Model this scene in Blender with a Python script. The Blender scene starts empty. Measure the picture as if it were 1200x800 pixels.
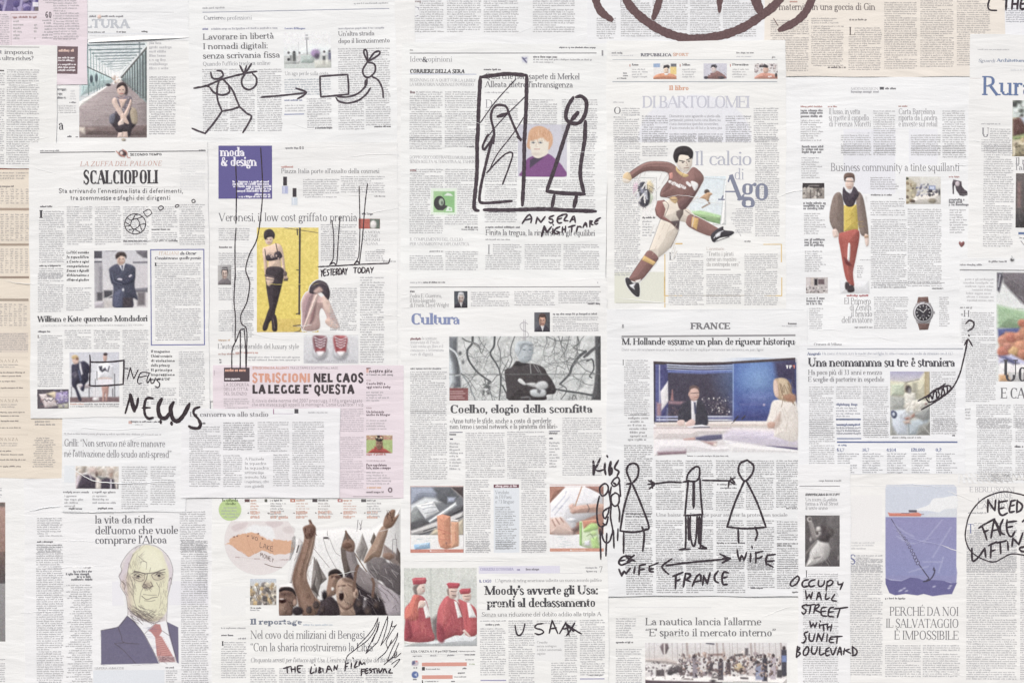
import bpy, math, random
import numpy as np
rnd = random.Random(7)
nrs = np.random.RandomState(11)
C_ = bpy.context.scene.collection
SC = bpy.context.scene

# ---------------------------------------------------------------- camera, light, exposure
PX = 0.0015                       # metres per photo pixel: the wall area in view is 1.8 m x 1.2 m
W_, H_ = 1200, 800
cam = bpy.data.cameras.new("camera"); cam.sensor_width = 36.0; cam.lens = 80.0
cam.clip_start = 0.1; cam.clip_end = 200.0
camo = bpy.data.objects.new("camera", cam); C_.objects.link(camo)
camo.location = (0, -4.0, 0); camo.rotation_euler = (math.radians(90), 0, 0)
SC.camera = camo
SUN_EL, SUN_AZ = math.radians(50), math.radians(180 + 32)      # azimuth clockwise from +Y: front left of the wall
world = bpy.data.worlds.new("World"); SC.world = world; world.use_nodes = True
nt = world.node_tree
bg = nt.nodes["Background"]; bg.inputs[1].default_value = 0.10
sky = nt.nodes.new("ShaderNodeTexSky"); sky.sky_type = 'NISHITA'; sky.sun_disc = False
sky.sun_elevation = SUN_EL; sky.sun_rotation = SUN_AZ
sky.air_density = 1.0; sky.dust_density = 5.0; sky.ozone_density = 1.0
nt.links.new(sky.outputs[0], bg.inputs[0])
sun = bpy.data.lights.new("sun", 'SUN'); sun.energy = 1.5; sun.angle = math.radians(12); sun.color = (1.0, 0.97, 0.93)
suno = bpy.data.objects.new("sun", sun); C_.objects.link(suno)
suno.rotation_euler = (math.radians(90) - SUN_EL, 0, math.pi - SUN_AZ + math.pi * 0)
from mathutils import Vector
_d = Vector((math.sin(SUN_AZ) * math.cos(SUN_EL), math.cos(SUN_AZ) * math.cos(SUN_EL), math.sin(SUN_EL)))
suno.rotation_euler = (-_d).to_track_quat('-Z', 'Y').to_euler()
suno.location = (-1.5, -3, 3)
SC.view_settings.view_transform = 'Standard'; SC.view_settings.look = 'None'
SC.view_settings.exposure = 0.79; SC.view_settings.gamma = 1.0
KL = np.array([1.175, 1.13, 1.10])       # display value of a white surface under this light (linear r, g, b)

# ---------------------------------------------------------------- colour and materials
def lin(c):
    c = np.asarray(c, float) / 255.0
    return np.where(c <= 0.04045, c / 12.92, ((c + 0.055) / 1.055) ** 2.4)
def alb(c):
    return np.clip(lin(c) / KL, 0.004, 0.86)
def tone(c, lift=0.06, sat=0.76):
    """printed colours as newsprint takes them: thinner and greyer"""
    c = np.asarray(c, float); l = c @ np.array([.3, .59, .11]); c = l[..., None] + (c - l[..., None]) * sat if c.ndim > 1 else l + (c - l) * sat
    return c + lift * (238 - c)
_mats = {}
def ink(c, rough=0.8, var=0.10, sc=900.0, kind='ink'):
    key = (tuple(round(float(v)) for v in c), rough, var, sc)
    if key in _mats: return _mats[key]
    m = bpy.data.materials.new(kind); m.use_nodes = True
    n = m.node_tree; p = n.nodes["Principled BSDF"]
    p.inputs["Roughness"].default_value = rough; p.inputs["Specular IOR Level"].default_value = 0.04
    a = alb(c)
    tc = n.nodes.new("ShaderNodeTexCoord"); no = n.nodes.new("ShaderNodeTexNoise")
    no.inputs["Scale"].default_value = sc; no.inputs["Detail"].default_value = 2.0
    n.links.new(tc.outputs["Object"], no.inputs["Vector"])
    r = n.nodes.new("ShaderNodeValToRGB")
    lo = np.clip(a * (1 - var), 0, 1); hi = np.clip(a * (1 + var) + 0.02 * var, 0, 0.9)
    r.color_ramp.elements[0].position = 0.3; r.color_ramp.elements[0].color = (*lo, 1)
    r.color_ramp.elements[1].position = 0.7; r.color_ramp.elements[1].color = (*hi, 1)
    n.links.new(no.outputs["Fac"], r.inputs["Fac"]); n.links.new(r.outputs["Color"], p.inputs["Base Color"])
    _mats[key] = m; return m
def paper(c):
    key = ('paper', tuple(c))
    if key in _mats: return _mats[key]
    m = bpy.data.materials.new('newsprint'); m.use_nodes = True
    n = m.node_tree; p = n.nodes["Principled BSDF"]
    p.inputs["Roughness"].default_value = 0.75; p.inputs["Specular IOR Level"].default_value = 0.04
    a = alb(c)
    tc = n.nodes.new("ShaderNodeTexCoord")
    n1 = n.nodes.new("ShaderNodeTexNoise"); n1.inputs["Scale"].default_value = 9.0; n1.inputs["Detail"].default_value = 5.0
    n2 = n.nodes.new("ShaderNodeTexNoise"); n2.inputs["Scale"].default_value = 420.0; n2.inputs["Detail"].default_value = 3.0
    n.links.new(tc.outputs["Object"], n1.inputs["Vector"]); n.links.new(tc.outputs["Object"], n2.inputs["Vector"])
    mx = n.nodes.new("ShaderNodeMath"); mx.operation = 'MULTIPLY_ADD'; mx.inputs[1].default_value = 0.45
    n.links.new(n2.outputs["Fac"], mx.inputs[0]); n.links.new(n1.outputs["Fac"], mx.inputs[2])
    r = n.nodes.new("ShaderNodeValToRGB")
    r.color_ramp.elements[0].position = 0.45; r.color_ramp.elements[0].color = (*np.clip(a * np.array([.95, .952, .955]), 0, 1), 1)
    r.color_ramp.elements[1].position = 1.0; r.color_ramp.elements[1].color = (*np.clip(a * 1.03, 0, .9), 1)
    n.links.new(mx.outputs[0], r.inputs["Fac"]); n.links.new(r.outputs["Color"], p.inputs["Base Color"])
    # soft cockling plus thin, mostly level wrinkles left by the paste
    mp = n.nodes.new("ShaderNodeMapping"); mp.inputs["Scale"].default_value = (5.0, 5.0, 26.0)
    mp.inputs["Rotation"].default_value = (0, math.radians(9), 0)
    n.links.new(tc.outputs["Object"], mp.inputs["Vector"])
    n3 = n.nodes.new("ShaderNodeTexNoise"); n3.inputs["Scale"].default_value = 1.5; n3.inputs["Detail"].default_value = 6.0
    n3.inputs["Distortion"].default_value = 0.6
    n.links.new(mp.outputs[0], n3.inputs["Vector"])
    b1 = n.nodes.new("ShaderNodeBump"); b1.inputs["Strength"].default_value = 0.36; b1.inputs["Distance"].default_value = 0.004
    n.links.new(n3.outputs["Fac"], b1.inputs["Height"])
    b2 = n.nodes.new("ShaderNodeBump"); b2.inputs["Strength"].default_value = 0.25; b2.inputs["Distance"].default_value = 0.0006
    n.links.new(n2.outputs["Fac"], b2.inputs["Height"]); n.links.new(b1.outputs[0], b2.inputs["Normal"])
    n.links.new(b2.outputs[0], p.inputs["Normal"])
    _mats[key] = m; return m
def print_mat():
    if 'print' in _mats: return _mats['print']
    m = bpy.data.materials.new('colour_print'); m.use_nodes = True
    n = m.node_tree; p = n.nodes["Principled BSDF"]
    p.inputs["Roughness"].default_value = 0.7; p.inputs["Specular IOR Level"].default_value = 0.04
    at = n.nodes.new("ShaderNodeVertexColor"); at.layer_name = "print"
    tc = n.nodes.new("ShaderNodeTexCoord"); no = n.nodes.new("ShaderNodeTexNoise")
    no.inputs["Scale"].default_value = 520.0; no.inputs["Detail"].default_value = 2.0
    n.links.new(tc.outputs["Object"], no.inputs["Vector"])
    mr = n.nodes.new("ShaderNodeMapRange"); mr.inputs[1].default_value = 0.25; mr.inputs[2].default_value = 0.75
    mr.inputs[3].default_value = 0.94; mr.inputs[4].default_value = 1.06
    n.links.new(no.outputs["Fac"], mr.inputs[0])
    mu = n.nodes.new("ShaderNodeVectorMath"); mu.operation = 'SCALE'
    n.links.new(at.outputs["Color"], mu.inputs[0]); n.links.new(mr.outputs[0], mu.inputs["Scale"])
    n.links.new(mu.outputs[0], p.inputs["Base Color"])
    _mats['print'] = m; return m

# ---------------------------------------------------------------- geometry on the wall
_wv = []
for _ in range(16):
    lam = rnd.uniform(34, 150); th = rnd.gauss(math.pi / 2, 0.7)
    _wv.append((math.cos(th) * 2 * math.pi / lam, math.sin(th) * 2 * math.pi / lam, rnd.uniform(0, 6.3), 0.000055 * lam / 70))
def warp(x, y):
    s = 0.0
    for kx, ky, ph, a in _wv: s = s + a * np.sin(kx * x + ky * y + ph)
    return s
LV = 0.00024
def P3(x, y, h):
    x = np.asarray(x, float); y = np.asarray(y, float)
    return np.stack([(x - 600) * PX, -(h + warp(x, y)) + 0 * x, (400 - y) * PX], -1)
def mesh_obj(name, verts, faces, mat, parent=None, origin=(0, 0, 0), cols=None):
    """faces: (n,4) int array of quads or list of tuples"""
    me = bpy.data.meshes.new(name)
    verts = np.asarray(verts, np.float32) - np.asarray(origin, np.float32)
    if isinstance(faces, np.ndarray):
        nf, k = faces.shape
        me.vertices.add(len(verts)); me.vertices.foreach_set('co', verts.ravel())
        me.loops.add(nf * k); me.loops.foreach_set('vertex_index', faces.astype(np.int32).ravel())
        me.polygons.add(nf)
        me.polygons.foreach_set('loop_start', np.arange(0, nf * k, k, dtype=np.int32))
        me.polygons.foreach_set('loop_total', np.full(nf, k, np.int32))
        me.update(calc_edges=True)
    else:
        me.from_pydata([tuple(v) for v in verts], [], faces); me.update()
    if cols is not None:
        ca = me.color_attributes.new("print", 'FLOAT_COLOR', 'POINT')
        ca.data.foreach_set('color', np.concatenate([cols, np.ones((len(cols), 1))], 1).astype(np.float32).ravel())
    me.materials.append(mat)
    o = bpy.data.objects.new(name, me); C_.objects.link(o)
    if parent is not None: o.parent = parent
    else: o.location = origin
    return o
def tag(o, label, cat, group=None):
    o['label'] = label; o['category'] = cat
    if group: o['group'] = group

PAGES = []
cur = None
class Page: pass
def page(label, x0, y0, x1, y1, lvl, col=(240, 239, 237), rot=0.0, group='newspaper pages pasted over the wall', cat='newspaper page'):
    global cur
    pg = Page(); pg.lvl = lvl; pg.rot = rot; pg.box = (x0, y0, x1, y1); pg.col = col; pg.pics = []
    h = lvl * LV
    nx = max(2, int((x1 - x0) / 6)); ny = max(2, int((y1 - y0) / 6))
    gx, gy = np.meshgrid(np.linspace(x0, x1, nx + 1), np.linspace(y0, y1, ny + 1))
    # cut edges wander a little
    e = 0.45
    def wob(t, s): return e * (np.sin(t * 0.031 + s) + 0.6 * np.sin(t * 0.083 + 2 * s))
    s = (x0 * 0.7 + y0 * 1.3) % 6.28
    wx0, wx1, wy0, wy1 = wob(gy, s), wob(gy, s + 2), wob(gx, s + 1), wob(gx, s + 4)
    fx = (gx - x0) / (x1 - x0); fy = (gy - y0) / (y1 - y0)
    gx2 = gx + wx0 * (1 - fx) + wx1 * fx; gy2 = gy + wy0 * (1 - fy) + wy1 * fy
    cx, cy = (x0 + x1) / 2, (y0 + y1) / 2
    a = -math.radians(rot); ca, sa = math.cos(a), math.sin(a)
    rx = cx + (gx2 - cx) * ca - (gy2 - cy) * sa; ry = cy + (gx2 - cx) * sa + (gy2 - cy) * ca
    v = P3(rx, ry, h).reshape(-1, 3)
    I = np.arange((nx + 1) * (ny + 1)).reshape(ny + 1, nx + 1)
    f = np.stack([I[:-1, :-1], I[1:, :-1], I[1:, 1:], I[:-1, 1:]], -1).reshape(-1, 4)
    ring = np.concatenate([I[0, :], I[1:, -1], I[-1, -2::-1], I[-2:0:-1, 0]])
    low = v[ring].copy(); low[:, 1] += LV * 0.8
    n0 = len(v); k = len(ring); j = np.arange(k); j2 = (j + 1) % k
    fs = np.stack([n0 + k + j, n0 + k + j2, n0 + j2, n0 + j], -1)
    v = np.concatenate([v, low, v[ring]]); f = np.concatenate([f, fs])
    pg.org = P3(cx, cy, h)
    pg.o = mesh_obj('newspaper_page', v, f, paper(col), None, pg.org)
    for p in pg.o.data.polygons: pass
    tag(pg.o, label, cat, group)
    PAGES.append(pg); cur = pg; return pg
def top_h(x, y):
    x = np.asarray(x, float); y = np.asarray(y, float)
    h = np.zeros(x.shape)
    for p in PAGES:
        x0, y0, x1, y1 = p.box
        cx, cy = (x0 + x1) / 2, (y0 + y1) / 2; a = math.radians(p.rot)
        u = cx + (x - cx) * math.cos(a) - (y - cy) * math.sin(a); w = cy + (x - cx) * math.sin(a) + (y - cy) * math.cos(a)
        m = (u >= x0 - 1) & (u <= x1 + 1) & (w >= y0 - 1) & (w <= y1 + 1)
        h = np.where(m, np.maximum(h, p.lvl * LV), h)
    return h

# zoom maps: coordinates below are read off enlarged views of the photograph (origin x, origin y, scale)
ZM = {}
for r, y in (('1', 0), ('2', 160), ('3', 320), ('4', 480), ('5', 633)):
    for c, x in (('a', 0), ('b', 230), ('c', 470), ('d', 700)):
        ZM[r + c] = (x, (500 if r + c == '4d' else y), 4.792)
for r, y in (('1', 0), ('2', 170), ('3', 330), ('4', 490), ('5', 620)): ZM[r + 'e'] = (930, y, 4.4444)
ZM.update(A1=(88, 40, 6.155), A2=(725, 165, 4.211), A3=(295, 260, 5.926), A4=(520, 385, 6.316), A5=(760, 415, 6.4),
          A6=(320, 590, 5.926), A7=(470, 660, 5.714), A8=(110, 630, 5.161), B1=(960, 195, 5.161), B2=(1030, 565, 5.714),
          B3=(1035, 430, 9.41), B4=(750, 745, 6.667), B5=(935, 580, 8.889), B6=(100, 285, 9.412), B7=(40, 405, 10.0),
          B8=(1120, 300, 4.444), C1=(475, 560, 8.421), C2=(640, 560, 8.421), C3=(250, 585, 6.154), C4=(1120, 40, 5.714),
          C5=(1120, 170, 5.333), C6=(330, 380, 13.33), C7=(750, 65, 7.059), C8=(600, 130, 5.714), D1=(690, 0, 4.444),
          D2=(0, 180, 5.333), D3=(0, 330, 3.333), D4=(1040, 200, 8.889), D5=(325, 40, 17.78), D6=(70, 535, 10.91),
          D7=(690, 530, 5.714), D8=(1100, 550, 6.154))
ZM['0'] = (0, 0, 1.0)
zm = ZM['0']
def Z(k):
    global zm
    zm = ZM[k]
def zx(x): return zm[0] + np.asarray(x, float) / zm[2]
def zy(y): return zm[1] + np.asarray(y, float) / zm[2]
def zs(v): return v / zm[2]
def rotp(x, y, cx, cy, deg):
    a = -math.radians(deg); ca, sa = math.cos(a), math.sin(a)
    return cx + (x - cx) * ca - (y - cy) * sa, cy + (x - cx) * sa + (y - cy) * ca

INK = (74, 71, 76); GREY = (112, 110, 115); BODY = (140, 138, 143); RED = (176, 92, 84); BLUE = (92, 100, 158); WHITE = (238, 236, 240)
TXT = 0.00014; BLK = 0.00007; PHO = 0.00005
def quads_obj(name, X, Y, h, mat, rot=None, cxy=None):
    """X, Y: (n,4) arrays of photo px"""
    r = cur.rot if rot is None else rot
    cx, cy = cxy if cxy else ((X.min() + X.max()) / 2, (Y.min() + Y.max()) / 2)
    if r: X, Y = rotp(X, Y, cx, cy, r)
    v = P3(X, Y, cur.lvl * LV + np.asarray(h)).reshape(-1, 3)
    return mesh_obj(name, v, np.arange(len(v)).reshape(-1, 4), mat, cur.o, cur.org)

# ---------------------------------------------------------------- body type: rows of letter-sized marks
LW = 1.06
def line_marks(xs, xe, yb, xh, lw, out, bold=0):
    x = xs
    while x < xe - lw * 1.5:
        n = int(rnd.choice((1, 2, 2, 3, 4, 5, 5, 6, 7, 8, 9, 10)))
        for _ in range(n):
            if x > xe: break
            w = lw * rnd.choice((0.6, 0.9, 1, 1, 1.05, 1.3)); f = rnd.random()
            y0 = yb - xh * (1.4 if f < 0.24 else 1.0); y1 = yb + (xh * 0.42 if f > 0.9 else 0)
            g = 0.16 - 0.08 * bold
            if rnd.random() < 0.22:      # open letters: two stems
                s = w * (0.26 + 0.1 * bold); out.append((x, y0, x + s, y1)); out.append((x + w * (1 - g) - s, yb - xh, x + w * (1 - g), yb))
                out.append((x + s, yb - xh, x + w * (1 - g) - s, yb - xh * 0.72))
            else: out.append((x, y0, x + w * (1 - g), y1))
            x += w
        x += lw * rnd.uniform(0.55, 0.95)
def marks_obj(name, q, c, rot=None):
    q = np.array(q)
    X = np.stack([q[:, 0], q[:, 0], q[:, 2], q[:, 2]], 1); Y = np.stack([q[:, 1], q[:, 3], q[:, 3], q[:, 1]], 1)
    return quads_obj(name, X, Y, TXT, ink(c), rot)
def C(x0, y0, x1, y1, al='j', p=2.55, c=BODY, bold=0, name='text_column', para=9, skip=None):
    """a column of body type; skip: (x0,y0,x1,y1) hole in the same coordinates"""
    x0, x1 = sorted((float(zx(x0)), float(zx(x1)))); y0 = float(zy(y0)); y1 = float(zy(y1))
    if skip: sk = (float(zx(skip[0])), float(zy(skip[1])), float(zx(skip[2])), float(zy(skip[3])))
    out = []; y = y0 + p * 0.75; k = rnd.randint(2, para)
    ind = 0
    while y <= y1 + 0.2:
        xs, xe = x0 + ind, x1; ind = 0
        if skip and sk[1] - 0.5 < y < sk[3] + 1.5:
            if sk[0] <= x0 + 1: xs = sk[2]
            else: xe = sk[0]
        k -= 1
        if al == 'j':
            if k <= 0: xe = xs + (xe - xs) * rnd.uniform(0.4, 0.98); k = rnd.randint(7, para + 12); ind = 2.2
        else:
            d = (x1 - x0) * rnd.uniform(0, 0.38)
            if al == 'l': xe -= d
            elif al == 'r': xs += d
            else: xs += d / 2; xe -= d / 2
        if xe - xs > 2: line_marks(xs, xe, y, p * 0.42, LW * p / 2.55, out, bold)
        y += p
    if out: return marks_obj(name, out, tone(c, 0.48 - 0.14 * bold))
def TL(x0, yb, x1, h, c=GREY, bold=0, name='small_print'):
    """one line of type too small to read"""
    out = []; xh = zs(h) * 0.8
    line_marks(float(zx(x0)), float(zx(x1)), float(zy(yb)), xh, max(0.62, xh * 0.8), out, bold)
    if out: return marks_obj(name, out, tone(c, 0.34))
def R(x0, y0, x1, y1, c=INK, name=None, h=BLK, rot=None):
    X0, X1, Y0, Y1 = float(zx(x0)), float(zx(x1)), float(zy(y0)), float(zy(y1))
    n = max(1, int((X1 - X0) / 5)); m = max(1, int((Y1 - Y0) / 5))
    gx = np.linspace(X0, X1, n + 1); gy = np.linspace(Y0, Y1, m + 1)
    a, b = np.meshgrid(gx[:-1], gy[:-1]); a2, b2 = np.meshgrid(gx[1:], gy[1:])
    a, b, a2, b2 = a.ravel(), b.ravel(), a2.ravel(), b2.ravel()
    return quads_obj(name or ('rule' if Y1 - Y0 < 4 or X1 - X0 < 3 else 'colour_panel'), np.stack([a, a, a2, a2], 1), np.stack([b, b2, b2, b], 1), PHO * 0.35 if name == 'show_through_print' else h, ink(tone(c), var=0.06), rot)
def FR(x0, y0, x1, y1, w, c):
    X0, X1, Y0, Y1, t = float(zx(x0)), float(zx(x1)), float(zy(y0)), float(zy(y1)), zs(w)
    Q = []
    def seg(a0, b0, a1, b1):
        n = max(1, int(max(a1 - a0, b1 - b0) / 5))
        for i in range(n):
            if a1 - a0 > b1 - b0: Q.append((a0 + (a1 - a0) * i / n, b0, a0 + (a1 - a0) * (i + 1) / n, b1))
            else: Q.append((a0, b0 + (b1 - b0) * i / n, a1, b0 + (b1 - b0) * (i + 1) / n))
    seg(X0, Y0, X1, Y0 + t); seg(X0, Y1 - t, X1, Y1); seg(X0, Y0 + t, X0 + t, Y1 - t); seg(X1 - t, Y0 + t, X1, Y1 - t)
    q = np.array(Q)
    return quads_obj('box_frame', np.stack([q[:, 0], q[:, 0], q[:, 2], q[:, 2]], 1), np.stack([q[:, 1], q[:, 3], q[:, 3], q[:, 1]], 1), BLK, ink(tone(c)))

# ---------------------------------------------------------------- display type: a small serif face drawn with a contrast pen
# units: capital height 100, x-height 66. I/J/V stems, v/h hairlines, D/d thick and thin diagonals, A arcs, S/L/T serifs, o balls, Z swelling curve
GL = {
'A': (96, 'd 10 0 46 100;D 46 100 84 0;h 24 66 34;S 10 0;S 84 0'), 'B': (78, 'I 16 0 100;A 34 75 28 25 -90 90;h 16 36 100;h 16 40 51;A 36 26 33 26 -90 90;h 16 38 0'),
'C': (86, 'A 50 50 40 51 48 310;v 78 68 98'), 'D': (92, 'I 16 0 100;A 34 50 48 50 -90 90;h 16 36 100;h 16 36 0'),
'E': (78, 'I 16 0 100;h 16 68 100;h 16 54 52;h 16 72 0;v 68 78 100;v 71 0 24;v 54 42 62'), 'F': (74, 'I 16 0 100;h 16 68 100;h 16 54 50;v 68 78 100;v 54 40 60'),
'G': (94, 'A 50 50 40 51 48 300;V 76 4 42;S 76 42;v 78 70 98'), 'H': (100, 'I 18 0 100;I 82 0 100;h 18 82 52'), 'I': (40, 'I 20 0 100'),
'J': (54, 'V 34 14 100;S 34 100;A 20 14 14 14 180 360;o 8 16 7'), 'K': (94, 'I 16 0 100;d 24 40 70 100;D 40 58 80 0;S 72 100;S 82 0'),
'L': (76, 'I 16 0 100;h 16 70 0;v 70 0 28'), 'M': (116, 'v 16 0 100;D 16 100 58 2;d 58 2 98 100;V 98 0 100;S 16 0;S 98 0;S 12 100;S 102 100'),
'N': (100, 'v 16 0 100;D 16 100 82 0;v 82 0 100;S 16 0;S 82 100;S 12 100'), 'O': (98, 'A 49 50 40 51 0 360'),
'P': (76, 'I 16 0 100;A 34 73 32 27 -90 90;h 16 36 100;h 16 36 46'), 'Q': (98, 'A 49 50 40 51 0 360;D 46 14 80 -20'),
'R': (90, 'I 16 0 100;A 34 74 30 26 -90 90;h 16 36 100;h 16 40 48;D 44 48 78 0;S 82 0'),
'S': (70, 'Z 60 78 50 96 30 98 14 80 24 60 46 46 60 26 46 3 26 2 10 24;v 61 74 98;v 9 2 26'), 'T': (86, 'V 43 0 100;S 43 0;h 6 80 100;v 6 74 100;v 80 74 100'),
'U': (98, 'V 18 28 100;S 18 100;A 49 30 31 30 180 360;v 80 30 100;S 80 100'), 'V': (92, 'D 12 100 46 0;d 46 0 80 100;S 12 100;S 80 100'),
'W': (130, 'D 10 100 38 0;d 38 0 64 100;D 64 100 92 0;d 92 0 118 100;S 10 100;S 64 100;S 118 100'), 'X': (92, 'D 14 100 78 0;d 14 0 76 100;S 14 100;S 76 100;S 14 0;S 78 0'),
'Y': (88, 'D 10 100 44 46;d 44 46 78 100;V 44 0 46;S 44 0;S 10 100;S 78 100'), 'Z': (80, 'h 12 72 100;D 70 100 10 0;h 10 74 0;v 12 78 100;v 74 0 24'),
'a': (62, 'V 44 8 48;A 28 47 16 19 0 160;o 13 50 6;A 28 19 19 19 90 270;h 28 44 37;h 28 40 1;h 44 56 1'), 'b': (65, 'V 15 2 104;L 15 104;A 33 33 25 33 -140 140'),
'c': (56, 'A 32 33 24 33 50 315;o 49 50 6'), 'd': (74, 'V 55 0 104;L 55 104;A 34 33 25 33 35 325;T 55 0'), 'e': (58, 'A 32 33 24 33 0 318;h 10 54 36'),
'f': (44, 'V 18 0 84;A 33 84 15 20 60 180;o 40 98 6;S 18 0;h 4 36 66'), 'g': (62, 'A 27 44 20 22 0 360;A 30 -12 25 17 0 360;Z 14 24 8 14 14 6 40 6 52 -4;d 42 58 54 64;o 55 62 6'),
'h': (76, 'V 16 0 104;L 16 104;S 16 0;A 38 44 20 22 0 150;V 58 0 46;S 58 0'), 'i': (34, 'V 17 0 66;L 17 66;S 17 0;o 17 90 9'), 'j': (34, 'V 17 -14 66;L 17 66;A 6 -14 11 14 200 360;o 17 90 9'),
'k': (74, 'V 16 0 104;L 16 104;S 16 0;d 20 28 52 66;D 32 38 60 0;S 54 66;S 60 0'), 'l': (34, 'V 17 0 104;L 17 104;S 17 0'),
'm': (112, 'V 16 0 66;L 16 66;S 16 0;A 36 44 20 22 0 150;V 56 0 46;S 56 0;A 76 44 20 22 0 150;V 96 0 46;S 96 0'), 'n': (76, 'V 16 0 66;L 16 66;S 16 0;A 38 44 20 22 0 150;V 58 0 46;S 58 0'),
'o': (64, 'A 32 33 24 33 0 360'), 'p': (65, 'V 16 -30 66;L 16 66;S 16 -30;A 34 33 25 33 -140 140'), 'q': (72, 'V 56 -30 66;S 56 -30;A 34 33 25 33 35 325'),
'r': (50, 'V 16 0 66;L 16 66;S 16 0;A 36 44 20 22 70 180;o 43 59 7'), 's': (50, 'Z 41 50 30 65 18 65 9 52 18 39 32 28 41 15 28 1 14 1 7 17'),
't': (44, 'V 18 12 86;h 4 36 66;A 30 13 12 13 180 310'), 'u': (76, 'V 16 16 66;L 16 66;A 36 20 20 20 180 330;V 57 0 66;L 57 66;T 57 0'), 'v': (64, 'D 10 66 32 0;d 32 0 54 66;S 10 66;S 54 66'),
'w': (94, 'D 10 66 29 0;d 29 0 47 66;D 47 66 66 0;d 66 0 84 66;S 10 66;S 47 66;S 84 66'), 'x': (66, 'D 11 66 54 0;d 11 0 53 66;S 11 66;S 53 66;S 11 0;S 54 0'),
'y': (64, 'D 10 66 32 0;d 54 66 20 -28;o 16 -24 7;S 10 66;S 54 66'), 'z': (58, 'h 10 48 66;D 47 66 9 0;h 9 50 0;v 10 52 66;v 50 0 16'),
'0': (62, 'A 31 50 24 51 0 360'), '1': (46, 'V 24 0 100;S 24 0;d 8 84 24 100'), '2': (62, 'Z 10 74 16 94 34 98 50 82 44 58 24 30 8 4;h 8 54 0;v 54 0 20'),
'3': (62, 'A 28 75 20 25 -90 130;A 29 26 24 26 -140 90;h 20 32 51'), '4': (66, 'd 44 100 6 30;h 6 62 30;V 44 0 100;S 44 0'), '5': (62, 'v 12 52 98;h 12 52 98;A 28 30 25 31 -140 120'),
'6': (62, 'A 32 31 23 31 0 360;Z 50 90 34 98 16 76 9 34'), '7': (60, 'h 8 54 100;d 54 100 22 0;v 8 78 100'), '8': (64, 'A 32 75 20 25 0 360;A 32 26 24 26 0 360'), '9': (62, 'A 30 69 23 31 0 360;Z 12 10 28 2 46 24 53 66'),
'.': (26, 'o 13 8 9'), ',': (26, 'o 13 8 9;d 18 8 8 -16'), ':': (28, 'o 14 8 9;o 14 56 9'), "'": (22, 'D 12 104 9 74'), '\u2019': (24, 'o 12 96 9;d 18 96 8 72'), '`': (30, 'D 8 96 22 76'),
'\u201c': (46, 'o 12 78 8;d 8 78 16 100;o 32 78 8;d 28 78 36 100'), '\u201d': (46, 'o 14 96 8;d 20 96 10 74;o 34 96 8;d 40 96 30 74'), '-': (36, 'h 6 30 34;h 6 30 38'),
'?': (54, 'Z 8 76 14 96 30 98 44 80 34 56 26 40 26 26;o 26 8 9'), '!': (30, 'D 14 104 14 30;o 14 8 9'), '&': (92, 'A 36 26 28 26 60 330;A 38 76 18 22 -40 250;D 24 62 76 0;d 60 26 78 56;h 66 86 56'),
'\u00ab': (52, 'd 24 52 8 34;d 8 34 24 16;d 42 52 26 34;d 26 34 42 16'), '\u00bb': (52, 'd 10 52 26 34;d 26 34 10 16;d 28 52 44 34;d 44 34 28 16'),
'(': (34, 'A 40 40 30 66 120 240'), ')': (34, 'A -6 40 30 66 -60 60'), '/': (40, 'd 4 0 36 100')}
for a, b, dx in (('\u00e8', 'e', 20), ('\u00e0', 'a', 16), ('\u00f9', 'u', 24), ('\u00f2', 'o', 20), ('\u00ec', 'i', 6)):
    GL[a] = (GL[b][0], GL[b][1].replace(';o 17 90 9', '') + ';D %d 98 %d 76' % (dx, dx + 16))
GL['\u00e9'] = (GL['e'][0], GL['e'][1] + ';d 26 76 40 98'); GL['\u00c9'] = (GL['E'][0], GL['E'][1] + ';d 34 108 50 126'); GL['\u00c8'] = (GL['E'][0], GL['E'][1] + ';D 30 126 46 108')
ST = {'did': (15, 5.5, 7), 'light': (10.5, 4.5, 6), 'bold': (23, 8.5, 7), 'slab': (25, 14, 8), 'semi': (20, 10, 7), 'reg': (14, 7, 7), 'sans': (14, 12.5, 0), 'sansb': (23, 20, 0), 'black': (29, 24, 0), 'slim': (9, 8, 0)}
_gc = {}
def catm(pts, n=6, closed=False):
    p = np.asarray(pts, float)
    if len(p) < 3: return p
    if closed: q = np.concatenate([p[-1:], p, p[:2]])
    else: q = np.concatenate([2 * p[:1] - p[1:2], p, 2 * p[-1:] - p[-2:-1]])
    out = []
    t = np.linspace(0, 1, n, endpoint=False)[:, None]
    for i in range(1, len(q) - 2):
        a, b, c, d = q[i - 1], q[i], q[i + 1], q[i + 2]
        out.append(0.5 * (2 * b + (c - a) * t + (2 * a - 5 * b + 4 * c - d) * t * t + (3 * b - a - 3 * c + d) * t ** 3))
    out = np.concatenate(out)
    return out if closed else np.concatenate([out, p[-1:]])
def ribbon(pts, w):
    p = np.asarray(pts, float); d = np.gradient(p, axis=0); L = np.hypot(d[:, 0], d[:, 1]) + 1e-9
    nrm = np.stack([-d[:, 1] / L, d[:, 0] / L], 1) * (np.asarray(w).reshape(-1, 1) / 2)
    a, b = p + nrm, p - nrm
    return [np.array([a[i], b[i], b[i + 1], a[i + 1]]) for i in range(len(p) - 1)]
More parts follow.
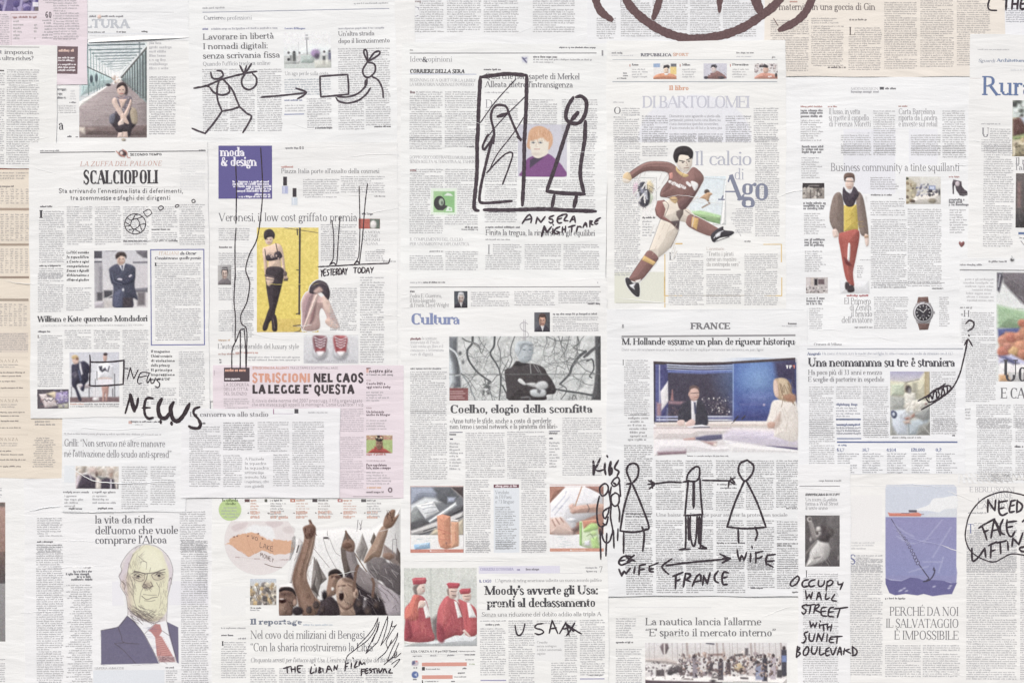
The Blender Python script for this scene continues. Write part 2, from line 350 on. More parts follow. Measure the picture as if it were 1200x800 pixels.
def glyph(ch, s, t, sf):
    key = (ch, round(s, 1), round(t, 1), sf)
    if key in _gc: return _gc[key]
    w, d = GL.get(ch, GL.get('-')); out = []; k = 0
    def rect(x0, y0, x1, y1): out.append((k, np.array([[x0, y0], [x0, y1], [x1, y1], [x1, y0]])))
    for tok in d.split(';'):
        z = tok.split(); c = z[0]; a = [float(v) for v in z[1:]]; k += 1
        if c in 'IV': rect(a[0] - s / 2, a[1], a[0] + s / 2, a[2])
        if c == 'I' and sf:
            for y in (a[1], a[2]):
                k += 1; rect(a[0] - s / 2 - sf, y - (t if y > 50 else 0), a[0] + s / 2 + sf, y + (t if y <= 50 else 0))
        if c == 'v' and (sf or a[2] - a[1] > 40): rect(a[0] - t / 2, a[1], a[0] + t / 2, a[2])
        if c == 'h':
            y = a[2] + (t * .5 if a[2] < 5 else (-t * .5 if a[2] in (66, 98, 100) else 0)); rect(a[0], y - t / 2, a[1], y + t / 2)
        if c in 'Dd':
            for q in ribbon([(a[0], a[1]), (a[2], a[3])], np.array([1, 1]) * (s * 1.08 if c == 'D' else t * 1.15)): out.append((k, q))
        if c == 'A':
            n = max(6, int(abs(a[5] - a[4]) / 18)); th = np.radians(np.linspace(a[4], a[5], n + 1))
            ct, sn = np.cos(th), np.sin(th)
            wd = t + (min(s * 1.1, a[2] * 0.74) - t) * np.abs(ct) ** 1.5
            rx = a[2] - wd / 2 * np.abs(ct) * 0.9; ry = a[3] - t / 2
            for q in ribbon(np.stack([a[0] + rx * ct, a[1] + ry * sn], 1), wd): out.append((k, q))
        if c == 'Z':
            p = catm(np.array(a).reshape(-1, 2), 4); u = np.linspace(0, 1, len(p))
            for q in ribbon(p, t + (min(s * 1.1, 17.5 if ch == 's' else 24) - t) * np.sin(np.pi * u) ** 2 if s - t > 5 else 0 * u + s): out.append((k, q))
        if c == 'S' and sf: rect(a[0] - s * .4 - sf, a[1] - (t if a[1] > 50 else 0), a[0] + s * .4 + sf, a[1] + (t if a[1] <= 50 else 0))
        if c == 'L' and sf: rect(a[0] - s / 2 - sf, a[1] - t, a[0], a[1])
        if c == 'T' and sf: rect(a[0], a[1], a[0] + s / 2 + sf, a[1] + t)
        if c == 'o':
            r = max(a[2] * .8, s * 0.5); th = np.radians(np.arange(0, 360, 45))
            x, y = a[0] + r * np.cos(th), a[1] + r * np.sin(th)
            for i in (0, 2, 4): out.append((k, np.array([[x[0], y[0]], [x[i + 1], y[i + 1]], [x[i + 2], y[i + 2]], [x[(i + 3) % 8], y[(i + 3) % 8]]])) if i else (k, np.array([[x[0], y[0]], [x[1], y[1]], [x[2], y[2]], [x[3], y[3]]])))
    _gc[key] = (w, out); return _gc[key]
def T(txt, x0, yb, x1, h, st='did', c=INK, name='headline', rot=None, slant=0.0, track=0):
    """display type: baseline at yb from x0 to x1, capital height h"""
    s, t, sf = ST[st]
    track += 4 if sf == 0 else (-6 if st in ('did', 'light', 'bold', 'reg', 'semi') else 0)
    nat = sum(30 if ch == ' ' else GL.get(ch, GL['-'])[0] + track for ch in txt)
    X0, X1, YB, hh = float(zx(x0)), float(zx(x1)), float(zy(yb)), zs(h)
    fx, fy = (X1 - X0) / nat, hh / 100.0
    s2 = s * (fy / fx) ** (0.55 if fy > fx else 0.2); x = 0.0; Q = []; K = []
    for ch in txt:
        if ch == ' ': x += 30; continue
        w, g = glyph(ch, s2, t, sf)
        for k, q in g: Q.append(q + (x, 0)); K.append(k)
        x += w + track
    Q = np.array(Q); K = np.array(K)
    X = X0 + (Q[:, :, 0] + slant * Q[:, :, 1]) * fx; Y = YB - Q[:, :, 1] * fy
    return quads_obj(name, X, Y, (TXT + K * 2.5e-6)[:, None] + np.zeros((1, 4)), ink(tone(c, 0.10)), rot, ((X0 + X1) / 2, YB))
# ---------------------------------------------------------------- printed pictures: soft shapes laid into a fine colour grid
def PS(s): return np.array([[float(v) for v in t.split(',')] for t in s.split()])
def rough(s, amp, n=5, seed=3):
    """a ragged outline: every edge broken up and jittered"""
    p = PS(s); R = np.random.RandomState(seed); out = []
    for i in range(len(p)):
        q = p[(i + 1) % len(p)]
        for k in range(n): out.append(p[i] + (q - p[i]) * k / n + R.uniform(-amp, amp, 2) * (k > 0))
    return np.array(out)
class Pic:
    """a colour print on the page; all coordinates in the current zoom map"""
    def __init__(s, x0, y0, x1, y1, bg=(200, 200, 200), D=2.0, cut=False, name='photo', form=None):
        s.X0, s.X1, s.Y0, s.Y1 = float(zx(x0)), float(zx(x1)), float(zy(y0)), float(zy(y1))
        s.nx = max(3, int((s.X1 - s.X0) * D)); s.ny = max(3, int((s.Y1 - s.Y0) * D)); s.name = name; s.cut = cut; s.form = (1.0 if name in ('photo', 'cutout_photo') else 0) if form is None else form
        s.gx, s.gy = np.meshgrid(np.linspace(x0, x1, s.nx + 1), np.linspace(y0, y1, s.ny + 1))
        s.u = zm[2] / D * 0.62                    # one grid step in zoom units
        s.c = np.zeros(s.gx.shape + (3,)) + np.array(bg, float); s.a = np.zeros(s.gx.shape) if cut else np.ones(s.gx.shape)
        s.R = np.random.RandomState(int(abs(x0 * 7 + y0 * 13 + x1)) % 9999)
    def _mix(s, m, col, al):
        m = np.clip(m, 0, 1) * al; s.c += (np.array(col, float) - s.c) * m[..., None]
        if s.cut: s.a = np.maximum(s.a, m)
    def _sd(s, p):
        x, y = s.gx, s.gy; d = np.full(x.shape, 1e9); ins = np.zeros(x.shape, bool); n = len(p)
        for i in range(n):
            ax, ay = p[i]; bx, by = p[(i + 1) % n]; ex, ey = bx - ax, by - ay
            t = np.clip(((x - ax) * ex + (y - ay) * ey) / (ex * ex + ey * ey + 1e-9), 0, 1)
            d = np.minimum(d, (x - ax - t * ex) ** 2 + (y - ay - t * ey) ** 2)
            ins ^= ((ay > y) != (by > y)) & (x < ex * (y - ay) / (ey if abs(ey) > 1e-9 else 1e-9) + ax)
        return np.sqrt(d) * np.where(ins, -1, 1)
    def poly(s, pts, col, b=1.0, sm=0, al=1.0):
        p = PS(pts) if isinstance(pts, str) else np.asarray(pts, float)
        if sm: p = catm(p, 4, True)
        d = s._sd(p); x, y = p[:, 0], p[:, 1]
        s._mix(0.5 - d / (2 * b * s.u), s._form(d, abs(np.dot(x, np.roll(y, 1)) - np.dot(y, np.roll(x, 1))) / 2, col), al); return s
    def _form(s, d, area, col):
        """tone of a rounded form in the printed photograph: lighter towards upper left, darker along the lower right edge"""
        if not s.form or area < 30 * s.u ** 2: return col
        gy, gx = np.gradient(d); L = np.hypot(gx, gy) + 1e-9; w = min(0.24 * math.sqrt(area), 34 * s.u)
        f = np.exp(np.minimum(d, 0) / w); k = 1 + s.form * (0.24 * f * (-0.55 * gx - 0.83 * gy) / L - 0.07 * f + 0.02)
        return np.array(col, float) * k[..., None]
    def ell(s, cx, cy, rx, ry, col, b=1.0, rot=0, al=1.0):
        x, y = rotp(s.gx, s.gy, cx, cy, -rot) if rot else (s.gx, s.gy)
        r = np.sqrt(((x - cx) / rx) ** 2 + ((y - cy) / ry) ** 2); d = (r - 1) * min(rx, ry); s._mix(0.5 - d / (2 * b * s.u), s._form(d, 3.14 * rx * ry, col), al); return s
    def ln(s, pts, w, col, b=0.8, sm=1, al=1.0):
        p = PS(pts) if isinstance(pts, str) else np.asarray(pts, float)
        if sm: p = catm(p, 4)
        ww = np.linspace(w[0], w[1], len(p)) if isinstance(w, tuple) else np.full(len(p), float(w))
        m = ww.max() / 2 + 2 * b * s.u + 1; hx, hy = s.gx[0, 1] - s.gx[0, 0], s.gy[1, 0] - s.gy[0, 0]
        i0, i1 = int(max(0, (p[:, 0].min() - m - s.gx[0, 0]) / hx)), int(max(0, (p[:, 0].max() + m - s.gx[0, 0]) / hx + 2))
        j0, j1 = int(max(0, (p[:, 1].min() - m - s.gy[0, 0]) / hy)), int(max(0, (p[:, 1].max() + m - s.gy[0, 0]) / hy + 2))
        X, Y = s.gx[j0:j1, i0:i1], s.gy[j0:j1, i0:i1]
        if not X.size: return s
        d = np.full(X.shape, 1e9)
        for i in range(len(p) - 1):
            ax, ay = p[i]; ex, ey = p[i + 1] - p[i]
            t = np.clip(((X - ax) * ex + (Y - ay) * ey) / (ex * ex + ey * ey + 1e-9), 0, 1)
            d = np.minimum(d, np.hypot(X - ax - t * ex, Y - ay - t * ey) - ww[i] / 2)
        k = np.clip(0.5 - d / (2 * b * s.u), 0, 1) * al
        c = s.c[j0:j1, i0:i1]; c += (np.array(col, float) - c) * k[..., None]
        if s.cut: s.a[j0:j1, i0:i1] = np.maximum(s.a[j0:j1, i0:i1], k)
        return s
    def twig(s, x, y, ang, L, w, depth, col):
        """a branching twig"""
        pts = [(x, y)]
        for _ in range(3):
            ang += s.R.uniform(-28, 28); x += L / 3 * math.cos(math.radians(ang)); y += L / 3 * math.sin(math.radians(ang)); pts.append((x, y))
            if depth > 0 and s.R.uniform() < .75: s.twig(x, y, ang + s.R.choice((-1, 1)) * s.R.uniform(25, 70), L * s.R.uniform(.45, .75), w * .62, depth - 1, col)
        s.ln(pts, (w, w * .6), col, .8, 1, .85)
        return s
    def rect(s, x0, y0, x1, y1, col, b=0.8, al=1.0):
        d = np.maximum(np.maximum(x0 - s.gx, s.gx - x1), np.maximum(y0 - s.gy, s.gy - y1)); s._mix(0.5 - d / (2 * b * s.u), col, al); return s
    def grad(s, x0, y0, x1, y1, c0, c1, ax='y', al=1.0):
        t = np.clip((s.gy - y0) / (y1 - y0) if ax == 'y' else (s.gx - x0) / (x1 - x0), 0, 1)[..., None]
        col = np.array(c0, float) * (1 - t) + np.array(c1, float) * t
        m = ((s.gx >= x0) & (s.gx <= x1) & (s.gy >= y0) & (s.gy <= y1))[..., None] * al
        s.c += (col - s.c) * m; return s
    def blobs(s, n, x0, y0, x1, y1, cols, r0, r1, b=1.0, al=0.9, asp=1.0):
        for _ in range(n):
            r = s.R.uniform(r0, r1); s.ell(s.R.uniform(x0, x1), s.R.uniform(y0, y1), r, r * asp * s.R.uniform(.6, 1.5), cols[s.R.randint(len(cols))], b, s.R.uniform(0, 180), al)
        return s
    def lines(s, n, x0, y0, x1, y1, col, w, L, ang=0, jit=20, al=0.8):
        for _ in range(n):
            x, y = s.R.uniform(x0, x1), s.R.uniform(y0, y1); a = math.radians(ang + s.R.uniform(-jit, jit)); l = L * s.R.uniform(.5, 1.3)
            s.ln([(x, y), (x + l * math.cos(a), y + l * math.sin(a))], w, col, .8, 0, al)
        return s
    def noise(s, amp, k=1):
        h, w = s.gx.shape
        z = s.R.normal(0, 1, (h // k + 2, w // k + 2)); z = np.kron(z, np.ones((k, k)))[:h, :w]
        if k > 1:
            for ax in (0, 1): z = (z + np.roll(z, 1, ax) + np.roll(z, -1, ax)) / 2.4
        s.c += (z * amp)[..., None]; return s
    def blur(s, n=1):
        for _ in range(n):
            p = np.pad(s.c, ((1, 1), (1, 1), (0, 0)), 'edge')
            s.c = (p[1:-1, 1:-1] * 4 + (p[:-2, 1:-1] + p[2:, 1:-1] + p[1:-1, :-2] + p[1:-1, 2:]) * 2 + p[:-2, :-2] + p[2:, 2:] + p[:-2, 2:] + p[2:, :-2]) / 16
        return s
    def done(s, label=None, rot=None, h=PHO):
        r = cur.rot if rot is None else rot
        f = 1.0 if s.name in ('photo', 'cutout_photo') else 0.45
        s.noise(3.5 * f, 1).noise(2.6 * f, 2).noise(1.5 * f, 6); s.c += s.R.normal(0, 3 * f, s.c.shape); s.c = tone(s.c, 0.055, 0.76)
        cur.pics.append((min(s.X0, s.X1), s.Y0, s.X1, s.Y1))
        if s.cut:
            pc = np.array(cur.col, float); s.c = pc + (s.c - pc) * np.clip(s.a, 0, 1)[..., None]
        gx, gy = np.meshgrid(np.linspace(s.X0, s.X1, s.nx + 1), np.linspace(s.Y0, s.Y1, s.ny + 1))
        if r: gx, gy = rotp(gx, gy, (s.X0 + s.X1) / 2, (s.Y0 + s.Y1) / 2, r)
        v = P3(gx, gy, cur.lvl * LV + h).reshape(-1, 3)
        I = np.arange(v.shape[0]).reshape(s.ny + 1, s.nx + 1)
        f = np.stack([I[:-1, :-1], I[1:, :-1], I[1:, 1:], I[:-1, 1:]], -1).reshape(-1, 4)
        cols = alb(np.clip(s.c, 0, 255)).reshape(-1, 3)
        if s.cut:
            a = s.a; fa = np.maximum.reduce([a[:-1, :-1], a[1:, :-1], a[1:, 1:], a[:-1, 1:]]).ravel()
            f = f[fa > 0.03]; used = np.unique(f); mp = np.zeros(len(v), np.int64); mp[used] = np.arange(len(used))
            v = v[used]; cols = cols[used]; f = mp[f]
        o = mesh_obj(s.name, v, f, print_mat(), cur.o, cur.org, cols)
        if label: o['label'] = label
        return o
def mugshot(x0, y0, x1, y1, bg, hair, skin, cloth, shirt=None, D=2.2):
    """a small printed head and shoulders"""
    w, h = x1 - x0, y1 - y0; cx = x0 + w * .52
    p = Pic(x0, y0, x1, y1, bg, D)
    p.grad(x0, y0, x1, y1, bg, [v * .8 for v in bg], 'x').poly([(x0, y1 + 2), (x0 + w * .08, y0 + h * .82), (cx - w * .15, y0 + h * .66), (cx + w * .2, y0 + h * .66), (x1 - w * .04, y0 + h * .84), (x1, y1 + 2)], cloth, 1)
    if shirt: p.poly([(cx - w * .12, y0 + h * .68), (cx + w * .12, y0 + h * .68), (cx + w * .02, y1)], shirt, 1)
    p.ell(cx, y0 + h * .36, w * .25, h * .3, hair, 1).ell(cx, y0 + h * .44, w * .2, h * .27, skin, 1)
    p.ell(cx - w * .13, y0 + h * .5, w * .07, h * .2, [v * .78 for v in skin], 1.2)
    for sx in (-.08, .08): p.ell(cx + w * sx, y0 + h * .41, w * .045, h * .025, (80, 64, 64), .8)
    p.ln([(cx - w * .07, y0 + h * .59), (cx + w * .07, y0 + h * .59)], w * .04, (140, 84, 80), .8, 0)
    p.ln([(cx + w * .01, y0 + h * .42), (cx + w * .03, y0 + h * .51)], w * .03, [v * .8 for v in skin], .8, 0)
    p.ell(cx, y0 + h * .16, w * .22, h * .1, hair, 1)
    return p.noise(4)

# ---------------------------------------------------------------- marker pen: ribbons of ink that follow the paper
MK = (70, 63, 68)
def stroke_geo(pts, w, sm=1, taper=0.25, jit=0.06):
    p = catm(pts, 7) if sm and len(pts) > 2 else np.asarray(pts, float)
    L = np.concatenate([[0], np.cumsum(np.hypot(*np.diff(p, axis=0).T))])
    n = max(3, int(L[-1] / max(0.7, min(2.0, w * .6))))
    t = np.linspace(0, L[-1], n); p = np.stack([np.interp(t, L, p[:, 0]), np.interp(t, L, p[:, 1])], 1)
    d = np.gradient(p, axis=0); l = np.hypot(d[:, 0], d[:, 1]) + 1e-9; nx, ny = -d[:, 1] / l, d[:, 0] / l
    ph = rnd.uniform(0, 6); wd = w / 2 * (1 + jit * np.sin(t * 0.35 + ph) + jit * np.sin(t * 0.9 + 2 * ph))
    wd = wd * np.minimum(1, (1 - taper) + taper * np.minimum(t, L[-1] - t) / (w * 1.0 + 1e-6))
    # rounded ends
    dx, dy = d[:, 0] / l, d[:, 1] / l
    a = [p[0] + (-dx[0] * w * .42, -dy[0] * w * .42)]; e = [p[-1] + (dx[-1] * w * .42, dy[-1] * w * .42)]
    Lf = np.stack([p[:, 0] + nx * wd, p[:, 1] + ny * wd], 1); Rt = np.stack([p[:, 0] - nx * wd, p[:, 1] - ny * wd], 1)
    def cap(c, dr, nn): return np.array([c + dr * w * .42 + nn * w * .2, c + dr * w * .42 - nn * w * .2])
    c0 = cap(p[0], -np.array([dx[0], dy[0]]), np.array([nx[0], ny[0]])); c1 = cap(p[-1], np.array([dx[-1], dy[-1]]), np.array([nx[-1], ny[-1]]))
    Lf = np.concatenate([c0[:1], Lf, c1[:1]]); Rt = np.concatenate([c0[1:], Rt, c1[1:]])
    return Lf, Rt
_kz = [0]
def strokes(name, lst, w, col, parent, org, sm=1, var=0.3, rough=0.6):
    V = []; F = []; n0 = 0
    for s in lst:
        ww = w
        if isinstance(s, tuple): s, ww = s
        pts = np.stack([zx(PS(s)[:, 0]), zy(PS(s)[:, 1])], 1) if isinstance(s, str) else np.asarray(s, float)
        Lf, Rt = stroke_geo(pts, ww, sm); _kz[0] = (_kz[0] + 1) % 12
        q = np.concatenate([Lf, Rt]); n = len(Lf)
        hh = top_h((Lf[:, 0] + Rt[:, 0]) / 2, (Lf[:, 1] + Rt[:, 1]) / 2)
        hh = np.maximum.reduce([hh, np.concatenate([hh[1:], hh[-1:]]), np.concatenate([hh[:1], hh[:-1]])])
        hh = np.concatenate([hh, hh]) + 0.00024 + _kz[0] * 5e-6
        V.append(P3(q[:, 0], q[:, 1], hh)); i = np.arange(n - 1)
        F.append(np.stack([i, i + n, i + n + 1, i + 1], 1) + n0); n0 += 2 * n
    return mesh_obj(name, np.concatenate(V), np.concatenate(F), ink(col, rough, var, 260.0, 'marker_ink'), parent, org)
# single-stroke capitals for the handwriting (unit box)
HF = {'A': '0,0 .42,1 .8,0|.12,.36 .68,.42', 'B': '.05,0 .1,1 .6,.9 .55,.6 .12,.5 .7,.4 .65,.05 .05,0', 'C': '.7,.9 .3,.95 .05,.5 .25,.03 .7,.08', 'D': '.05,0 .1,1 .6,.85 .75,.45 .5,.05 .05,0',
      'E': '.7,1 .1,.95 .05,.02 .7,.05|.08,.5 .6,.55', 'F': '.1,0 .15,1|.1,.98 .75,1|.12,.52 .6,.58', 'G': '.7,.85 .35,1 .05,.5 .3,.02 .7,.12 .7,.42 .4,.42', 'H': '.08,0 .1,1|.65,0 .7,1|.08,.48 .68,.52',
      'I': '.2,0 .22,1', 'i': '.2,0 .22,.68|.24,.92 .24,1', 'K': '.1,0 .12,1|.65,1 .14,.45 .7,0', 'L': '.12,1 .06,.04 .6,.06', 'M': '.02,0 .14,1 .4,.35 .7,1 .82,0', 'N': '.05,0 .1,1 .62,.05 .7,1', 'O': '.4,1 .08,.7 .1,.2 .4,.02 .7,.3 .68,.8 .4,1',
      'P': '.08,0 .12,1 .65,.9 .6,.5 .12,.45', 'Q': '.4,1 .08,.5 .4,.02 .7,.5 .4,1', 'R': '.08,0 .12,1 .62,.88 .58,.55 .12,.48|.25,.48 .72,0', 'S': '.68,.92 .3,.98 .12,.72 .55,.42 .5,.08 .05,.06', 'T': '.38,0 .4,1|.02,.96 .8,1',
      'U': '.05,1 .08,.25 .35,.02 .62,.25 .68,1', 'V': '.02,1 .35,0 .75,1', 'W': '.02,1 .22,0 .45,.65 .68,0 .95,1', 'X': '.05,1 .7,0|.7,1 .02,0', 'Y': '.05,1 .38,.5|.72,1 .38,.5 .3,0', 'Z': '.05,.95 .65,1 .05,.05 .75,.05', '?': '.05,.75 .3,1 .65,.8 .35,.45 .35,.3|.35,.04 .36,.06', 'd': '.6,1 .55,0|.55,.1 .1,.1 .1,.5 .55,.5', 'h': '.1,0 .12,1|.1,.4 .5,.6 .55,0'}
def hand(txt, x0, yb, x1, h, w, yb1=None, jit=0.05, lean=0.06):
    """list of polylines (photo px) for handwritten capitals"""
    X0, X1, Y0, Y1, hh = float(zx(x0)), float(zx(x1)), float(zy(yb)), float(zy(yb if yb1 is None else yb1)), zs(h)
    wid = {'I': .45, 'i': .45, 'M': 1.1, 'W': 1.2, ' ': .6}
    tot = sum(wid.get(c, .95) for c in txt); x = 0; out = []
    for c in txt:
        cw = wid.get(c, .95)
        if c != ' ':
            dy = rnd.uniform(-jit, jit); sc = rnd.uniform(1 - jit, 1 + jit)
            for pl in HF[c].split('|'):
                p = PS(pl); px = x + p[:, 0] + lean * p[:, 1] + np.array([rnd.uniform(-.025, .025) for _ in p]); f = px / tot
                py = p[:, 1] * sc + dy + np.array([rnd.uniform(-.025, .025) for _ in p])
                out.append((np.stack([X0 + (X1 - X0) * f, Y0 + (Y1 - Y0) * f - hh * py], 1), w))
        x += cw
    return out
def drawing(label, parts, w, col=MK, cat='marker drawing', group='marker drawings on the newspaper wall', sm=1, name='marker_drawing', var=0.3, rough=0.6):
    """parts: list of (name, stroke list [, label]); a drawing of one part is one mesh"""
    allp = []
    for p in parts:
        for s in p[1]:
            q = s[0] if isinstance(s, tuple) else s
            allp.append(np.stack([zx(PS(q)[:, 0]), zy(PS(q)[:, 1])], 1) if isinstance(q, str) else np.asarray(q, float))
    A = np.concatenate(allp); cx, cy = A[:, 0].mean(), A[:, 1].max()
    org = P3(cx, cy, float(top_h(cx, cy)) + 0.0002)
    if len(parts) == 1:
        o = strokes(name, parts[0][1], w, col, None, org, sm, var, rough); tag(o, label, cat, group); return o
    e = bpy.data.objects.new(name, None); C_.objects.link(e); e.location = org; e.empty_display_size = 0.02
    tag(e, label, cat, group)
    for p in parts:
        o = strokes(p[0], p[1], w, col, e, org, sm, var, rough)
        if len(p) > 2: o['label'] = p[2]
    return e
def crease(pts, w=1.4, hh=0.0003, col=None):
    """a raised fold of the page's own paper running across it"""
    w *= 0.62; p = PS(pts) if isinstance(pts, str) else pts
    p = catm(np.stack([zx(p[:, 0]), zy(p[:, 1])], 1), 6)
    L = np.concatenate([[0], np.cumsum(np.hypot(*np.diff(p, axis=0).T))]); n = max(4, int(L[-1] / 3)); t = np.linspace(0, L[-1], n)
    p = np.stack([np.interp(t, L, p[:, 0]), np.interp(t, L, p[:, 1] )+ 0 * t], 1); p[:, 1] += 0.25 * np.sin(t * .21) + 0.2 * np.sin(t * .57 + 1)
    d = np.gradient(p, axis=0); l = np.hypot(d[:, 0], d[:, 1]); nn = np.stack([-d[:, 1] / l, d[:, 0] / l], 1)
    k = np.sin(np.pi * np.clip(t / L[-1], 0.02, .98)) ** .6; base = cur.lvl * LV + 0.00012
    rows = []
    for f, g in ((-.5, 0), (-.12, 1), (.12, .95), (.5, 0)):
        q = p + nn * (f * w * k)[:, None]; rows.append(P3(q[:, 0], q[:, 1], base + hh * g * k))
    v = np.concatenate(rows); i = np.arange(n - 1); F = [np.stack([i + r * n, i + r * n + 1, i + (r + 1) * n + 1, i + (r + 1) * n], 1) for r in range(3)]
    return mesh_obj('crease', v, np.concatenate(F), paper(col or cur.col), cur.o, cur.org)

def wrinkles(n=4):
    """small paste wrinkles on the blank and type areas of every page"""
    global cur
    Z('0')
    for pg in PAGES:
        cur = pg; x0, y0, x1, y1 = pg.box; x0, y0, x1, y1 = max(x0, 2), max(y0, 2), min(x1, 1198), min(y1, 798)
        for _ in range(max(2, int((x1 - x0) * (y1 - y0) / 16000))):
            L = rnd.uniform(18, 80); a = rnd.gauss(0.02, 0.16); x = rnd.uniform(x0 + 4, max(x0 + 5, x1 - L - 4)); y = rnd.uniform(y0 + 6, y1 - 6)
            if x + L > x1 - 2: L = x1 - 2 - x
            p = np.array([[x, y], [x + L * .35, y + L * a * .5 + rnd.uniform(-1.5, 1.5)], [x + L * .7, y + L * a + rnd.uniform(-1.5, 1.5)], [x + L, y + L * a * 1.2]])
            if any(q[0] - 2 < px < q[2] + 2 and q[1] - 2 < py < q[3] + 2 for q in pg.pics for px, py in p): continue
            if any(o.lvl > pg.lvl and o.box[0] - 3 < px < o.box[2] + 3 and o.box[1] - 3 < py < o.box[3] + 3 for o in PAGES for px, py in p): continue
            crease(p, rnd.uniform(0.9, 1.6), rnd.uniform(0.00014, 0.00026))
# ================================================================ the wall
def backing():
    v = [(-1.3, 0.02, -1.0), (1.3, 0.02, -1.0), (1.3, 0.02, 1.0), (-1.3, 0.02, 1.0), (-1.3, 0.0006, -1.0), (1.3, 0.0006, -1.0), (1.3, 0.0006, 1.0), (-1.3, 0.0006, 1.0)]
    o = mesh_obj('wall', v, [(4, 5, 6, 7), (0, 3, 2, 1), (0, 1, 5, 4), (1, 2, 6, 5), (2, 3, 7, 6), (3, 0, 4, 7)], paper((236, 235, 233)), None, (0, 0.0006, 0))
    o['kind'] = 'structure'
backing()
WHT = (239, 238, 236); COOL = (238, 238, 238); WARM = (239, 236, 231); CREAM = (232, 221, 206); PINK = (232, 220, 225)
page('plain white paper sheet showing as a narrow strip left of the opinion page', 450, -30, 486, 665, 2.5, WHT)

# ---- pink sports page, top left corner
page('pink sports page in the top left corner with number 60 and blue crowd photo', -50, -50, 102.5, 99.5, 5, PINK, 0.3)
Z('1a')
p = Pic(-60, -60, 217, 64, (112, 98, 152)); p.blobs(40, -60, -60, 217, 64, [(92, 80, 140), (150, 136, 186), (70, 62, 112), (168, 150, 190)], 8, 22)
for x in (20, 110, 180): p.ln([(x, 64), (x + 14, 0)], 14, (172, 160, 205), 2)
p.rect(185, 15, 217, 40, (232, 226, 236)).rect(195, 42, 217, 64, (120, 108, 110)).noise(5).done('blue and violet crowd photo')
T('60', 255, 102, 292, 34, 'sans', (76, 66, 74), 'number')
C(300, -60, 440, 225, p=3.0, c=(150, 134, 144)); C(235, -40, 296, 20, 'r', c=(150, 134, 144)); C(232, 108, 292, 222, 'r', p=3.4, c=(132, 118, 128))
C(-60, 78, 52, 262, c=(150, 132, 144)); R(62, 78, 212, 80, (168, 120, 116)); TL(72, 103, 205, 10, (150, 90, 90), 1); C(76, 112, 130, 240, 'l', p=4.0, c=(150, 136, 140)); C(190, 112, 206, 240, 'r', p=4.0, c=(150, 136, 140))
R(62, 80, 64, 262, (196, 170, 176)); R(62, 262, 210, 264, (190, 160, 168)); R(300, 215, 440, 217, (150, 130, 140))
R(322, 262, 437, 416, (118, 92, 98), 'colour_panel', rot=-1); TL(330, 292, 412, 13, (226, 168, 146), 1)
for y in (330, 345, 368, 384, 400): TL(326, y, 424, 9, (225, 212, 216), 1)

# ---- left edge page on the very rich
page('white page on the left edge with the headline about the ultra rich', -60, 53.5, 66.5, 197, 6, (238, 237, 234), -0.4)
Z('1a')
R(-60, 264, 222, 268, (158, 155, 156)); T('ault imposcia', -60, 305, 186, 24, 'did', (104, 102, 108)); T('ches ultra-riches?', -60, 340, 188, 24, 'did', (104, 102, 108))
R(-60, 394, 24, 402, (100, 98, 100)); C(-60, 410, 24, 930); C(38, 388, 217, 930)
TL(322, 505, 372, 9); TL(322, 530, 360, 9); TL(322, 552, 366, 9)

# ---- cream finance page
page('cream finance page of share price tables on the left edge', -60, 193, 74, 560, 2, CREAM, 0)
Z('D2')
R(-60, 78, 194, 100, (204, 118, 92), 'colour_panel')
for y in (122, 140, 156): C(-60, y - 8, 84, y + 6, c=(140, 122, 108)); C(100, y - 8, 184, y + 6, 'l', c=(140, 122, 108))
TL(-60, 210, 80, 10, (120, 104, 94), 1)
def table(x0, y0, x1, y1, n):
    for i in range(n):
        a = x0 + (x1 - x0) * i / n; C(a, y0, a + (x1 - x0) / n * .66, y1, 'c', p=2.7, c=(150, 132, 118))
table(-60, 216, 190, 320, 8); R(-60, 340, 190, 356, (176, 152, 132)); table(-60, 374, 188, 552, 8); R(-60, 562, 188, 576, (172, 150, 130)); table(-60, 590, 185, 752, 8); R(-60, 766, 182, 780, (160, 138, 120))
Z('D3')
R(-60, 66, 112, 76, (168, 150, 132)); table(-60, 84, 110, 180, 9); R(-60, 198, 110, 276, (222, 206, 190), 'colour_panel'); C(-60, 200, 108, 274, c=(136, 120, 108))
for y in (300, 455, 606):
    T('FINANZA', -20, y + 14, 74, 11, 'light', (150, 130, 112), 'subheadline', track=40); C(-40, y + 20, 80, y + 40, 'c', c=(150, 132, 116))
    for dy in (50, 64, 84, 110): C(-60, y + dy, 108, y + dy + 14, 'l', c=(120, 104, 92), bold=1)
C(136, 540, 215, 566, 'l', p=3.4, c=(110, 96, 88)); C(126, 606, 218, 730, 'c', c=(128, 112, 100))
for y in (295, 450, 596): R(-40, y, 110, y + 1.2, (196, 178, 160))

# ---- culture page with the woman on the bridge
page('culture page with photo of a woman sitting on a green iron footbridge', 58, 30, 226, 182, 2, WHT, 0)
Z('A1')
p = Pic(30, 58, 518, 748, (214, 222, 224))
p.grad(30, 58, 518, 330, (222, 230, 232), (242, 242, 240))
for i in range(9):      # receding portal frames
    k = i / 9.0; y = 75 + 190 * k ** .8; xl = 80 + 190 * k; xr = 500 - 170 * k
    p.ln([(xl, y + 8), (xr, y)], 9 - 6 * k, [90 + 90 * k, 108 + 80 * k, 114 + 78 * k], 1, 0)
    p.ln([(xl + 10, y), (xl + 16, y + 330 - 200 * k)], 7 - 5 * k, [110 + 80 * k, 146 + 50 * k, 148 + 46 * k], 1, 0, .8)
    p.ln([(xl, y), ((xl + xr) / 2, y + 30 - 10 * k), (xr, y - 6)], 3, (150, 172, 174), 1, 1, .7)
p.lines(34, 100, 90, 470, 250, (120, 144, 150), 2.2, 80, 160, 40, .6)
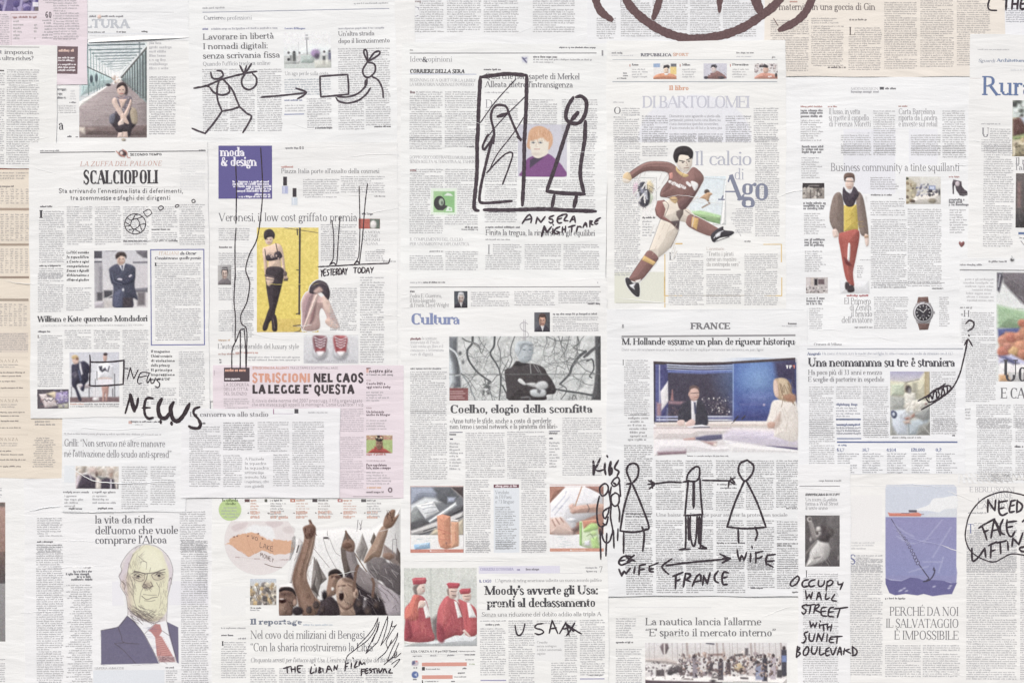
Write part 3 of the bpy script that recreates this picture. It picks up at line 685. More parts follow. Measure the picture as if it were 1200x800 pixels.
p.poly('60,240 270,318 270,350 40,450', (176, 208, 206), 3, al=.75); p.lines(24, 60, 260, 240, 380, (104, 132, 136), 4, 40, 90, 12, .7)
p.ln('82,235 270,322', 7, (88, 96, 96), 1, 0); p.ln('95,250 98,440', 6, (110, 132, 130), 1, 0); p.ell(118, 325, 12, 28, (78, 92, 100), 2); p.ell(154, 318, 11, 30, (84, 98, 106), 2)
p.poly('30,490 270,352 270,372 30,535', (238, 234, 226), 2); p.poly('270,352 340,330 518,470 518,748 30,748 30,530', (168, 152, 152), 2)
p.grad(30, 660, 518, 748, (150, 132, 130), (128, 112, 110), al=.6); p.lines(60, 30, 420, 500, 740, (146, 130, 130), 3, 160, 0, 3, .5); p.lines(30, 30, 420, 500, 660, (190, 176, 174), 3, 160, 0, 3, .5)
p.poly('518,92 518,500 335,330 335,310', (160, 176, 176), 2)
for i in range(11): x = 345 + 165 * (i / 10.0) ** 1.3; p.ln([(x, 318 - (x - 335) * 1.1), (x + 2, 345 + (x - 335) * .75)], 4 + i * .7, (84, 92, 94), 1, 0, .9)
p.ln('335,314 518,100', 13, (104, 106, 104), 1, 0); p.ln('335,330 518,470', 5, (110, 112, 112), 1, 0); p.ln('465,50 470,460', 12, (120, 132, 136), 2, 0, .7)
p.blobs(14, 275, 300, 330, 360, [(236, 220, 206), (214, 180, 160), (244, 240, 236)], 6, 14, 2); p.ell(240, 368, 18, 10, (70, 68, 74), 2)
p.poly('75,672 250,668 420,662 518,655 518,735 75,728', (112, 92, 90), 4, al=.8); p.poly('30,672 72,675 72,725 30,700', (220, 206, 190), 4)
p.ell(118, 690, 40, 14, (150, 130, 124), 4)
p.poly('275,575 400,560 440,640 410,690 390,740 320,700 262,650', (66, 58, 66), 3, 1); p.poly('395,540 440,545 450,640 410,640', (178, 160, 134), 3, 1); p.poly('250,590 290,575 280,640 250,640', (112, 112, 128), 3, 1)
p.poly('290,455 400,450 408,500 385,585 320,590 285,500', (128, 116, 126), 2, 1); p.blobs(40, 295, 460, 395, 580, [(96, 86, 98), (160, 148, 154), (112, 96, 104)], 4, 10)
p.poly('315,470 375,470 335,545', (226, 190, 172), 2); p.poly('278,462 268,500 330,600 355,585 308,500 300,465', (228, 196, 180), 2, 1); p.poly('400,470 408,500 370,600 345,590 380,520', (226, 192, 176), 2, 1)
p.poly('330,590 350,575 388,640 375,650 330,620', (224, 190, 172), 2, 1); p.poly('310,640 345,610 350,670 320,672', (230, 204, 190), 2, 1)
p.poly('290,675 370,650 400,700 318,710', (64, 56, 62), 3, 1); p.poly('312,712 345,708 345,748 305,748', (226, 200, 186), 2); p.poly('345,705 378,705 382,748 345,748', (216, 186, 170), 2)
p.ell(340, 394, 38, 45, (72, 58, 60), 2); p.ell(368, 412, 13, 28, (76, 62, 64), 3); p.ell(333, 406, 30, 39, (226, 190, 172), 2); p.poly('300,395 312,360 350,350 370,380 340,372', (70, 56, 58), 2, 1)
for x in (322, 347): p.ell(x, 404, 6, 3, (84, 62, 62), 1)
p.ln('322,430 347,430', 5, (196, 110, 106), 1, 0); p.ln('312,450 332,462 356,450', 5, (196, 156, 140), 2); p.noise(5).done('woman sitting on a footbridge with crossed arms')
p = Pic(330, 744, 390, 778, cut=True); p.ell(350, 762, 18, 12, (184, 170, 150), 2).ell(356, 768, 10, 6, (130, 124, 112), 2).done('shoe tip below the picture edge')
Z('1a')
T('a', 328, 730, 356, 60, 'did', INK, 'drop_cap'); TL(378, 772, 398, 10, INK, 1); TL(425, 772, 436, 6, INK, 1)
C(388, 505, 428, 560, 'c', p=3, c=(200, 198, 198)); TL(390, 580, 430, 8); C(328, 590, 425, 640, c=(160, 158, 160))
C(838, 232, 972, 400, 'l', p=4.9, c=(168, 166, 170)); C(838, 428, 984, 760)
# ---- header strip pasted over it, its lower edge lifting
page('narrow header strip with grey culture heading and a lifting lower edge', 60, -40, 222, 47, 3, COOL, -0.5)
Z('1a')
R(330, 66, 978, 69, (206, 206, 208)); TL(500, 98, 545, 10, (120, 118, 124), 1); TL(570, 98, 686, 10, (120, 118, 124), 1)
T('LA CULTURA', 250, 158, 728, 50, 'slab', (190, 194, 202)); TL(495, 186, 585, 8); TL(655, 185, 710, 8, INK, 1); TL(795, 183, 825, 9, INK, 1)
R(330, 186, 980, 194, (226, 228, 232), h=PHO); C(500, 196, 800, 210, c=(214, 214, 216)); p = Pic(545, 80, 575, 110, cut=True); p.ell(558, 96, 12, 12, (232, 196, 180), 2).done(h=BLK)
def flap():
    n = 40; t = np.linspace(0, 1, n); x = 104 + 118 * t; y = 47.2 - 4.0 * t
    rows = []
    for f in range(5):
        g = f / 4.0; rows.append(P3(x, y - 3.2 * np.sin(np.pi * np.clip(t + .04, 0, 1)) * (1 - g) + g * 2.8 * (1 - .6 * t), 3 * LV + 0.0002 + 0.0022 * g ** 1.5 * np.sin(np.pi * np.clip(t * .9 + .1, 0, 1)) ** .7))
    v = np.concatenate(rows); i = np.arange(n - 1)
    mesh_obj('lifted_edge', v, np.concatenate([np.stack([i + r * n, i + (r + 1) * n, i + (r + 1) * n + 1, i + r * n + 1], 1) for r in range(4)]), paper(WHT), cur.o, cur.org)
flap()

# ---- careers page
page('careers page about digital nomads with a small beach photo', 222, -40, 464, 168, 3, (240, 240, 239), 0.9)
Z('1b')
TL(35, 50, 155, 9, (150, 150, 156)); TL(885, 24, 1084, 8, (168, 168, 172)); R(35, 58, 1084, 62, (150, 154, 176), rot=1.15)
T('Carriere', 40, 112, 148, 22, 'reg', (112, 112, 124), 'section_heading'); T('e professioni', 150, 112, 312, 22, 'light', (150, 150, 160), 'section_heading')
TL(35, 170, 80, 11, (96, 100, 160), 1); TL(84, 166, 455, 10, (160, 160, 172))
T('Lavorare in libert\u00e0', 36, 222, 436, 34, 'reg', (98, 96, 102)); T('I nomadi digitali:', 36, 276, 402, 34, 'reg', (98, 96, 102)); T('senza scrivania fissa', 36, 328, 470, 34, 'reg', (98, 96, 102))
T("Quando l'ufficio trasloca online", 36, 368, 415, 22, 'light', (140, 140, 146), 'subheadline')
C(36, 385, 178, 738); C(188, 385, 326, 738); C(342, 385, 478, 738)
T('Lavoro di Bisogno', 497, 166, 612, 11, 'bold', (110, 120, 180), 'caption', rot=0)
p = Pic(492, 180, 757, 384, (240, 240, 240)); Z('D5'); p.u = 1.6; p.gx, p.gy = np.meshgrid(np.linspace(130, 1120, p.nx + 1), np.linspace(-60, 716, p.ny + 1))
p.grad(130, 180, 1120, 460, (240, 240, 240), (226, 232, 232)).poly('470,330 700,250 1120,280 1120,470 470,460', (226, 234, 234), 40, al=.8)
p.grad(130, 450, 1120, 716, (204, 206, 204), (204, 212, 206)).poly('480,440 760,420 770,560 720,610 480,600', (180, 194, 188), 8).rect(470, 420, 720, 445, (206, 210, 206))
p.ln('612,100 618,420', 14, (112, 110, 116), 4, 0).ln('440,160 440,400', 6, (190, 190, 192), 4, 0).rect(580, 60, 650, 110, (176, 176, 180), 8).rect(590, 0, 640, 30, (170, 170, 174), 8)
p.ell(790, 400, 92, 84, (168, 138, 186), 14).ell(800, 320, 60, 30, (206, 196, 220), 20, al=.6).ell(820, 460, 50, 60, (92, 80, 102), 14)
p.ell(345, 370, 26, 24, (60, 58, 62), 6).rect(310, 390, 380, 610, (92, 94, 94), 10).ell(228, 380, 24, 26, (100, 96, 98), 8).ell(228, 525, 30, 30, (62, 60, 62), 8).rect(260, 440, 290, 600, (130, 130, 130), 8)
p.ell(975, 370, 24, 26, (104, 96, 98), 6).rect(935, 400, 1000, 460, (230, 228, 228), 8).rect(940, 460, 1000, 640, (92, 94, 96), 8).ell(1085, 360, 22, 24, (110, 104, 114), 6).rect(1060, 390, 1120, 580, (116, 116, 140), 10).ell(460, 390, 16, 20, (90, 90, 92), 8).rect(430, 410, 480, 560, (216, 214, 214), 8)
p.poly('130,560 460,560 440,620 130,620', (176, 178, 176), 8, al=.7).poly('760,560 1120,540 1120,716 780,716', (214, 212, 198), 12, al=.7).noise(4)
Z('1b'); p.done('faint photo of people around a beach hut')
T('Un ago perde sulla costa', 496, 424, 742, 22, 'light', (150, 150, 154), 'subheadline', rot=0)
C(496, 440, 752, 545, p=2.9, c=(150, 160, 172)); TL(494, 568, 592, 9, (120, 128, 170), 1); C(498, 585, 606, 630, p=3.2, c=(160, 160, 164)); R(494, 640, 606, 645, (120, 132, 184)); C(622, 550, 758, 722); TL(668, 724, 762, 9, INK, 1)
TL(797, 164, 1050, 9, (160, 160, 172)); T("Un'altra strada", 796, 202, 1000, 26, 'did', (120, 118, 124)); T('dopo il licenziamento', 796, 242, 1086, 26, 'did', (120, 118, 124))
C(798, 268, 1086, 560); C(798, 560, 940, 738); C(952, 560, 1088, 704); TL(1000, 716, 1090, 9, INK, 1)

# ---- top centre pages
page('page of plain text columns with a pale initial C at the top centre', 462, -60, 692, 54, 1, (238, 238, 238), 0)
Z('1c')
T('C', 50, 94, 100, 54, 'light', (140, 136, 160), 'drop_cap'); TL(62, 14, 104, 11, (150, 130, 132), 1)
C(48, -60, 236, 184, skip=(40, -80, 104, 100)); C(258, -60, 446, 184); C(464, -60, 656, 184); C(740, -60, 972, 184)
page('page of grey text columns behind the big brown brush drawing', 688, -60, 906, 52, 1.5, (237, 237, 238), 0)
Z('1d')
C(-4, -60, 102, 218, skip=(-10, -80, 100, 95)); C(132, -60, 300, 214); C(310, -60, 505, 214); C(520, -60, 690, 214); C(705, -60, 890, 214); R(130, -60, 133, 40, (170, 168, 172))
page('cream page with a headline about a drop of gin at the top right', 896, -60, 1178, 90, 2, (237, 229, 219), 0)
Z('1e')
T('La maternit\u00e0 in una goccia di Gin', -130, 54, 424, 36, 'reg', (124, 112, 110)); TL(-20, 14, 20, 10, (190, 120, 100), 1)
bc = (142, 128, 120)
C(-120, 102, 76, 372, c=bc); C(92, 92, 244, 128, 'l', c=bc); C(92, 132, 258, 350, c=bc); TL(178, 356, 270, 9, (90, 80, 78), 1); TL(290, 108, 380, 9, (110, 98, 92), 1); T('L', 288, 184, 318, 42, 'did', (110, 98, 94), 'drop_cap')
C(286, 142, 456, 366, c=bc, skip=(280, 140, 318, 186)); C(472, 10, 640, 364, c=bc); C(660, 0, 832, 358, c=bc); C(850, -30, 1020, 350, c=bc)
page('white page scrap in the top right corner with a few lines under handwriting', 1172, -60, 1260, 60, 1.5, (238, 238, 240), 0)
Z('1e'); C(1105, 40, 1500, 126, c=(120, 122, 140))
# ---- match fixing satire page
page('satirical football page with tall SCALCIOPOLI headline and a man in a dark suit', 35, 167, 245, 489, 7, WHT, 0.4)
Z('2a')
R(226, 84, 1156, 89, (104, 102, 106), rot=.55); TL(226, 84, 330, 7); TL(1118, 80, 1152, 7)
p = Pic(640, 66, 735, 128, cut=True); p.ell(690, 96, 26, 20, (90, 70, 74), 3).ln('655,84 672,100 700,116', 7, (206, 120, 100), 2).ln('690,74 712,90 716,116 730,120', 6, (196, 110, 96), 2).ell(684, 94, 9, 10, (226, 206, 200), 2).done('small emblem', h=TXT)
T('SECONDO TEMPO', 732, 108, 910, 13, 'sansb', (70, 68, 72), 'section_heading')
T('LA ZUFFA DEL PALLONE', 450, 166, 910, 27, 'light', (206, 130, 112), 'subheadline', slant=.2, track=16)
T('SCALCIOPOLI', 468, 266, 888, 76, 'bold', (62, 58, 62), track=6)
T("Sta arrivando l'ennesima lista di deferimenti,", 330, 318, 1030, 26, 'sans', (84, 82, 88), 'subheadline', rot=0); T('tra scommesse e sfoghi dei dirigenti', 396, 357, 960, 26, 'sans', (84, 82, 88), 'subheadline', rot=0)
C(1010, 130, 1150, 300, p=3, c=(222, 221, 221), name='show_through_print')
TL(226, 398, 300, 9, INK, 1); T('I', 220, 458, 240, 44, 'bold', INK, 'drop_cap')
C(220, 416, 360, 716, skip=(210, 410, 244, 462)); TL(222, 730, 350, 9, INK, 1); C(220, 736, 356, 800)
C(376, 390, 518, 610); C(534, 390, 676, 610); C(692, 390, 834, 612); C(852, 390, 992, 512); TL(852, 526, 956, 9, INK, 1); C(852, 534, 992, 590); TL(692, 590, 992, 8, INK, 1); C(1008, 378, 1148, 612)
for i, s in enumerate(('La FIGC vorrebbe', 'la squalifica', 'a Conte e ogni', 'competizione', 'Zeman e Agnelli', 'dichiarazione e', 'offese al giudice')): T(s, 374, 658 + i * 25.5, 500, 15, 'sansb', (70, 68, 72), 'quote', slant=.15, rot=0)
Z('3a'); C(374, 78, 512, 214); C(214, 0, 354, 216)
Z('B6')
p = Pic(100, 80, 690, 712, (214, 210, 214)); p.grad(100, 80, 690, 712, (206, 204, 210), (224, 218, 218))
p.rect(100, 85, 188, 165, (84, 82, 92), 2).rect(100, 195, 188, 215, (100, 98, 108), 2).rect(105, 215, 190, 640, (176, 172, 178), 3).rect(160, 260, 186, 540, (140, 136, 144), 6).rect(130, 540, 190, 630, (92, 88, 94), 4)
p.poly('560,80 690,80 690,165 640,160 575,110', (112, 108, 116), 4).rect(530, 205, 690, 222, (112, 110, 120), 3).rect(230, 80, 345, 92, (150, 148, 154), 3).rect(545, 240, 690, 490, (210, 204, 208), 6).poly('540,500 690,490 690,540 540,540', (124, 122, 132), 3)
p.rect(205, 520, 300, 600, (74, 72, 80), 4).rect(575, 540, 660, 690, (120, 112, 116), 5).ln('205,620 300,570', 8, (200, 198, 200), 2, 0).rect(200, 630, 300, 712, (200, 192, 188), 8).poly('100,660 200,640 200,712 100,712', (186, 178, 186), 6)
p.poly('345,230 270,275 268,330 285,430 310,480 300,640 320,705 520,705 525,610 580,620 545,480 555,340 545,260 450,225', (74, 76, 96), 3, 1).poly('320,560 415,520 410,705 325,705', (86, 90, 118), 5, 1)
p.rect(415, 600, 520, 705, (70, 62, 70), 4).poly('365,225 445,225 425,300 410,310', (222, 222, 232), 2).poly('398,245 418,245 412,310', (74, 76, 104), 2)
p.poly('280,350 420,430 540,350 530,420 440,460 320,440', (62, 64, 84), 4, 1).poly('350,400 380,385 410,395 400,412', (206, 200, 214), 2, 1).poly('480,365 505,345 520,360 490,378', (206, 200, 214), 2, 1).ell(418, 515, 12, 16, (222, 220, 226), 3).ln('300,330 320,420 400,450', 5, (108, 112, 138), 3)
p.ell(400, 185, 44, 58, (222, 188, 168), 2).ell(372, 190, 14, 40, (196, 160, 142), 4).poly('340,170 338,130 370,98 430,100 458,135 452,170 440,150 395,140 360,165', (72, 60, 60), 3, 1)
for x in (384, 420): p.ell(x, 176, 8, 4, (90, 70, 66), 1)
p.ln('388,212 418,212', 6, (176, 110, 104), 1, 0).ln('402,182 406,198', 4, (190, 150, 132), 1, 0).noise(6).done('man in dark suit with folded arms')
Z('2a'); FR(846, 632, 1150, 1172, 6, (112, 116, 176)); T('ITALIANI', 892, 664, 1004, 18, 'light', (206, 150, 104), 'subheadline', slant=.15, track=10); T('da Oscar', 1010, 664, 1100, 18, 'bold', (90, 88, 96), 'subheadline', slant=.15)
T('Consistevano quelle poesie', 868, 690, 1128, 16, 'bold', (100, 98, 106), 'subheadline', slant=.15); T('I', 868, 728, 880, 20, 'bold', INK, 'drop_cap'); C(872, 706, 1126, 1146)
Z('3a')
T('William e Kate querelano Mondadori', 212, 272, 828, 33, 'bold', (78, 76, 80)); T('LA NOTA DEL FUTURO DELLA PRINCIPESSA SU UNA RIVISTA FEMMINILE DEL GRUPPO', 230, 298, 806, 9, 'light', (140, 138, 142), 'subheadline')
TL(214, 332, 280, 9, INK, 1); C(212, 345, 352, 640, skip=(205, 340, 232, 366)); T('L', 212, 364, 226, 16, 'bold', INK, 'drop_cap')
C(364, 316, 510, 430); C(528, 316, 672, 430); C(690, 316, 832, 744)
Z('B7')
p = Pic(418, 75, 1000, 662, (212, 212, 220)); p.grad(418, 75, 1000, 600, (206, 206, 216), (222, 222, 226)); p.rect(418, 600, 1000, 662, (132, 106, 108), 4).lines(30, 418, 605, 960, 655, (110, 84, 88), 4, 60, 0, 8)
p.ln('560,300 690,560', 3, (190, 190, 196), 2, 0).rect(640, 470, 652, 610, (110, 108, 116), 2).ln('440,480 440,605', 6, (110, 108, 116), 2, 0).poly('520,460 660,440 665,490 540,500', (186, 172, 176), 4)
p.poly('445,225 480,215 545,190 590,178 650,230 668,300 640,330 640,400 600,450 580,530 545,505 570,460 545,440 500,470 555,620 525,640 480,510 445,460 442,330', (56, 54, 74), 3, 1).poly('525,190 550,200 575,330 555,345 535,260', (226, 224, 232), 3).poly('520,290 535,290 560,400 545,420', (92, 98, 130), 4)
p.poly('450,330 490,300 510,340 480,370', (120, 112, 130), 5, 1).poly('465,355 520,250 540,190 515,185 470,230', (72, 68, 88), 5, 1, .6)
p.ell(485, 165, 34, 50, (222, 184, 166), 2).ell(482, 132, 38, 26, (206, 172, 116), 3).poly('480,150 525,150 520,200 490,200', (226, 186, 168), 3, 1).ell(505, 150, 16, 14, (120, 84, 66), 4)
p.rect(690, 190, 900, 470, (226, 226, 232), 6).rect(735, 300, 745, 400, (80, 78, 84), 2).rect(715, 390, 722, 600, (90, 88, 94), 2).rect(940, 330, 950, 600, (104, 102, 108), 2).rect(915, 500, 928, 600, (120, 118, 124), 2)
p.ell(835, 140, 24, 46, (206, 166, 152), 2).ell(840, 100, 24, 18, (76, 62, 64), 2).poly('745,240 800,205 870,205 930,240 930,390 745,390', (234, 234, 240), 3).poly('760,240 800,235 800,280 835,255 860,300 880,240 890,240 870,305 835,290 800,310 770,285', (70, 68, 80), 3)
p.ln('760,390 830,378 900,392', 22, (224, 196, 186), 3).rect(750, 395, 920, 462, (236, 232, 238), 3).poly('790,462 880,462 870,560 855,655 840,655 835,560 820,655 800,655 800,560', (196, 148, 136), 3).rect(690, 480, 760, 640, (228, 224, 226), 4, .8).ell(720, 625, 30, 16, (236, 230, 228), 3)
p.noise(6).done('two seated figures, one with a letter W on the chest')
p = Pic(40, 510, 408, 735, (92, 84, 92)); p.poly('60,565 150,560 160,600 240,610 275,705 130,725', (222, 208, 206), 3).poly('150,560 250,530 320,600 240,615', (226, 206, 170), 4).poly('260,550 408,530 408,660 290,680 250,620', (156, 138, 192), 4).poly('300,560 400,580 380,620 300,600', (196, 184, 214), 5).poly('280,690 408,670 408,735 290,735', (186, 182, 160), 5)
p.ln('100,640 130,625 150,650 170,630 200,645 230,615', 8, (74, 66, 74), 2).lines(20, 60, 560, 260, 720, (190, 120, 120), 3, 40, 40, 60, .6).blobs(30, 250, 520, 408, 730, [(120, 104, 160), (206, 196, 216), (86, 80, 96)], 5, 16, al=.6).noise(6).done('pile of magazines')
Z('3a'); TL(396, 738, 470, 8, (206, 130, 110)); TL(474, 738, 668, 8); TL(396, 750, 668, 7, (150, 148, 150))
for i, s in enumerate(('Il magazine', 'Chiesi accusato', 'di violazione', 'della privacy', 'Il principe', 'impressione', 'un titolo di "CHI"'.replace('"', "'"))): T(s, 848, 446 + i * 26, 955 + (i % 3) * 14, 15, 'sansb', (74, 72, 76), 'quote', rot=0)
C(1006, 436, 1148, 742); C(850, 640, 990, 738)
crease('30,40 140,60 300,58', 1.0); Z('2a'); crease('180,172 330,215', 1.2); crease('260,590 520,575 900,588 1150,596', 1.1); crease('300,700 420,680', 1.0); Z('3a'); crease('850,10 1010,18 1150,40', 1.1)

# ---- fashion and design page
page('fashion and design page with purple title box and yellow lingerie photo', 243, 167, 466, 470, 4, WHT, 0)
Z('2b')
R(125, 52, 426, 350, (98, 90, 160), 'title_box'); T('moda', 134, 112, 270, 50, 'bold', (240, 236, 246), 'section_heading'); T('& design', 136, 166, 338, 50, 'bold', (240, 236, 246), 'section_heading')
for i, x in enumerate((204, 204, 208, 278, 224)): TL(x, 260 + i * 13, 416, 11, (226, 222, 240), 1)
TL(328, 331, 416, 11, (226, 222, 240), 1); TL(238, 343, 416, 10, (226, 222, 240), 1)
TL(500, 70, 570, 9, (110, 108, 114), 1); T('03', 578, 72, 606, 16, 'sansb', (104, 100, 104), 'page_number'); TL(476, 176, 555, 10, (196, 120, 110), 1)
T("Piazza Italia porte all'assalto della cosmesi", 476, 207, 1028, 26, 'light', (112, 110, 116)); C(600, 236, 800, 345); C(812, 220, 1058, 318); TL(1000, 340, 1058, 8)
for x, y, c in ((488, 226, (176, 182, 222)), (541, 290, (206, 216, 228))):
    p = Pic(x - 16, y - 4, x + 36, y + 104, cut=True, name='illustration', D=2); p.rect(x, y, x + 22, y + 50, (66, 60, 66)).rect(x - 6, y + 52, x + 28, y + 96, c, 2).rect(x + 2, y + 54, x + 8, y + 92, (236, 238, 246), 1, .7).done('small nail varnish bottle')
T('Veronesi, il low cost griffato premia', 124, 476, 904, 46, 'light', (106, 104, 110), 'headline')
C(126, 512, 296, 590); TL(128, 626, 200, 9, INK, 1); C(126, 650, 316, 748); C(200, 750, 320, 1130)
Z('3b'); C(126, 80, 196, 155); C(126, 205, 320, 330)
mugshot(121, -44, 197, 66, (186, 182, 180), (84, 78, 80), (214, 186, 172), (120, 112, 116)).done('grey portrait of a bald man')
T("L'autogestito araldo del luxury style", 120, 424, 576, 28, 'light', (120, 118, 124)); TL(124, 380, 188, 8, (196, 150, 110), 1); TL(220, 450, 360, 9, (196, 120, 104)); TL(124, 458, 240, 9, (176, 130, 120)); C(290, 464, 582, 500, p=3.2); TL(130, 490, 140, 8, INK, 1); TL(130, 504, 140, 8, INK, 1)
Z('2b'); C(700, 490, 900, 700); C(1010, 630, 1056, 660); TL(930, 440, 1008, 12, INK, 1)
p = Pic(912, 462, 1032, 518, (196, 96, 84), name='photo'); p.rect(975, 462, 1032, 518, (104, 116, 104), 2).ell(995, 495, 18, 24, (232, 226, 222), 3).noise(5).done('tiny red and green advert')
for i, s in enumerate(('LA MODA', 'A COME', 'AFFARI', 'ITALIANA')): T(s, 930, 545 + i * 21, 1032 - (i % 2) * 12, 15, 'light', (140, 138, 144), 'subheadline')
C(950, 640, 1056, 700); Z('3b'); C(752, 80, 900, 330); C(920, 18, 1052, 500, p=2.9)
TL(1050, -62, 1130, 8, (150, 150, 154))
Z('A3')
p = Pic(36, 40, 464, 765, (236, 208, 88)); p.grad(36, 40, 464, 680, (238, 212, 98), (236, 208, 84)).grad(36, 670, 464, 765, (226, 192, 84), (220, 186, 82)).noise(3, 4)
p.ln('335,36 330,640', 13, (72, 64, 68), 1.2, 0).ln('316,50 318,90', 8, (72, 64, 68), 1, 0).ln('230,42 460,76', 4, (96, 84, 66), 1, 0).ln('310,640 335,632', 8, (72, 64, 68), 1, 0).ln('312,334 330,334', 6, (80, 70, 66), 1, 0)
sk = (226, 190, 166)
p.poly('75,190 95,175 125,165 165,150 205,165 225,240 235,340 250,385 235,400 210,380 205,300 200,250 205,320 120,325 120,260 108,270 118,385 95,380 82,270', sk, 2, 1).poly('90,250 118,360 105,420 95,380', (200, 160, 138), 3, 1, .7)
p.poly('108,318 210,318 222,380 185,540 160,640 175,690 140,690 118,560 105,480 98,400', (66, 56, 62), 2, 1).poly('112,620 150,560 160,650 130,690 95,740 80,735', (62, 52, 58), 2, 1)
p.poly('78,720 100,670 125,655 112,735 95,755 78,750', (58, 48, 54), 2, 1).poly('138,660 165,645 178,700 175,755 145,755 140,710', (58, 48, 54), 2, 1).ln('148,670 160,735', 3, (120, 100, 96), 1, 0)
p.poly('98,240 130,225 155,245 160,215 195,205 208,250 115,272', (70, 60, 68), 2, 1).ln('92,190 98,245', 5, (74, 64, 70), 1, 0).ln('168,150 180,210', 6, (74, 64, 70), 1, 0).blobs(10, 110, 225, 200, 262, [(196, 170, 160), (96, 84, 90)], 4, 8)
p.poly('100,385 145,380 155,405 130,440 110,440', sk, 2, 1).ln('96,372 150,385', 12, (104, 88, 92), 2, 0).ln('100,396 150,402', 6, (120, 104, 104), 2, 0).ell(232, 360, 14, 18, (110, 92, 92), 2).poly('225,395 255,390 250,410 220,410', (90, 78, 74), 2)
p.ell(120, 122, 28, 38, (232, 198, 176), 2).poly('85,110 90,65 130,50 160,80 155,120 140,105 110,110 100,125', (66, 56, 62), 2, 1)
for x in (110, 130): p.ell(x, 122, 5, 3, (84, 62, 60), 1)
p.ln('112,142 128,142', 4, (190, 96, 92), 1, 0)
p.ln('290,722 350,715', 7, (80, 68, 66), 2, 0).ln('300,765 330,758 345,735', 6, (84, 72, 68), 2)
p.noise(3).done('woman in black lingerie before a yellow backdrop')
p = Pic(340, 398, 620, 765, cut=True, name='cutout_photo')
p.poly('345,560 380,490 440,480 480,520 520,515 560,600 612,725 600,742 560,738 510,700 520,660 488,600 470,640 470,742 360,750 350,640', (206, 168, 160), 2, 1)
p.poly('355,560 385,500 430,500 400,600 380,700 355,740 350,640', (176, 140, 144), 4, 1).poly('490,520 520,520 560,610 540,640 500,590', (226, 192, 176), 3, 1).poly('400,700 420,600 450,540 440,640 425,690', (150, 110, 110), 5, 1).poly('510,690 540,670 608,725 600,742 555,738', (222, 186, 170), 2, 1)
p.poly('405,600 440,510 460,520 395,680 365,745 355,740', (226, 196, 184), 3, 1).poly('400,490 410,440 460,404 520,425 545,490 535,540 510,520 480,490 440,500', (72, 62, 70), 2, 1).poly('430,480 470,450 495,480 450,500', (196, 160, 150), 4, 1)
p.ln('420,450 470,420 520,440', 4, (110, 98, 104), 2).ln('340,715 352,740', 5, (84, 72, 68), 1, 0).noise(4).done('crouching woman hiding her face', h=BLK)
Z('C6')
p = Pic(345, 165, 1200, 610, (214, 213, 217)); p.grad(345, 165, 1200, 610, (220, 219, 222), (206, 205, 210)).rect(345, 150, 1200, 172, (190, 188, 192), 3).rect(345, 172, 1200, 186, (236, 236, 236), 2)
for x0, lx, c in ((505, 1, (150, 92, 100)), (825, -1, (188, 84, 88))):
    p.ell(x0 + 98, 440, 110, 112, (150, 148, 156), 8).ell(x0 + 98, 430, 98, 104, (228, 226, 230), 4).ell(x0 + 98, 425, 84, 92, (188, 186, 192), 4)
    p.poly([(x0, 190), (x0 + 190, 190), (x0 + 195, 330), (x0 + 165, 440), (x0 + 40, 440), (x0 + 2, 330)], c, 4, 1).poly([(x0, 190), (x0 + 60, 190), (x0 + 40, 330), (x0 + 45, 420), (x0 + 4, 330)], [v * .82 for v in c], 8, 1)
    p.rect(x0 + 40, 375, x0 + 165, 412, (176, 72, 76), 6).poly([(x0 + 45, 425), (x0 + 160, 425), (x0 + 140, 480), (x0 + 98, 500), (x0 + 62, 478)], (240, 234, 236), 4, 1)
    for i in range(4):
        y = 205 + i * 42; p.ln([(x0 + 15 + i * 8, y), (x0 + 100, y + 38), (x0 + 185 - i * 8, y)], 15, (232, 226, 230), 3, 0); p.ln([(x0 + 30 + i * 8, y + 24), (x0 + 100, y + 8), (x0 + 175 - i * 8, y + 24)], 9, (120, 84, 96), 3, 0, .7)
p.noise(3).done('pair of red canvas shoes seen from above')
T('SMANGIE SCIOA PROSTETTA DEL', 372, 590, 1180, 32, 'slim', (150, 148, 154), 'caption', rot=0); R(400, 604, 1180, 607, (170, 168, 172))
Z('2b'); crease('840,118 1000,100 1140,104', 1.4); crease('700,540 900,570', 1.0); crease('930,440 1140,400', 1.2); Z('3b'); crease('340,60 520,66 690,60', .8, .0003, (230, 212, 130)); crease('880,215 1000,225 1140,245', 1.3); crease('560,300 650,290', .9)

# ---- pink page about banners
page('pink sports page with the orange and black headline about banners', 250, 428, 473, 583, 5, PINK, 0)
Z('3b')
T('STRISCIONI', 314, 612, 642, 50, 'black', (230, 152, 124)); T('NEL CAOS', 658, 612, 940, 50, 'black', (64, 54, 58)); T("LA LEGGE E' QUESTA", 316, 676, 890, 50, 'black', (64, 54, 58))
T('STRISCIONI DA ALLENTI', 316, 538, 520, 13, 'sansb', (216, 150, 130), 'subheadline', rot=0); T('TRA LE TAPPE E SCATTISTI ALL AREE', 526, 538, 796, 12, 'sans', (160, 146, 152), 'subheadline', rot=0)
T("Il rinvio della norma del 2007 prosciuga il tifo organizzato", 312, 724, 934, 20, 'slim', (150, 136, 144), 'subheadline'); T('che ora invoca sugli appelli la montagna. Come Guarisce? I vip', 312, 746, 940, 20, 'slim', (150, 136, 144), 'subheadline')
R(156, 530, 300, 608, (84, 68, 74), 'colour_panel'); TL(162, 552, 272, 15, (222, 130, 96), 1); TL(162, 598, 244, 10, (226, 210, 214), 1)
for i, s in enumerate(('LA SCOPERTA', 'DELLA CITTA', 'DEL SILENZIO')): T(s, 154, 634 + i * 25, 298 - 6 * i, 17, 'slim', (120, 104, 112), 'subheadline')
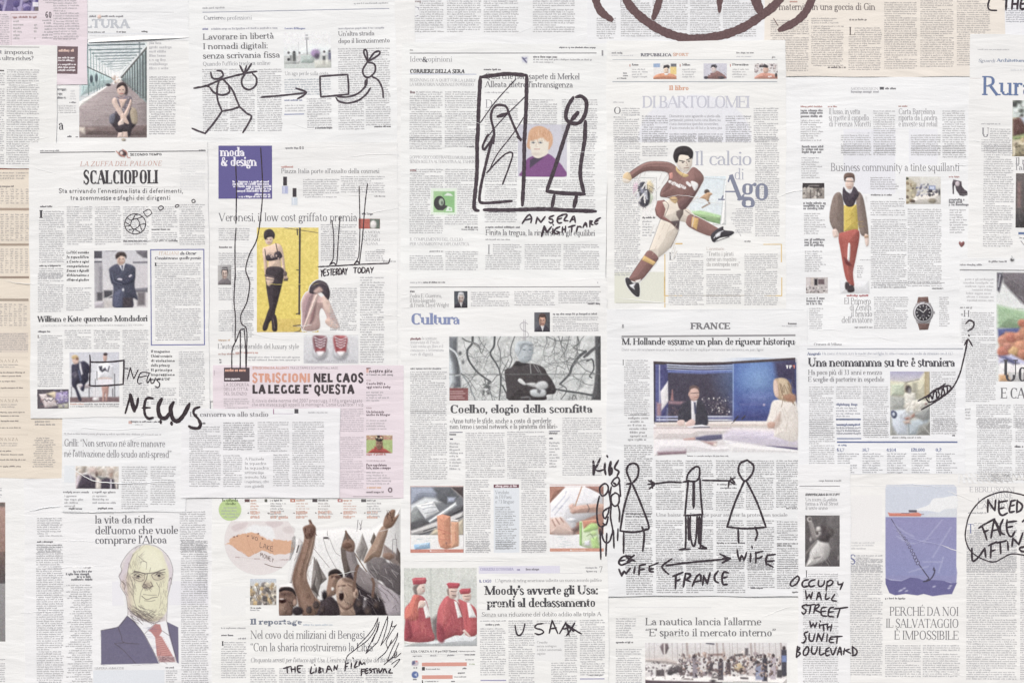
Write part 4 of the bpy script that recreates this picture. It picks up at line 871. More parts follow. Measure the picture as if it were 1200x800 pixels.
C(154, 700, 298, 760, c=(158, 138, 148)); R(100, 545, 103, 575, (180, 160, 170)); TL(955, 538, 975, 10, (100, 60, 66), 1)
T('Il', 955, 558, 968, 20, 'sansb', (226, 138, 108), 'section_heading'); T('nostro sito', 970, 558, 1102, 20, 'sansb', (96, 82, 88), 'section_heading', slant=.1); TL(955, 574, 1102, 9, (140, 124, 132), 1)
TL(955, 604, 985, 8, (180, 150, 160)); T('Caorle 2021 e', 955, 626, 1062, 14, 'sansb', (104, 84, 94), 'subheadline'); T('oggi niente derby', 955, 645, 1092, 14, 'sansb', (104, 84, 94), 'subheadline'); C(955, 660, 1088, 730, 'l', p=3.2, c=(150, 132, 142)); TL(955, 760, 985, 8, (180, 150, 160))
T('Un brianzolo', 955, 784, 1056, 14, 'sansb', (104, 84, 94), 'subheadline'); T('anche da Bhogar', 955, 800, 1090, 14, 'sansb', (104, 84, 94), 'subheadline')
Z('4b')
C(810, -10, 938, 130, c=(176, 150, 164)); C(810, 148, 936, 440, c=(176, 150, 164)); C(955, 52, 1098, 122, 'l', p=3.2, c=(160, 140, 150))
p = Pic(955, 142, 1102, 243, (170, 190, 116)); p.rect(955, 142, 1102, 168, (196, 150, 120), 2).poly('960,243 990,218 1060,218 1098,243', (186, 74, 68), 2).rect(1000, 205, 1050, 230, (180, 70, 66), 3).ell(1028, 190, 20, 34, (150, 110, 88), 2).ell(1028, 160, 22, 18, (66, 54, 52), 2).blobs(18, 955, 142, 1102, 164, [(206, 120, 110), (220, 200, 160), (170, 130, 110)], 3, 7)
p.ell(1020, 185, 4, 2, (60, 48, 46)).ell(1036, 185, 4, 2, (60, 48, 46)).ln('1018,206 1038,206', 3, (120, 70, 66), 1, 0).noise(6).done('footballer in a red shirt on a green pitch')
TL(955, 254, 1062, 9, (190, 84, 84), 1); TL(955, 288, 1062, 7, (190, 160, 172)); T('Pace napoletana', 955, 316, 1070, 15, 'sansb', (92, 70, 80), 'subheadline'); T('foto, video e mappe', 955, 332, 1092, 15, 'sansb', (92, 70, 80), 'subheadline'); C(955, 344, 1100, 420, 'l', p=3.2, c=(160, 140, 150))
TL(958, 440, 1034, 10, (222, 150, 100), 1); TL(955, 466, 1050, 10, (110, 92, 100), 1); p = Pic(1074, 432, 1104, 466, cut=True, name='logo'); p.ell(1089, 449, 13, 15, (110, 88, 98), 1).ell(1089, 449, 6, 8, (232, 218, 226), 1).done(h=TXT); R(880, 484, 1104, 487, (150, 136, 142))
crease('640,325 780,335 1000,345 1150,350', 1.5)

# ---- banners / Camorra page on top of it
page('white page about the camorra at the stadium overlapping the pink page', 212, 478.5, 398.5, 583, 8, (238, 237, 238), 0)
Z('4b')
T('La camorra va allo stadio', -36, 38, 405, 27, 'did', (116, 114, 120)); R(432, -5, 437, 24, (170, 110, 150)); R(437, 20, 545, 23, (196, 180, 200)); R(552, -5, 574, 20, (84, 80, 86)); TL(630, 18, 735, 7, (160, 158, 164))
TL(16, 80, 62, 9, INK, 1); C(-38, 90, 136, 438); C(152, 68, 326, 235, bold=1); C(152, 250, 256, 438); C(345, 64, 520, 238); C(432, 246, 520, 434); C(540, 64, 716, 430)
for i, s in enumerate(('A Piscinola', 'la squadra', 'la squadra', 'settimane dopo', 'minuto. Ma', 'i napoletani, cifre', 'con gioielli')): T(s, 272, 282 + i * 25.5, 380 + (i % 3) * 14, 16, 'light', (132, 130, 136), 'quote')
R(180, 172, 232, 178, (240, 239, 240))
# ---- anti-spread page
page('white page about the spread with two men in black suits', 73, 478, 218, 599.5, 5, (238, 238, 238), -0.5)
Z('4a')
T('Grilli: \u201cNon servono n\u00e9 altre manovre', 360, 206, 926, 40, 'light', (116, 114, 122)); T("n\u00e9 l'attivazione dello scudo anti-spread\u201d", 360, 266, 962, 40, 'light', (116, 114, 122))
TL(360, 140, 905, 9, (176, 174, 178)); TL(735, 70, 900, 8, INK, 1); R(722, 62, 742, 78, (214, 170, 160)); TL(760, 86, 800, 7, (190, 188, 190))
C(684, 314, 828, 556); C(846, 314, 984, 530)
TL(355, 466, 500, 10); TL(520, 466, 660, 10); C(362, 474, 490, 545, 'l', p=3.9, c=(140, 138, 142)); C(520, 474, 650, 540, 'l', p=3.9, c=(140, 138, 142)); TL(386, 558, 460, 9, INK, 1); TL(550, 556, 636, 9, INK, 1); R(355, 576, 640, 578, (190, 188, 190))
R(362, 312, 420, 408, (226, 230, 234), 'colour_panel', h=PHO)
Z('D6')
p = Pic(205, 118, 755, 408, (216, 206, 196)); p.blobs(40, 205, 118, 755, 230, [(206, 190, 174), (228, 220, 210), (186, 166, 150), (240, 236, 230)], 14, 40, 4, .8)
p.poly('205,300 230,240 270,220 265,340 215,408 205,408', (206, 190, 200), 6).poly('220,408 290,232 365,225 465,275 470,408', (72, 62, 76), 4).poly('525,408 530,290 600,262 690,280 722,408', (70, 62, 76), 4)
p.ell(310, 160, 24, 40, (150, 140, 130), 6).poly('290,215 345,200 350,228 300,230', (226, 222, 226), 4).poly('375,225 395,215 415,300 405,300', (196, 186, 196), 4).poly('470,280 525,280 520,408 465,408', (222, 210, 200), 5).poly('370,150 460,140 470,210 380,215', (206, 180, 172), 8)
p.rect(648, 280, 666, 408, (222, 214, 224), 3).ell(660, 215, 26, 46, (176, 140, 124), 6).ell(650, 180, 30, 26, (196, 180, 168), 6).rect(690, 200, 750, 260, (206, 190, 170), 8, .6).poly('470,240 540,262 600,262 600,275 520,285', (96, 100, 100), 4).rect(742, 350, 755, 408, (76, 68, 76), 3).ell(472, 220, 14, 24, (92, 72, 66), 4).noise(6).done('two men in black suits')
Z('4a'); crease('380,310 520,395 700,412 860,405 990,400', 2.0, .0007); crease('150,570 250,550 350,538', 1.5); crease('360,135 440,125 470,100 620,112 960,96', 1.8); crease('355,578 480,574 660,570 990,562', 1.6)

# ---- takeover page with the caricature
page('page with a pen caricature of a stern bald man in violet suit and tie', 29, 560, 250, 850, 2, (239, 238, 238), 0.3)
Z('4a')
T('la vita da rider', 532, 636, 862, 44, 'did', (104, 102, 108)); T("dell'uomo che vuole", 532, 696, 998, 44, 'did', (104, 102, 108)); T("comprare l'Alcoa", 532, 750, 936, 44, 'did', (104, 102, 108))
C(208, 602, 346, 716); TL(208, 744, 302, 9, INK, 1); C(208, 754, 346, 800); C(1010, 566, 1154, 800)
Z('5a')
C(205, 18, 354, 880); C(368, 244, 516, 880, 'r'); C(1018, -4, 1166, 880); R(630, 228, 1170, 362, (233, 231, 236), 'show_through_print', h=PHO)
TL(470, 156, 508, 8, (120, 110, 118)); 
for i, x in enumerate((412, 370, 432, 400)): TL(x, 178 + i * 15, 514, 11, (84, 82, 88), 1)
R(524, 726, 924, 880, (222, 226, 232), 'colour_panel'); T('LIMPERIA AMMUCCHI', 532, 722, 694, 12, 'light', (110, 108, 114), 'caption'); TL(930, 716, 984, 9, (100, 98, 104), 1); C(932, 724, 992, 880)
p = Pic(524, 730, 920, 830, (214, 220, 228)); p.blobs(26, 524, 730, 920, 830, [(196, 204, 216), (236, 238, 242), (206, 212, 220)], 14, 46, 4, .8).ln('545,778 590,772 600,782 620,770', 6, (120, 126, 140), 2).ell(630, 785, 18, 9, (110, 112, 122), 2).ell(710, 778, 16, 7, (110, 112, 122), 2).ell(830, 758, 14, 8, (84, 84, 92), 2).ell(900, 760, 14, 8, (84, 84, 92), 2).ell(855, 790, 16, 8, (96, 94, 102), 2).rect(832, 750, 875, 770, (236, 236, 240), 2).done('pale map')
Z('A8')
p = Pic(35, 28, 515, 770, cut=True, D=1.8, name='illustration')
p.poly('42,556 145,535 200,468 245,500 335,620 392,758 42,764', (110, 104, 134), 1).poly('440,505 510,540 512,760 500,752 452,590', (110, 104, 134), 1)
p.poly('205,462 250,500 300,575 392,752 500,752 455,590 438,505 430,470', (238, 236, 238), 2).poly('330,560 372,518 400,522 412,562 395,590 408,595 478,716 380,714 370,600 345,568', (196, 126, 122), 1.5)
for i in range(9): p.ln([(372 + i * 3, 612 + i * 12), (420 + i * 6, 602 + i * 12)], 3, (226, 168, 158), 1, 0)
p.poly('380,714 478,716 494,750 396,752', (190, 150, 150), 2); p.lines(26, 390, 715, 480, 748, (120, 84, 92), 2, 30, -20, 50)
p.poly('152,232 170,195 165,160 205,95 260,52 320,38 390,55 450,110 478,180 476,230 460,300 448,350 444,430 440,500 360,515 205,462 205,420 195,350 180,325 160,290 165,262', (222, 212, 212), 1)
p.poly('235,95 300,45 360,50 420,90 455,150 460,230 450,330 440,440 400,490 350,505 280,480 220,430 195,330 175,270 165,200 200,130', (226, 221, 184), 2, 1)
p.poly('235,95 215,160 200,240 205,330 225,420 195,340 170,290 152,225 165,200 200,120', (214, 200, 206), 3, 1).poly('420,90 470,170 478,220 455,330 448,300 455,210 430,130', (218, 206, 212), 3, 1).poly('165,260 185,265 190,320 175,310', (226, 206, 192), 3, 1)
p.poly('300,60 380,65 420,130 425,190 340,205 290,180 270,110', (236, 233, 202), 12, 1, .8)
P_ = (92, 78, 80)
p.poly('205,400 260,440 330,480 420,480 400,500 350,508 280,482 215,430', (160, 140, 124), 8, 1, .55).poly('300,260 345,262 350,300 300,302', (186, 164, 140), 8, 1, .6).poly('232,225 305,222 300,262 245,262', (190, 172, 150), 8, 1, .5).poly('352,222 428,220 420,255 365,256', (190, 172, 150), 8, 1, .5).poly('190,230 225,240 235,400 205,410 192,320', (200, 176, 160), 10, 1, .6)
for a, w in (('152,232 170,195 165,160 205,95 260,52 320,38 390,55 450,110 478,180 476,230 460,300 448,350', 3.2), ('152,232 165,262 160,290 180,325 195,350 205,420 205,462', 2.6), ('448,350 444,430 440,505', 2.6), ('200,240 215,160 240,96', 2), ('205,420 240,460 300,490 360,515 400,500', 3), ('170,262 190,280 185,310', 3.4), ('455,260 466,240 472,280', 2.6),
             ('245,200 275,205 310,215 345,212 375,208 410,195 432,190', 5), ('232,232 250,250 280,262 305,250 308,225', 2.6), ('350,225 365,250 400,252 428,238', 2.6), ('245,225 262,214 290,222', 4), ('375,222 395,212 420,220', 4), ('325,215 318,250 296,290 310,300 335,300 355,290 345,265', 4), ('290,350 320,372 350,362 385,356', 3.4), ('300,340 340,345 380,345', 2), ('305,378 345,382 370,375', 2),
             ('230,250 238,300 240,360 260,430', 2), ('380,270 398,310 390,350', 2), ('270,110 300,135 320,150 318,190', 1.6), ('280,150 300,140 322,148', 1.5), ('345,180 338,205', 2), ('300,300 285,330 275,390', 1.8), ('42,556 145,535 203,468', 3.4), ('203,468 240,505 300,575 395,755', 3), ('145,535 165,590 180,630 272,640', 3), ('125,636 180,680 250,756', 3), ('125,636 180,632', 3), ('305,580 350,535 372,520', 2), ('412,560 455,590', 2.4), ('440,505 470,620 500,752', 2.4), ('42,556 42,764 392,758', 1.5)): p.ln(a, w, P_ if w < 3 else (84, 72, 76), 1, 1, .9)
p.lines(60, 215, 400, 300, 480, P_, 2, 34, 40, 25, .6); p.lines(26, 170, 230, 210, 340, P_, 1.6, 30, 70, 20, .4); p.lines(30, 300, 440, 400, 495, P_, 1.8, 30, -30, 30, .5); p.lines(30, 300, 270, 350, 310, P_, 2.4, 16, 30, 50, .6); p.lines(24, 240, 215, 300, 250, P_, 2, 14, 20, 60, .6); p.lines(24, 365, 212, 425, 245, P_, 2, 14, -20, 60, .6); p.lines(14, 210, 60, 290, 120, P_, 1.5, 40, -50, 14, .4)
p.lines(40, 205, 130, 250, 330, P_, 1.6, 36, 75, 14, .5); p.lines(50, 225, 430, 340, 500, P_, 2.2, 40, 30, 18, .7); p.lines(30, 400, 250, 450, 430, P_, 1.5, 30, 100, 16, .45); p.lines(24, 240, 90, 300, 190, P_, 1.3, 30, 100, 20, .35); p.ln('228,216 250,206 300,212 312,222', 4, P_, 1, 1, .9).ln('350,222 380,210 432,206', 4, P_, 1, 1, .9); p.ell(270, 230, 9, 7, (70, 62, 64), 1).ell(395, 228, 9, 7, (70, 62, 64), 1); p.lines(90, 45, 540, 330, 750, (104, 98, 136), 2, 60, 0, 6, .35); p.done('pen caricature of a stern bald man')
Z('5a'); crease('140,150 400,150 640,140', 1.2); crease('110,406 350,395', 1.1); crease('1020,110 1160,120 1240,80', 1.4); Z('4a'); crease('560,738 330,734', 1.0)

# ---- corner page bottom left
page('narrow sliver of a page with a brown photo at the lower left edge', -60, 556, 32, 850, 1, WHT, 0)
Z('5a')
p = Pic(-120, -215, 30, 566, (128, 108, 104), D=1.0); p.grad(-120, -215, 30, 60, (190, 150, 136), (150, 116, 104)).grad(-120, 60, 30, 240, (120, 96, 88), (84, 76, 78)).grad(-120, 240, 30, 566, (150, 146, 146), (132, 128, 128)).rect(-120, -215, 30, -190, (110, 100, 96), 3).noise(5).done('brown photo')
C(-120, 660, 26, 800); C(-120, -300, 10, -240)

# ---- Libya reportage page
page('reportage page with a crowd raising fists and an orange map in a circle', 248, 582.5, 473, 850, 3, (240, 239, 236), 0)
Z('4b')
p = Pic(124, 500, 256, 622, cut=True, name='round_note'); p.ell(190, 560, 64, 62, (184, 212, 132), 1.2).noise(2, 3).done(h=BLK)
T('la scheda', 145, 514, 235, 17, 'bold', (96, 116, 70), 'caption'); T('rivolte', 165, 533, 222, 15, 'bold', (96, 116, 70), 'caption'); C(140, 540, 242, 605, 'c', p=3.6, c=(120, 140, 92))
for i, (x, c) in enumerate(((272, (110, 80, 80)), (384, (90, 90, 80)), (528, (206, 120, 96)), (652, (84, 74, 78)), (794, (196, 120, 116)), (926, (100, 96, 98)))):
    R(x, 500, x + (28 if i != 1 else 15), 517, c, 'flag', h=BLK)
    if i in (2, 4): R(x + 8, 505, x + 20, 512, (236, 226, 220), 'flag_mark', h=BLK * 1.5)
    wd = (50, 92, 74, 82, 70, 80)[i]; xs = x + (32 if i != 1 else 32)
    TL(xs, 512, xs + wd * .7, 9, (206, 140, 110) if i % 2 == 0 else (110, 108, 110), 1)
    C(xs, 518, xs + wd, 604, 'l', p=3.0, c=((212, 140, 110), (140, 136, 138), (206, 150, 124), (160, 146, 142), (214, 150, 128), (150, 146, 148))[i]); C(xs, 560, xs + wd, 612, 'l', p=5.8, c=(214, 130, 100)); TL(xs - 16, 582, xs - 8, 8, (110, 100, 100), 1)
Z('C3')
p = Pic(60, 155, 600, 545, cut=True, name='map')
p.ell(335, 300, 255, 243, (228, 218, 216), 1.5).poly('130,200 170,175 250,165 220,205 160,230', (214, 196, 196), 3, 1, .8).poly('380,160 500,160 480,190 420,200', (214, 196, 196), 3, 1, .8).poly('500,205 560,190 590,210 580,240 520,240', (214, 200, 198), 3, 1, .8)
p.poly('230,240 250,200 300,180 340,190 420,200 440,290 330,250', (236, 236, 236), 4, 1, .9)
p.poly(rough('80,325 115,310 120,285 150,262 225,245 260,238 325,240 335,262 380,280 425,300 435,282 520,295 575,300 582,350 570,385 440,400 350,365 255,412 190,370 125,325', 6), (226, 168, 130), 1.5).ln('125,325 190,370 255,412 350,365', 2, (196, 120, 90), 1, 0, .7).ln('235,255 260,330 290,390', 1.6, (190, 120, 92), 1, 1, .7).ln('425,300 430,398', 1.6, (190, 120, 92), 1, 1, .7)
p.ln('160,412 280,424 430,440 560,430', 2, (206, 180, 178), 1, 1, .8)
for x, y in ((150, 268), (172, 262), (250, 262), (325, 245), (355, 282)): p.ell(x, y, 6, 5, (120, 76, 66), 1)
p.noise(2).done('orange country map in a pale circle')
Z('C3'); TL(160, 418, 190, 9, (170, 130, 130)); TL(295, 430, 335, 9, (170, 130, 130)); TL(480, 436, 540, 9, (170, 130, 130))
p = Pic(265, 570, 455, 760, (176, 164, 150)); p.grad(265, 570, 455, 620, (196, 204, 216), (206, 206, 204)).blobs(90, 265, 610, 455, 760, [(206, 170, 110), (122, 112, 108), (226, 214, 190), (90, 84, 84), (180, 150, 110), (232, 230, 224)], 5, 18, 2, .85).lines(30, 270, 600, 440, 740, (96, 88, 84), 4, 50, 80, 20, .6).noise(9).done('crowd waving')
TL(265, 785, 358, 10, INK, 1); C(265, 786, 360, 812, 'l', p=3.2)
Z('A6')
p = Pic(40, 25, 886, 775, cut=True, D=2.2)
bgc = (226, 224, 222)
p.poly('886,25 886,775 40,775 40,560 110,545 150,240 175,236 230,270 250,180 420,170 500,160 690,170 760,120', bgc, 10, 0, 1)
p.poly('180,236 220,275 165,420 130,550 112,548', (200, 196, 194), 2).ln('178,290 165,335', 8, (96, 90, 90), 2)
p.poly('285,368 375,520 330,560 305,660 262,590', (150, 142, 138), 2).poly('285,372 300,480 265,590 320,640 290,560 300,470', (98, 90, 88), 3).ln('285,312 390,440', 3, (140, 132, 130), 1, 0)
p.poly('505,185 560,260 540,460 500,500 475,380 470,310', (112, 100, 94), 2).poly('620,205 660,310 625,400 575,330', (162, 154, 150), 2).poly('620,205 612,400 575,330', (190, 184, 180), 2).ln('570,345 650,470', 7, (140, 120, 104), 1, 0).poly('700,198 715,230 690,300 676,260', (120, 108, 100), 2)
p.ln('352,250 380,340 440,450', 3, (150, 146, 146), 1).ln('390,235 430,330 465,360', 3, (150, 146, 146), 1).rect(350, 230, 382, 242, (90, 84, 84), 2)
p.poly('770,280 886,370 886,450 760,360', (150, 134, 128), 3).ell(800, 362, 40, 24, (150, 122, 108), 4)
# dark clothing mass
p.poly('280,775 330,670 390,650 470,690 560,640 580,560 700,600 886,640 886,775', (76, 68, 72), 4).poly('500,500 560,440 640,560 770,640 886,700 886,775 560,775 570,600', (70, 62, 66), 5)
# sleeves, right
p.poly('645,400 700,368 770,375 800,410 886,440 886,635 800,570 760,540 680,500', (128, 120, 120), 4, 1).poly('750,440 800,410 886,450 886,630 830,600 770,560', (112, 104, 106), 5, 1).lines(20, 660, 390, 870, 560, (98, 92, 94), 5, 70, 50, 30, .7).lines(12, 660, 390, 870, 560, (152, 146, 146), 5, 60, 50, 30, .7)
p.poly('770,150 800,170 770,280 745,365 700,372 640,410 635,380 690,280 740,180', (166, 138, 120), 3, 1).poly('765,150 775,90 800,60 825,38 850,45 845,90 875,70 870,90 835,150 800,170', (150, 118, 100), 3, 1).lines(10, 785, 40, 845, 110, (98, 74, 66), 5, 30, 80, 25, .8).ln('740,190 805,175', 6, (206, 196, 190), 2).ln('770,200 700,330', 14, (190, 164, 146), 6, 1, .6)
# sleeve, middle
p.poly('505,330 560,320 600,430 700,510 770,570 860,640 886,700 886,775 800,775 760,670 640,600 560,520', (150, 140, 140), 3, 1).poly('730,560 830,610 886,660 886,775 800,775 770,690', (176, 166, 172), 5, 1).lines(24, 560, 420, 850, 720, (118, 108, 110), 5, 80, 48, 25, .6).lines(16, 560, 420, 850, 720, (186, 178, 178), 5, 60, 48, 25, .6)
p.poly('480,290 500,250 540,245 568,275 560,330 510,325', (146, 118, 104), 3, 1).poly('485,290 510,268 540,275 545,300 500,310', (122, 94, 82), 3, 1).ln('505,190 520,250', 12, (132, 106, 94), 2)
# big left arm
p.poly('215,235 205,170 225,150 250,140 245,112 262,108 275,135 298,165 295,215 275,330 245,430 235,520 290,640 330,690 290,775 205,775 165,640 135,535 150,450 190,340', (150, 120, 104), 3, 1).poly('210,175 235,150 270,145 290,170 285,220 230,240', (128, 98, 86), 4, 1).lines(12, 215, 150, 285, 215, (92, 66, 60), 5, 26, 70, 30, .8).ln('250,115 268,132', 7, (110, 84, 74), 2)
p.poly('280,240 290,215 265,360 235,450 230,530 215,520 225,430 250,330', (190, 160, 142), 8, 1, .7).poly('150,450 190,345 205,300 175,420 150,540 180,660 220,775 200,775 160,640 135,540', (116, 90, 80), 8, 1, .7)
# heads
p.poly('42,600 80,578 130,585 158,620 165,690 140,720 130,775 42,775', (140, 112, 100), 3, 1).poly('42,590 90,575 140,588 160,640 130,610 80,600 42,612', (66, 58, 60), 3, 1).ell(66, 672, 26, 16, (72, 48, 46), 3).ell(60, 660, 18, 6, (206, 190, 182), 2).rect(50, 615, 130, 640, (96, 74, 68), 6, .7).ell(152, 685, 13, 22, (176, 146, 130), 3).ell(170, 745, 38, 32, (70, 62, 66), 4).ell(60, 735, 34, 30, (160, 132, 116), 8, al=.7)
p.poly('385,520 390,475 430,455 475,475 480,510 450,540 440,620 390,650 370,700 365,640', (156, 126, 110), 3, 1).poly('385,500 392,468 440,450 482,485 480,512 450,485 405,490', (70, 62, 62), 3, 1).rect(405, 500, 465, 514, (92, 70, 66), 4).ell(425, 520, 10, 14, (176, 146, 128), 4).ell(358, 635, 18, 34, (64, 58, 62), 4).ell(414, 590, 10, 12, (226, 220, 216), 3)
p.poly('440,560 480,515 540,520 575,560 580,640 555,700 570,775 470,775 455,715 440,650', (178, 150, 132), 3, 1).ell(475, 640, 17, 30, (62, 46, 46), 3).ell(470, 612, 14, 7, (206, 186, 176), 3).ln('455,572 500,566', 8, (104, 80, 72), 3, 0).ln('520,560 548,575', 7, (130, 102, 90), 3, 0).ell(470, 590, 14, 20, (198, 172, 154), 5).poly('455,690 500,720 550,690 570,600 580,640 555,705 500,735', (118, 92, 82), 5, 1).poly('480,512 540,515 578,565 572,600 548,555 500,540', (116, 94, 84), 6, 1, .7).ell(575, 622, 18, 34, (196, 168, 150), 3).ell(578, 622, 8, 18, (140, 112, 98), 3)
p.poly('310,775 345,685 400,640 450,700 455,775', (80, 70, 74), 4, 1).ell(637, 700, 14, 40, (150, 142, 144), 5, al=.7).ell(640, 660, 8, 10, (214, 208, 208), 3)
for x, y, r in ((300, 700, 22), (250, 735, 20), (600, 690, 24), (660, 740, 26), (720, 700, 22), (345, 730, 18), (700, 640, 18)): p.ell(x, y, r, r * 1.25, (82, 72, 72), 4).ell(x - 4, y + 8, r * .55, r * .6, (112, 94, 86), 6, 0, .6)
for a, w in (('560,600 575,470 590,430', 20), ('690,640 700,560 690,520', 18)): p.ln(a, w, (128, 102, 90), 2)
p.poly('300,380 320,420 345,520 330,560 300,500', (120, 112, 108), 2).poly('860,300 884,340 884,420 850,380', (112, 100, 96), 2).poly('575,330 610,260 640,300 600,400', (140, 132, 128), 2, 0, .6)
p.lines(60, 60, 600, 860, 760, (60, 52, 54), 4, 34, 75, 60, .35); p.lines(40, 150, 250, 290, 640, (112, 86, 76), 4, 40, 100, 25, .3)
p.c = 226 - (226 - p.c) * 1.15
p.noise(6).done('men shouting with raised fists before flags')
Z('5b')
R(140, 255, 278, 420, (236, 235, 232), 'show_through_print', h=PHO); TL(140, 494, 275, 8, (150, 148, 152)); TL(140, 535, 205, 9, INK, 1); TL(235, 553, 278, 8); C(140, 565, 278, 780, skip=(130, 562, 155, 596)); T('I', 142, 590, 153, 26, 'bold', INK, 'drop_cap')
T('Il reportage', 303, 470, 594, 32, 'slab', (112, 120, 140), 'section_heading'); TL(600, 476, 770, 8, (176, 190, 206))
T('Nel covo dei miliziani di Bengasi', 303, 550, 946, 46, 'light', (108, 106, 112)); T('\u201cCon la sharia ricostruiremo la Libia\u201d', 303, 620, 1008, 46, 'light', (108, 106, 112)); T("Cinquanta arresti per l'attacco agli Usa. L'emiro nega ogni colpa dei fratelli", 303, 682, 1100, 26, 'light', (132, 130, 136), 'subheadline', slant=.22)
for i in range(5): C(303 + i * 162, 712, 303 + i * 162 + 148, 880)
C(4, 20, 60, 300); crease('790,190 900,170', .8)

# ---- opinion page
page('opinion page with coloured portrait drawing of a red haired woman in purple', 470, 51, 711, 331, 3, (240, 240, 238), -0.3)
Z('1c')
TL(48, 286, 64, 7); R(48, 297, 1098, 302, (132, 130, 136), rot=0.05); TL(888, 272, 1098, 8, (90, 88, 94), 1)
T('Idee', 48, 348, 116, 30, 'light', (150, 148, 154), 'section_heading'); T('&', 116, 350, 150, 30, 'bold', (104, 102, 108), 'section_heading'); T('opinioni', 150, 348, 286, 30, 'light', (150, 148, 154), 'section_heading')
T('CORRIERE DELLA SERA', 48, 412, 356, 22, 'slab', (66, 64, 70), 'masthead', slant=.12); R(48, 416, 424, 419, (150, 160, 200)); T('BEGINNING OF A QUIET FOR LA LIVELY', 48, 460, 420, 17, 'light', (150, 148, 154), 'subheadline'); T('LA MORATORIA NAZIONALE IN PERIODO', 48, 484, 408, 17, 'light', (150, 148, 154), 'subheadline')
p = Pic(668, 312, 716, 362, cut=True, name='emblem'); p.poly('675,320 712,318 708,358 680,350', (206, 206, 226), 4).ln('682,326 705,352', 7, (84, 84, 120), 2).ln('692,332 704,328', 5, (100, 100, 130), 2).done(h=TXT)
TL(742, 326, 872, 10, INK, 1); TL(742, 340, 1070, 8, (150, 148, 152)); TL(742, 354, 860, 8, (170, 168, 172)); TL(464, 396, 556, 9, INK, 1)
T('Quel che non sapete di Merkel', 470, 446, 1002, 34, 'reg', (112, 110, 116)); T("Alleata dietro l'intransigenza", 470, 492, 964, 34, 'reg', (112, 110, 116)); TL(470, 524, 605, 8, (170, 168, 172))
TL(50, 526, 78, 13, (110, 80, 86), 1); C(48, 512, 228, 800, skip=(40, 508, 84, 530)); C(246, 512, 424, 800); T('D', 472, 606, 514, 46, 'light', (150, 148, 154), 'drop_cap')
C(470, 556, 656, 800, skip=(464, 550, 520, 610)); C(690, 556, 872, 700); C(902, 556, 1100, 800)
Z('2c')
C(48, 0, 228, 80); C(246, 0, 410, 64); TL(370, 62, 410, 9, INK, 1)
T('DOPPIO GIOCO DEI FRATELLI MUSULMANI', 48, 126, 418, 17, 'light', (150, 148, 154), 'subheadline'); T('SENZA SCELTA ALTERNATIVA AL TAHRIR', 48, 150, 414, 17, 'light', (150, 148, 154), 'subheadline'); TL(50, 194, 82, 13, (150, 70, 70), 1)
C(48, 180, 234, 545, skip=(160, 300, 240, 432)); C(246, 180, 428, 505, skip=(240, 300, 316, 432)); TL(358, 514, 430, 9, INK, 1); TL(340, 526, 430, 8)
p = Pic(168, 292, 312, 440, (226, 240, 220), D=2.2, name='illustration'); p.rect(182, 308, 300, 426, (160, 206, 142), 1).poly('230,316 300,308 300,426 246,426', (136, 196, 122), 3).ell(216, 374, 32, 40, (70, 68, 70), 1).poly('215,400 250,385 262,392 235,415 205,412', (70, 68, 70), 2).ell(226, 368, 14, 20, (170, 190, 164), 2).ell(230, 372, 6, 10, (96, 110, 96), 2).poly('240,332 260,316 280,322 292,334', (228, 238, 226), 2).poly('262,392 285,400 288,420 250,420', (226, 238, 226), 2).ell(274, 408, 6, 6, (150, 200, 140), 1).noise(4).done('green square drawing of a dark head')
T('IL COMPLEMENTO DEL CUCLIO', 48, 586, 346, 17, 'light', (150, 148, 154), 'subheadline'); T("PER UN'AMBIZIONE DIPLOMATICA", 48, 612, 382, 17, 'light', (150, 148, 154), 'subheadline'); TL(160, 648, 234, 8); C(48, 665, 234, 750); C(250, 642, 430, 750)
C(470, 0, 650, 260); C(470, 264, 650, 480); C(690, 240, 900, 420); C(905, 240, 1088, 420); C(950, 0, 1088, 240)
TL(474, 514, 666, 10, (90, 88, 92), 1); T('Finita la tregua, la rincorsa tra gli equilibri', 474, 556, 1088, 32, 'reg', (104, 102, 108)); TL(474, 582, 606, 8, (150, 148, 152)); T('I', 480, 660, 502, 52, 'light', (150, 148, 154), 'drop_cap')
C(474, 602, 674, 745, skip=(468, 596, 516, 664)); C(694, 602, 894, 745); C(912, 602, 1110, 745); crease('1150,82 1060,88 940,90', 1.0)
Z('C8')
p = Pic(40, 92, 368, 442, (206, 204, 216), name='illustration'); p.poly('70,440 68,400 95,330 150,300 235,285 300,330 345,380 352,442', (136, 80, 142), 2, 1).poly('120,330 150,312 215,310 165,350 120,385', (84, 70, 92), 2).poly('135,270 230,250 240,285 200,310 150,312', (232, 222, 206), 2, 1)
p.poly('105,190 120,130 170,102 225,115 268,160 272,215 255,250 240,260 110,255', (222, 168, 130), 2, 1).poly('120,205 150,175 235,170 245,230 228,285 180,318 145,300 125,260', (234, 224, 206), 2, 1).poly('110,200 130,130 200,110 262,160 262,200 235,205 205,180 170,190 130,200', (226, 170, 128), 3, 1)
p.lines(44, 120, 115, 262, 190, (206, 142, 104), 3, 34, 90, 25, .6).lines(20, 120, 115, 262, 190, (238, 196, 160), 3, 34, 90, 25, .6)
for x in (142, 190): p.ell(x, 213, 12, 6, (150, 150, 150), 2).ell(x, 213, 5, 5, (96, 104, 116), 1)
p.ln('130,200 155,200', 3, (180, 160, 140), 1, 0).ln('178,198 205,200', 3, (180, 160, 140), 1, 0).ln('150,257 185,257', 5, (196, 130, 124), 1, 0).ln('165,215 160,240 172,242', 3, (206, 186, 166), 1).ell(160, 290, 26, 8, (214, 200, 186), 4).noise(3).done('coloured drawing of a red haired woman in purple')

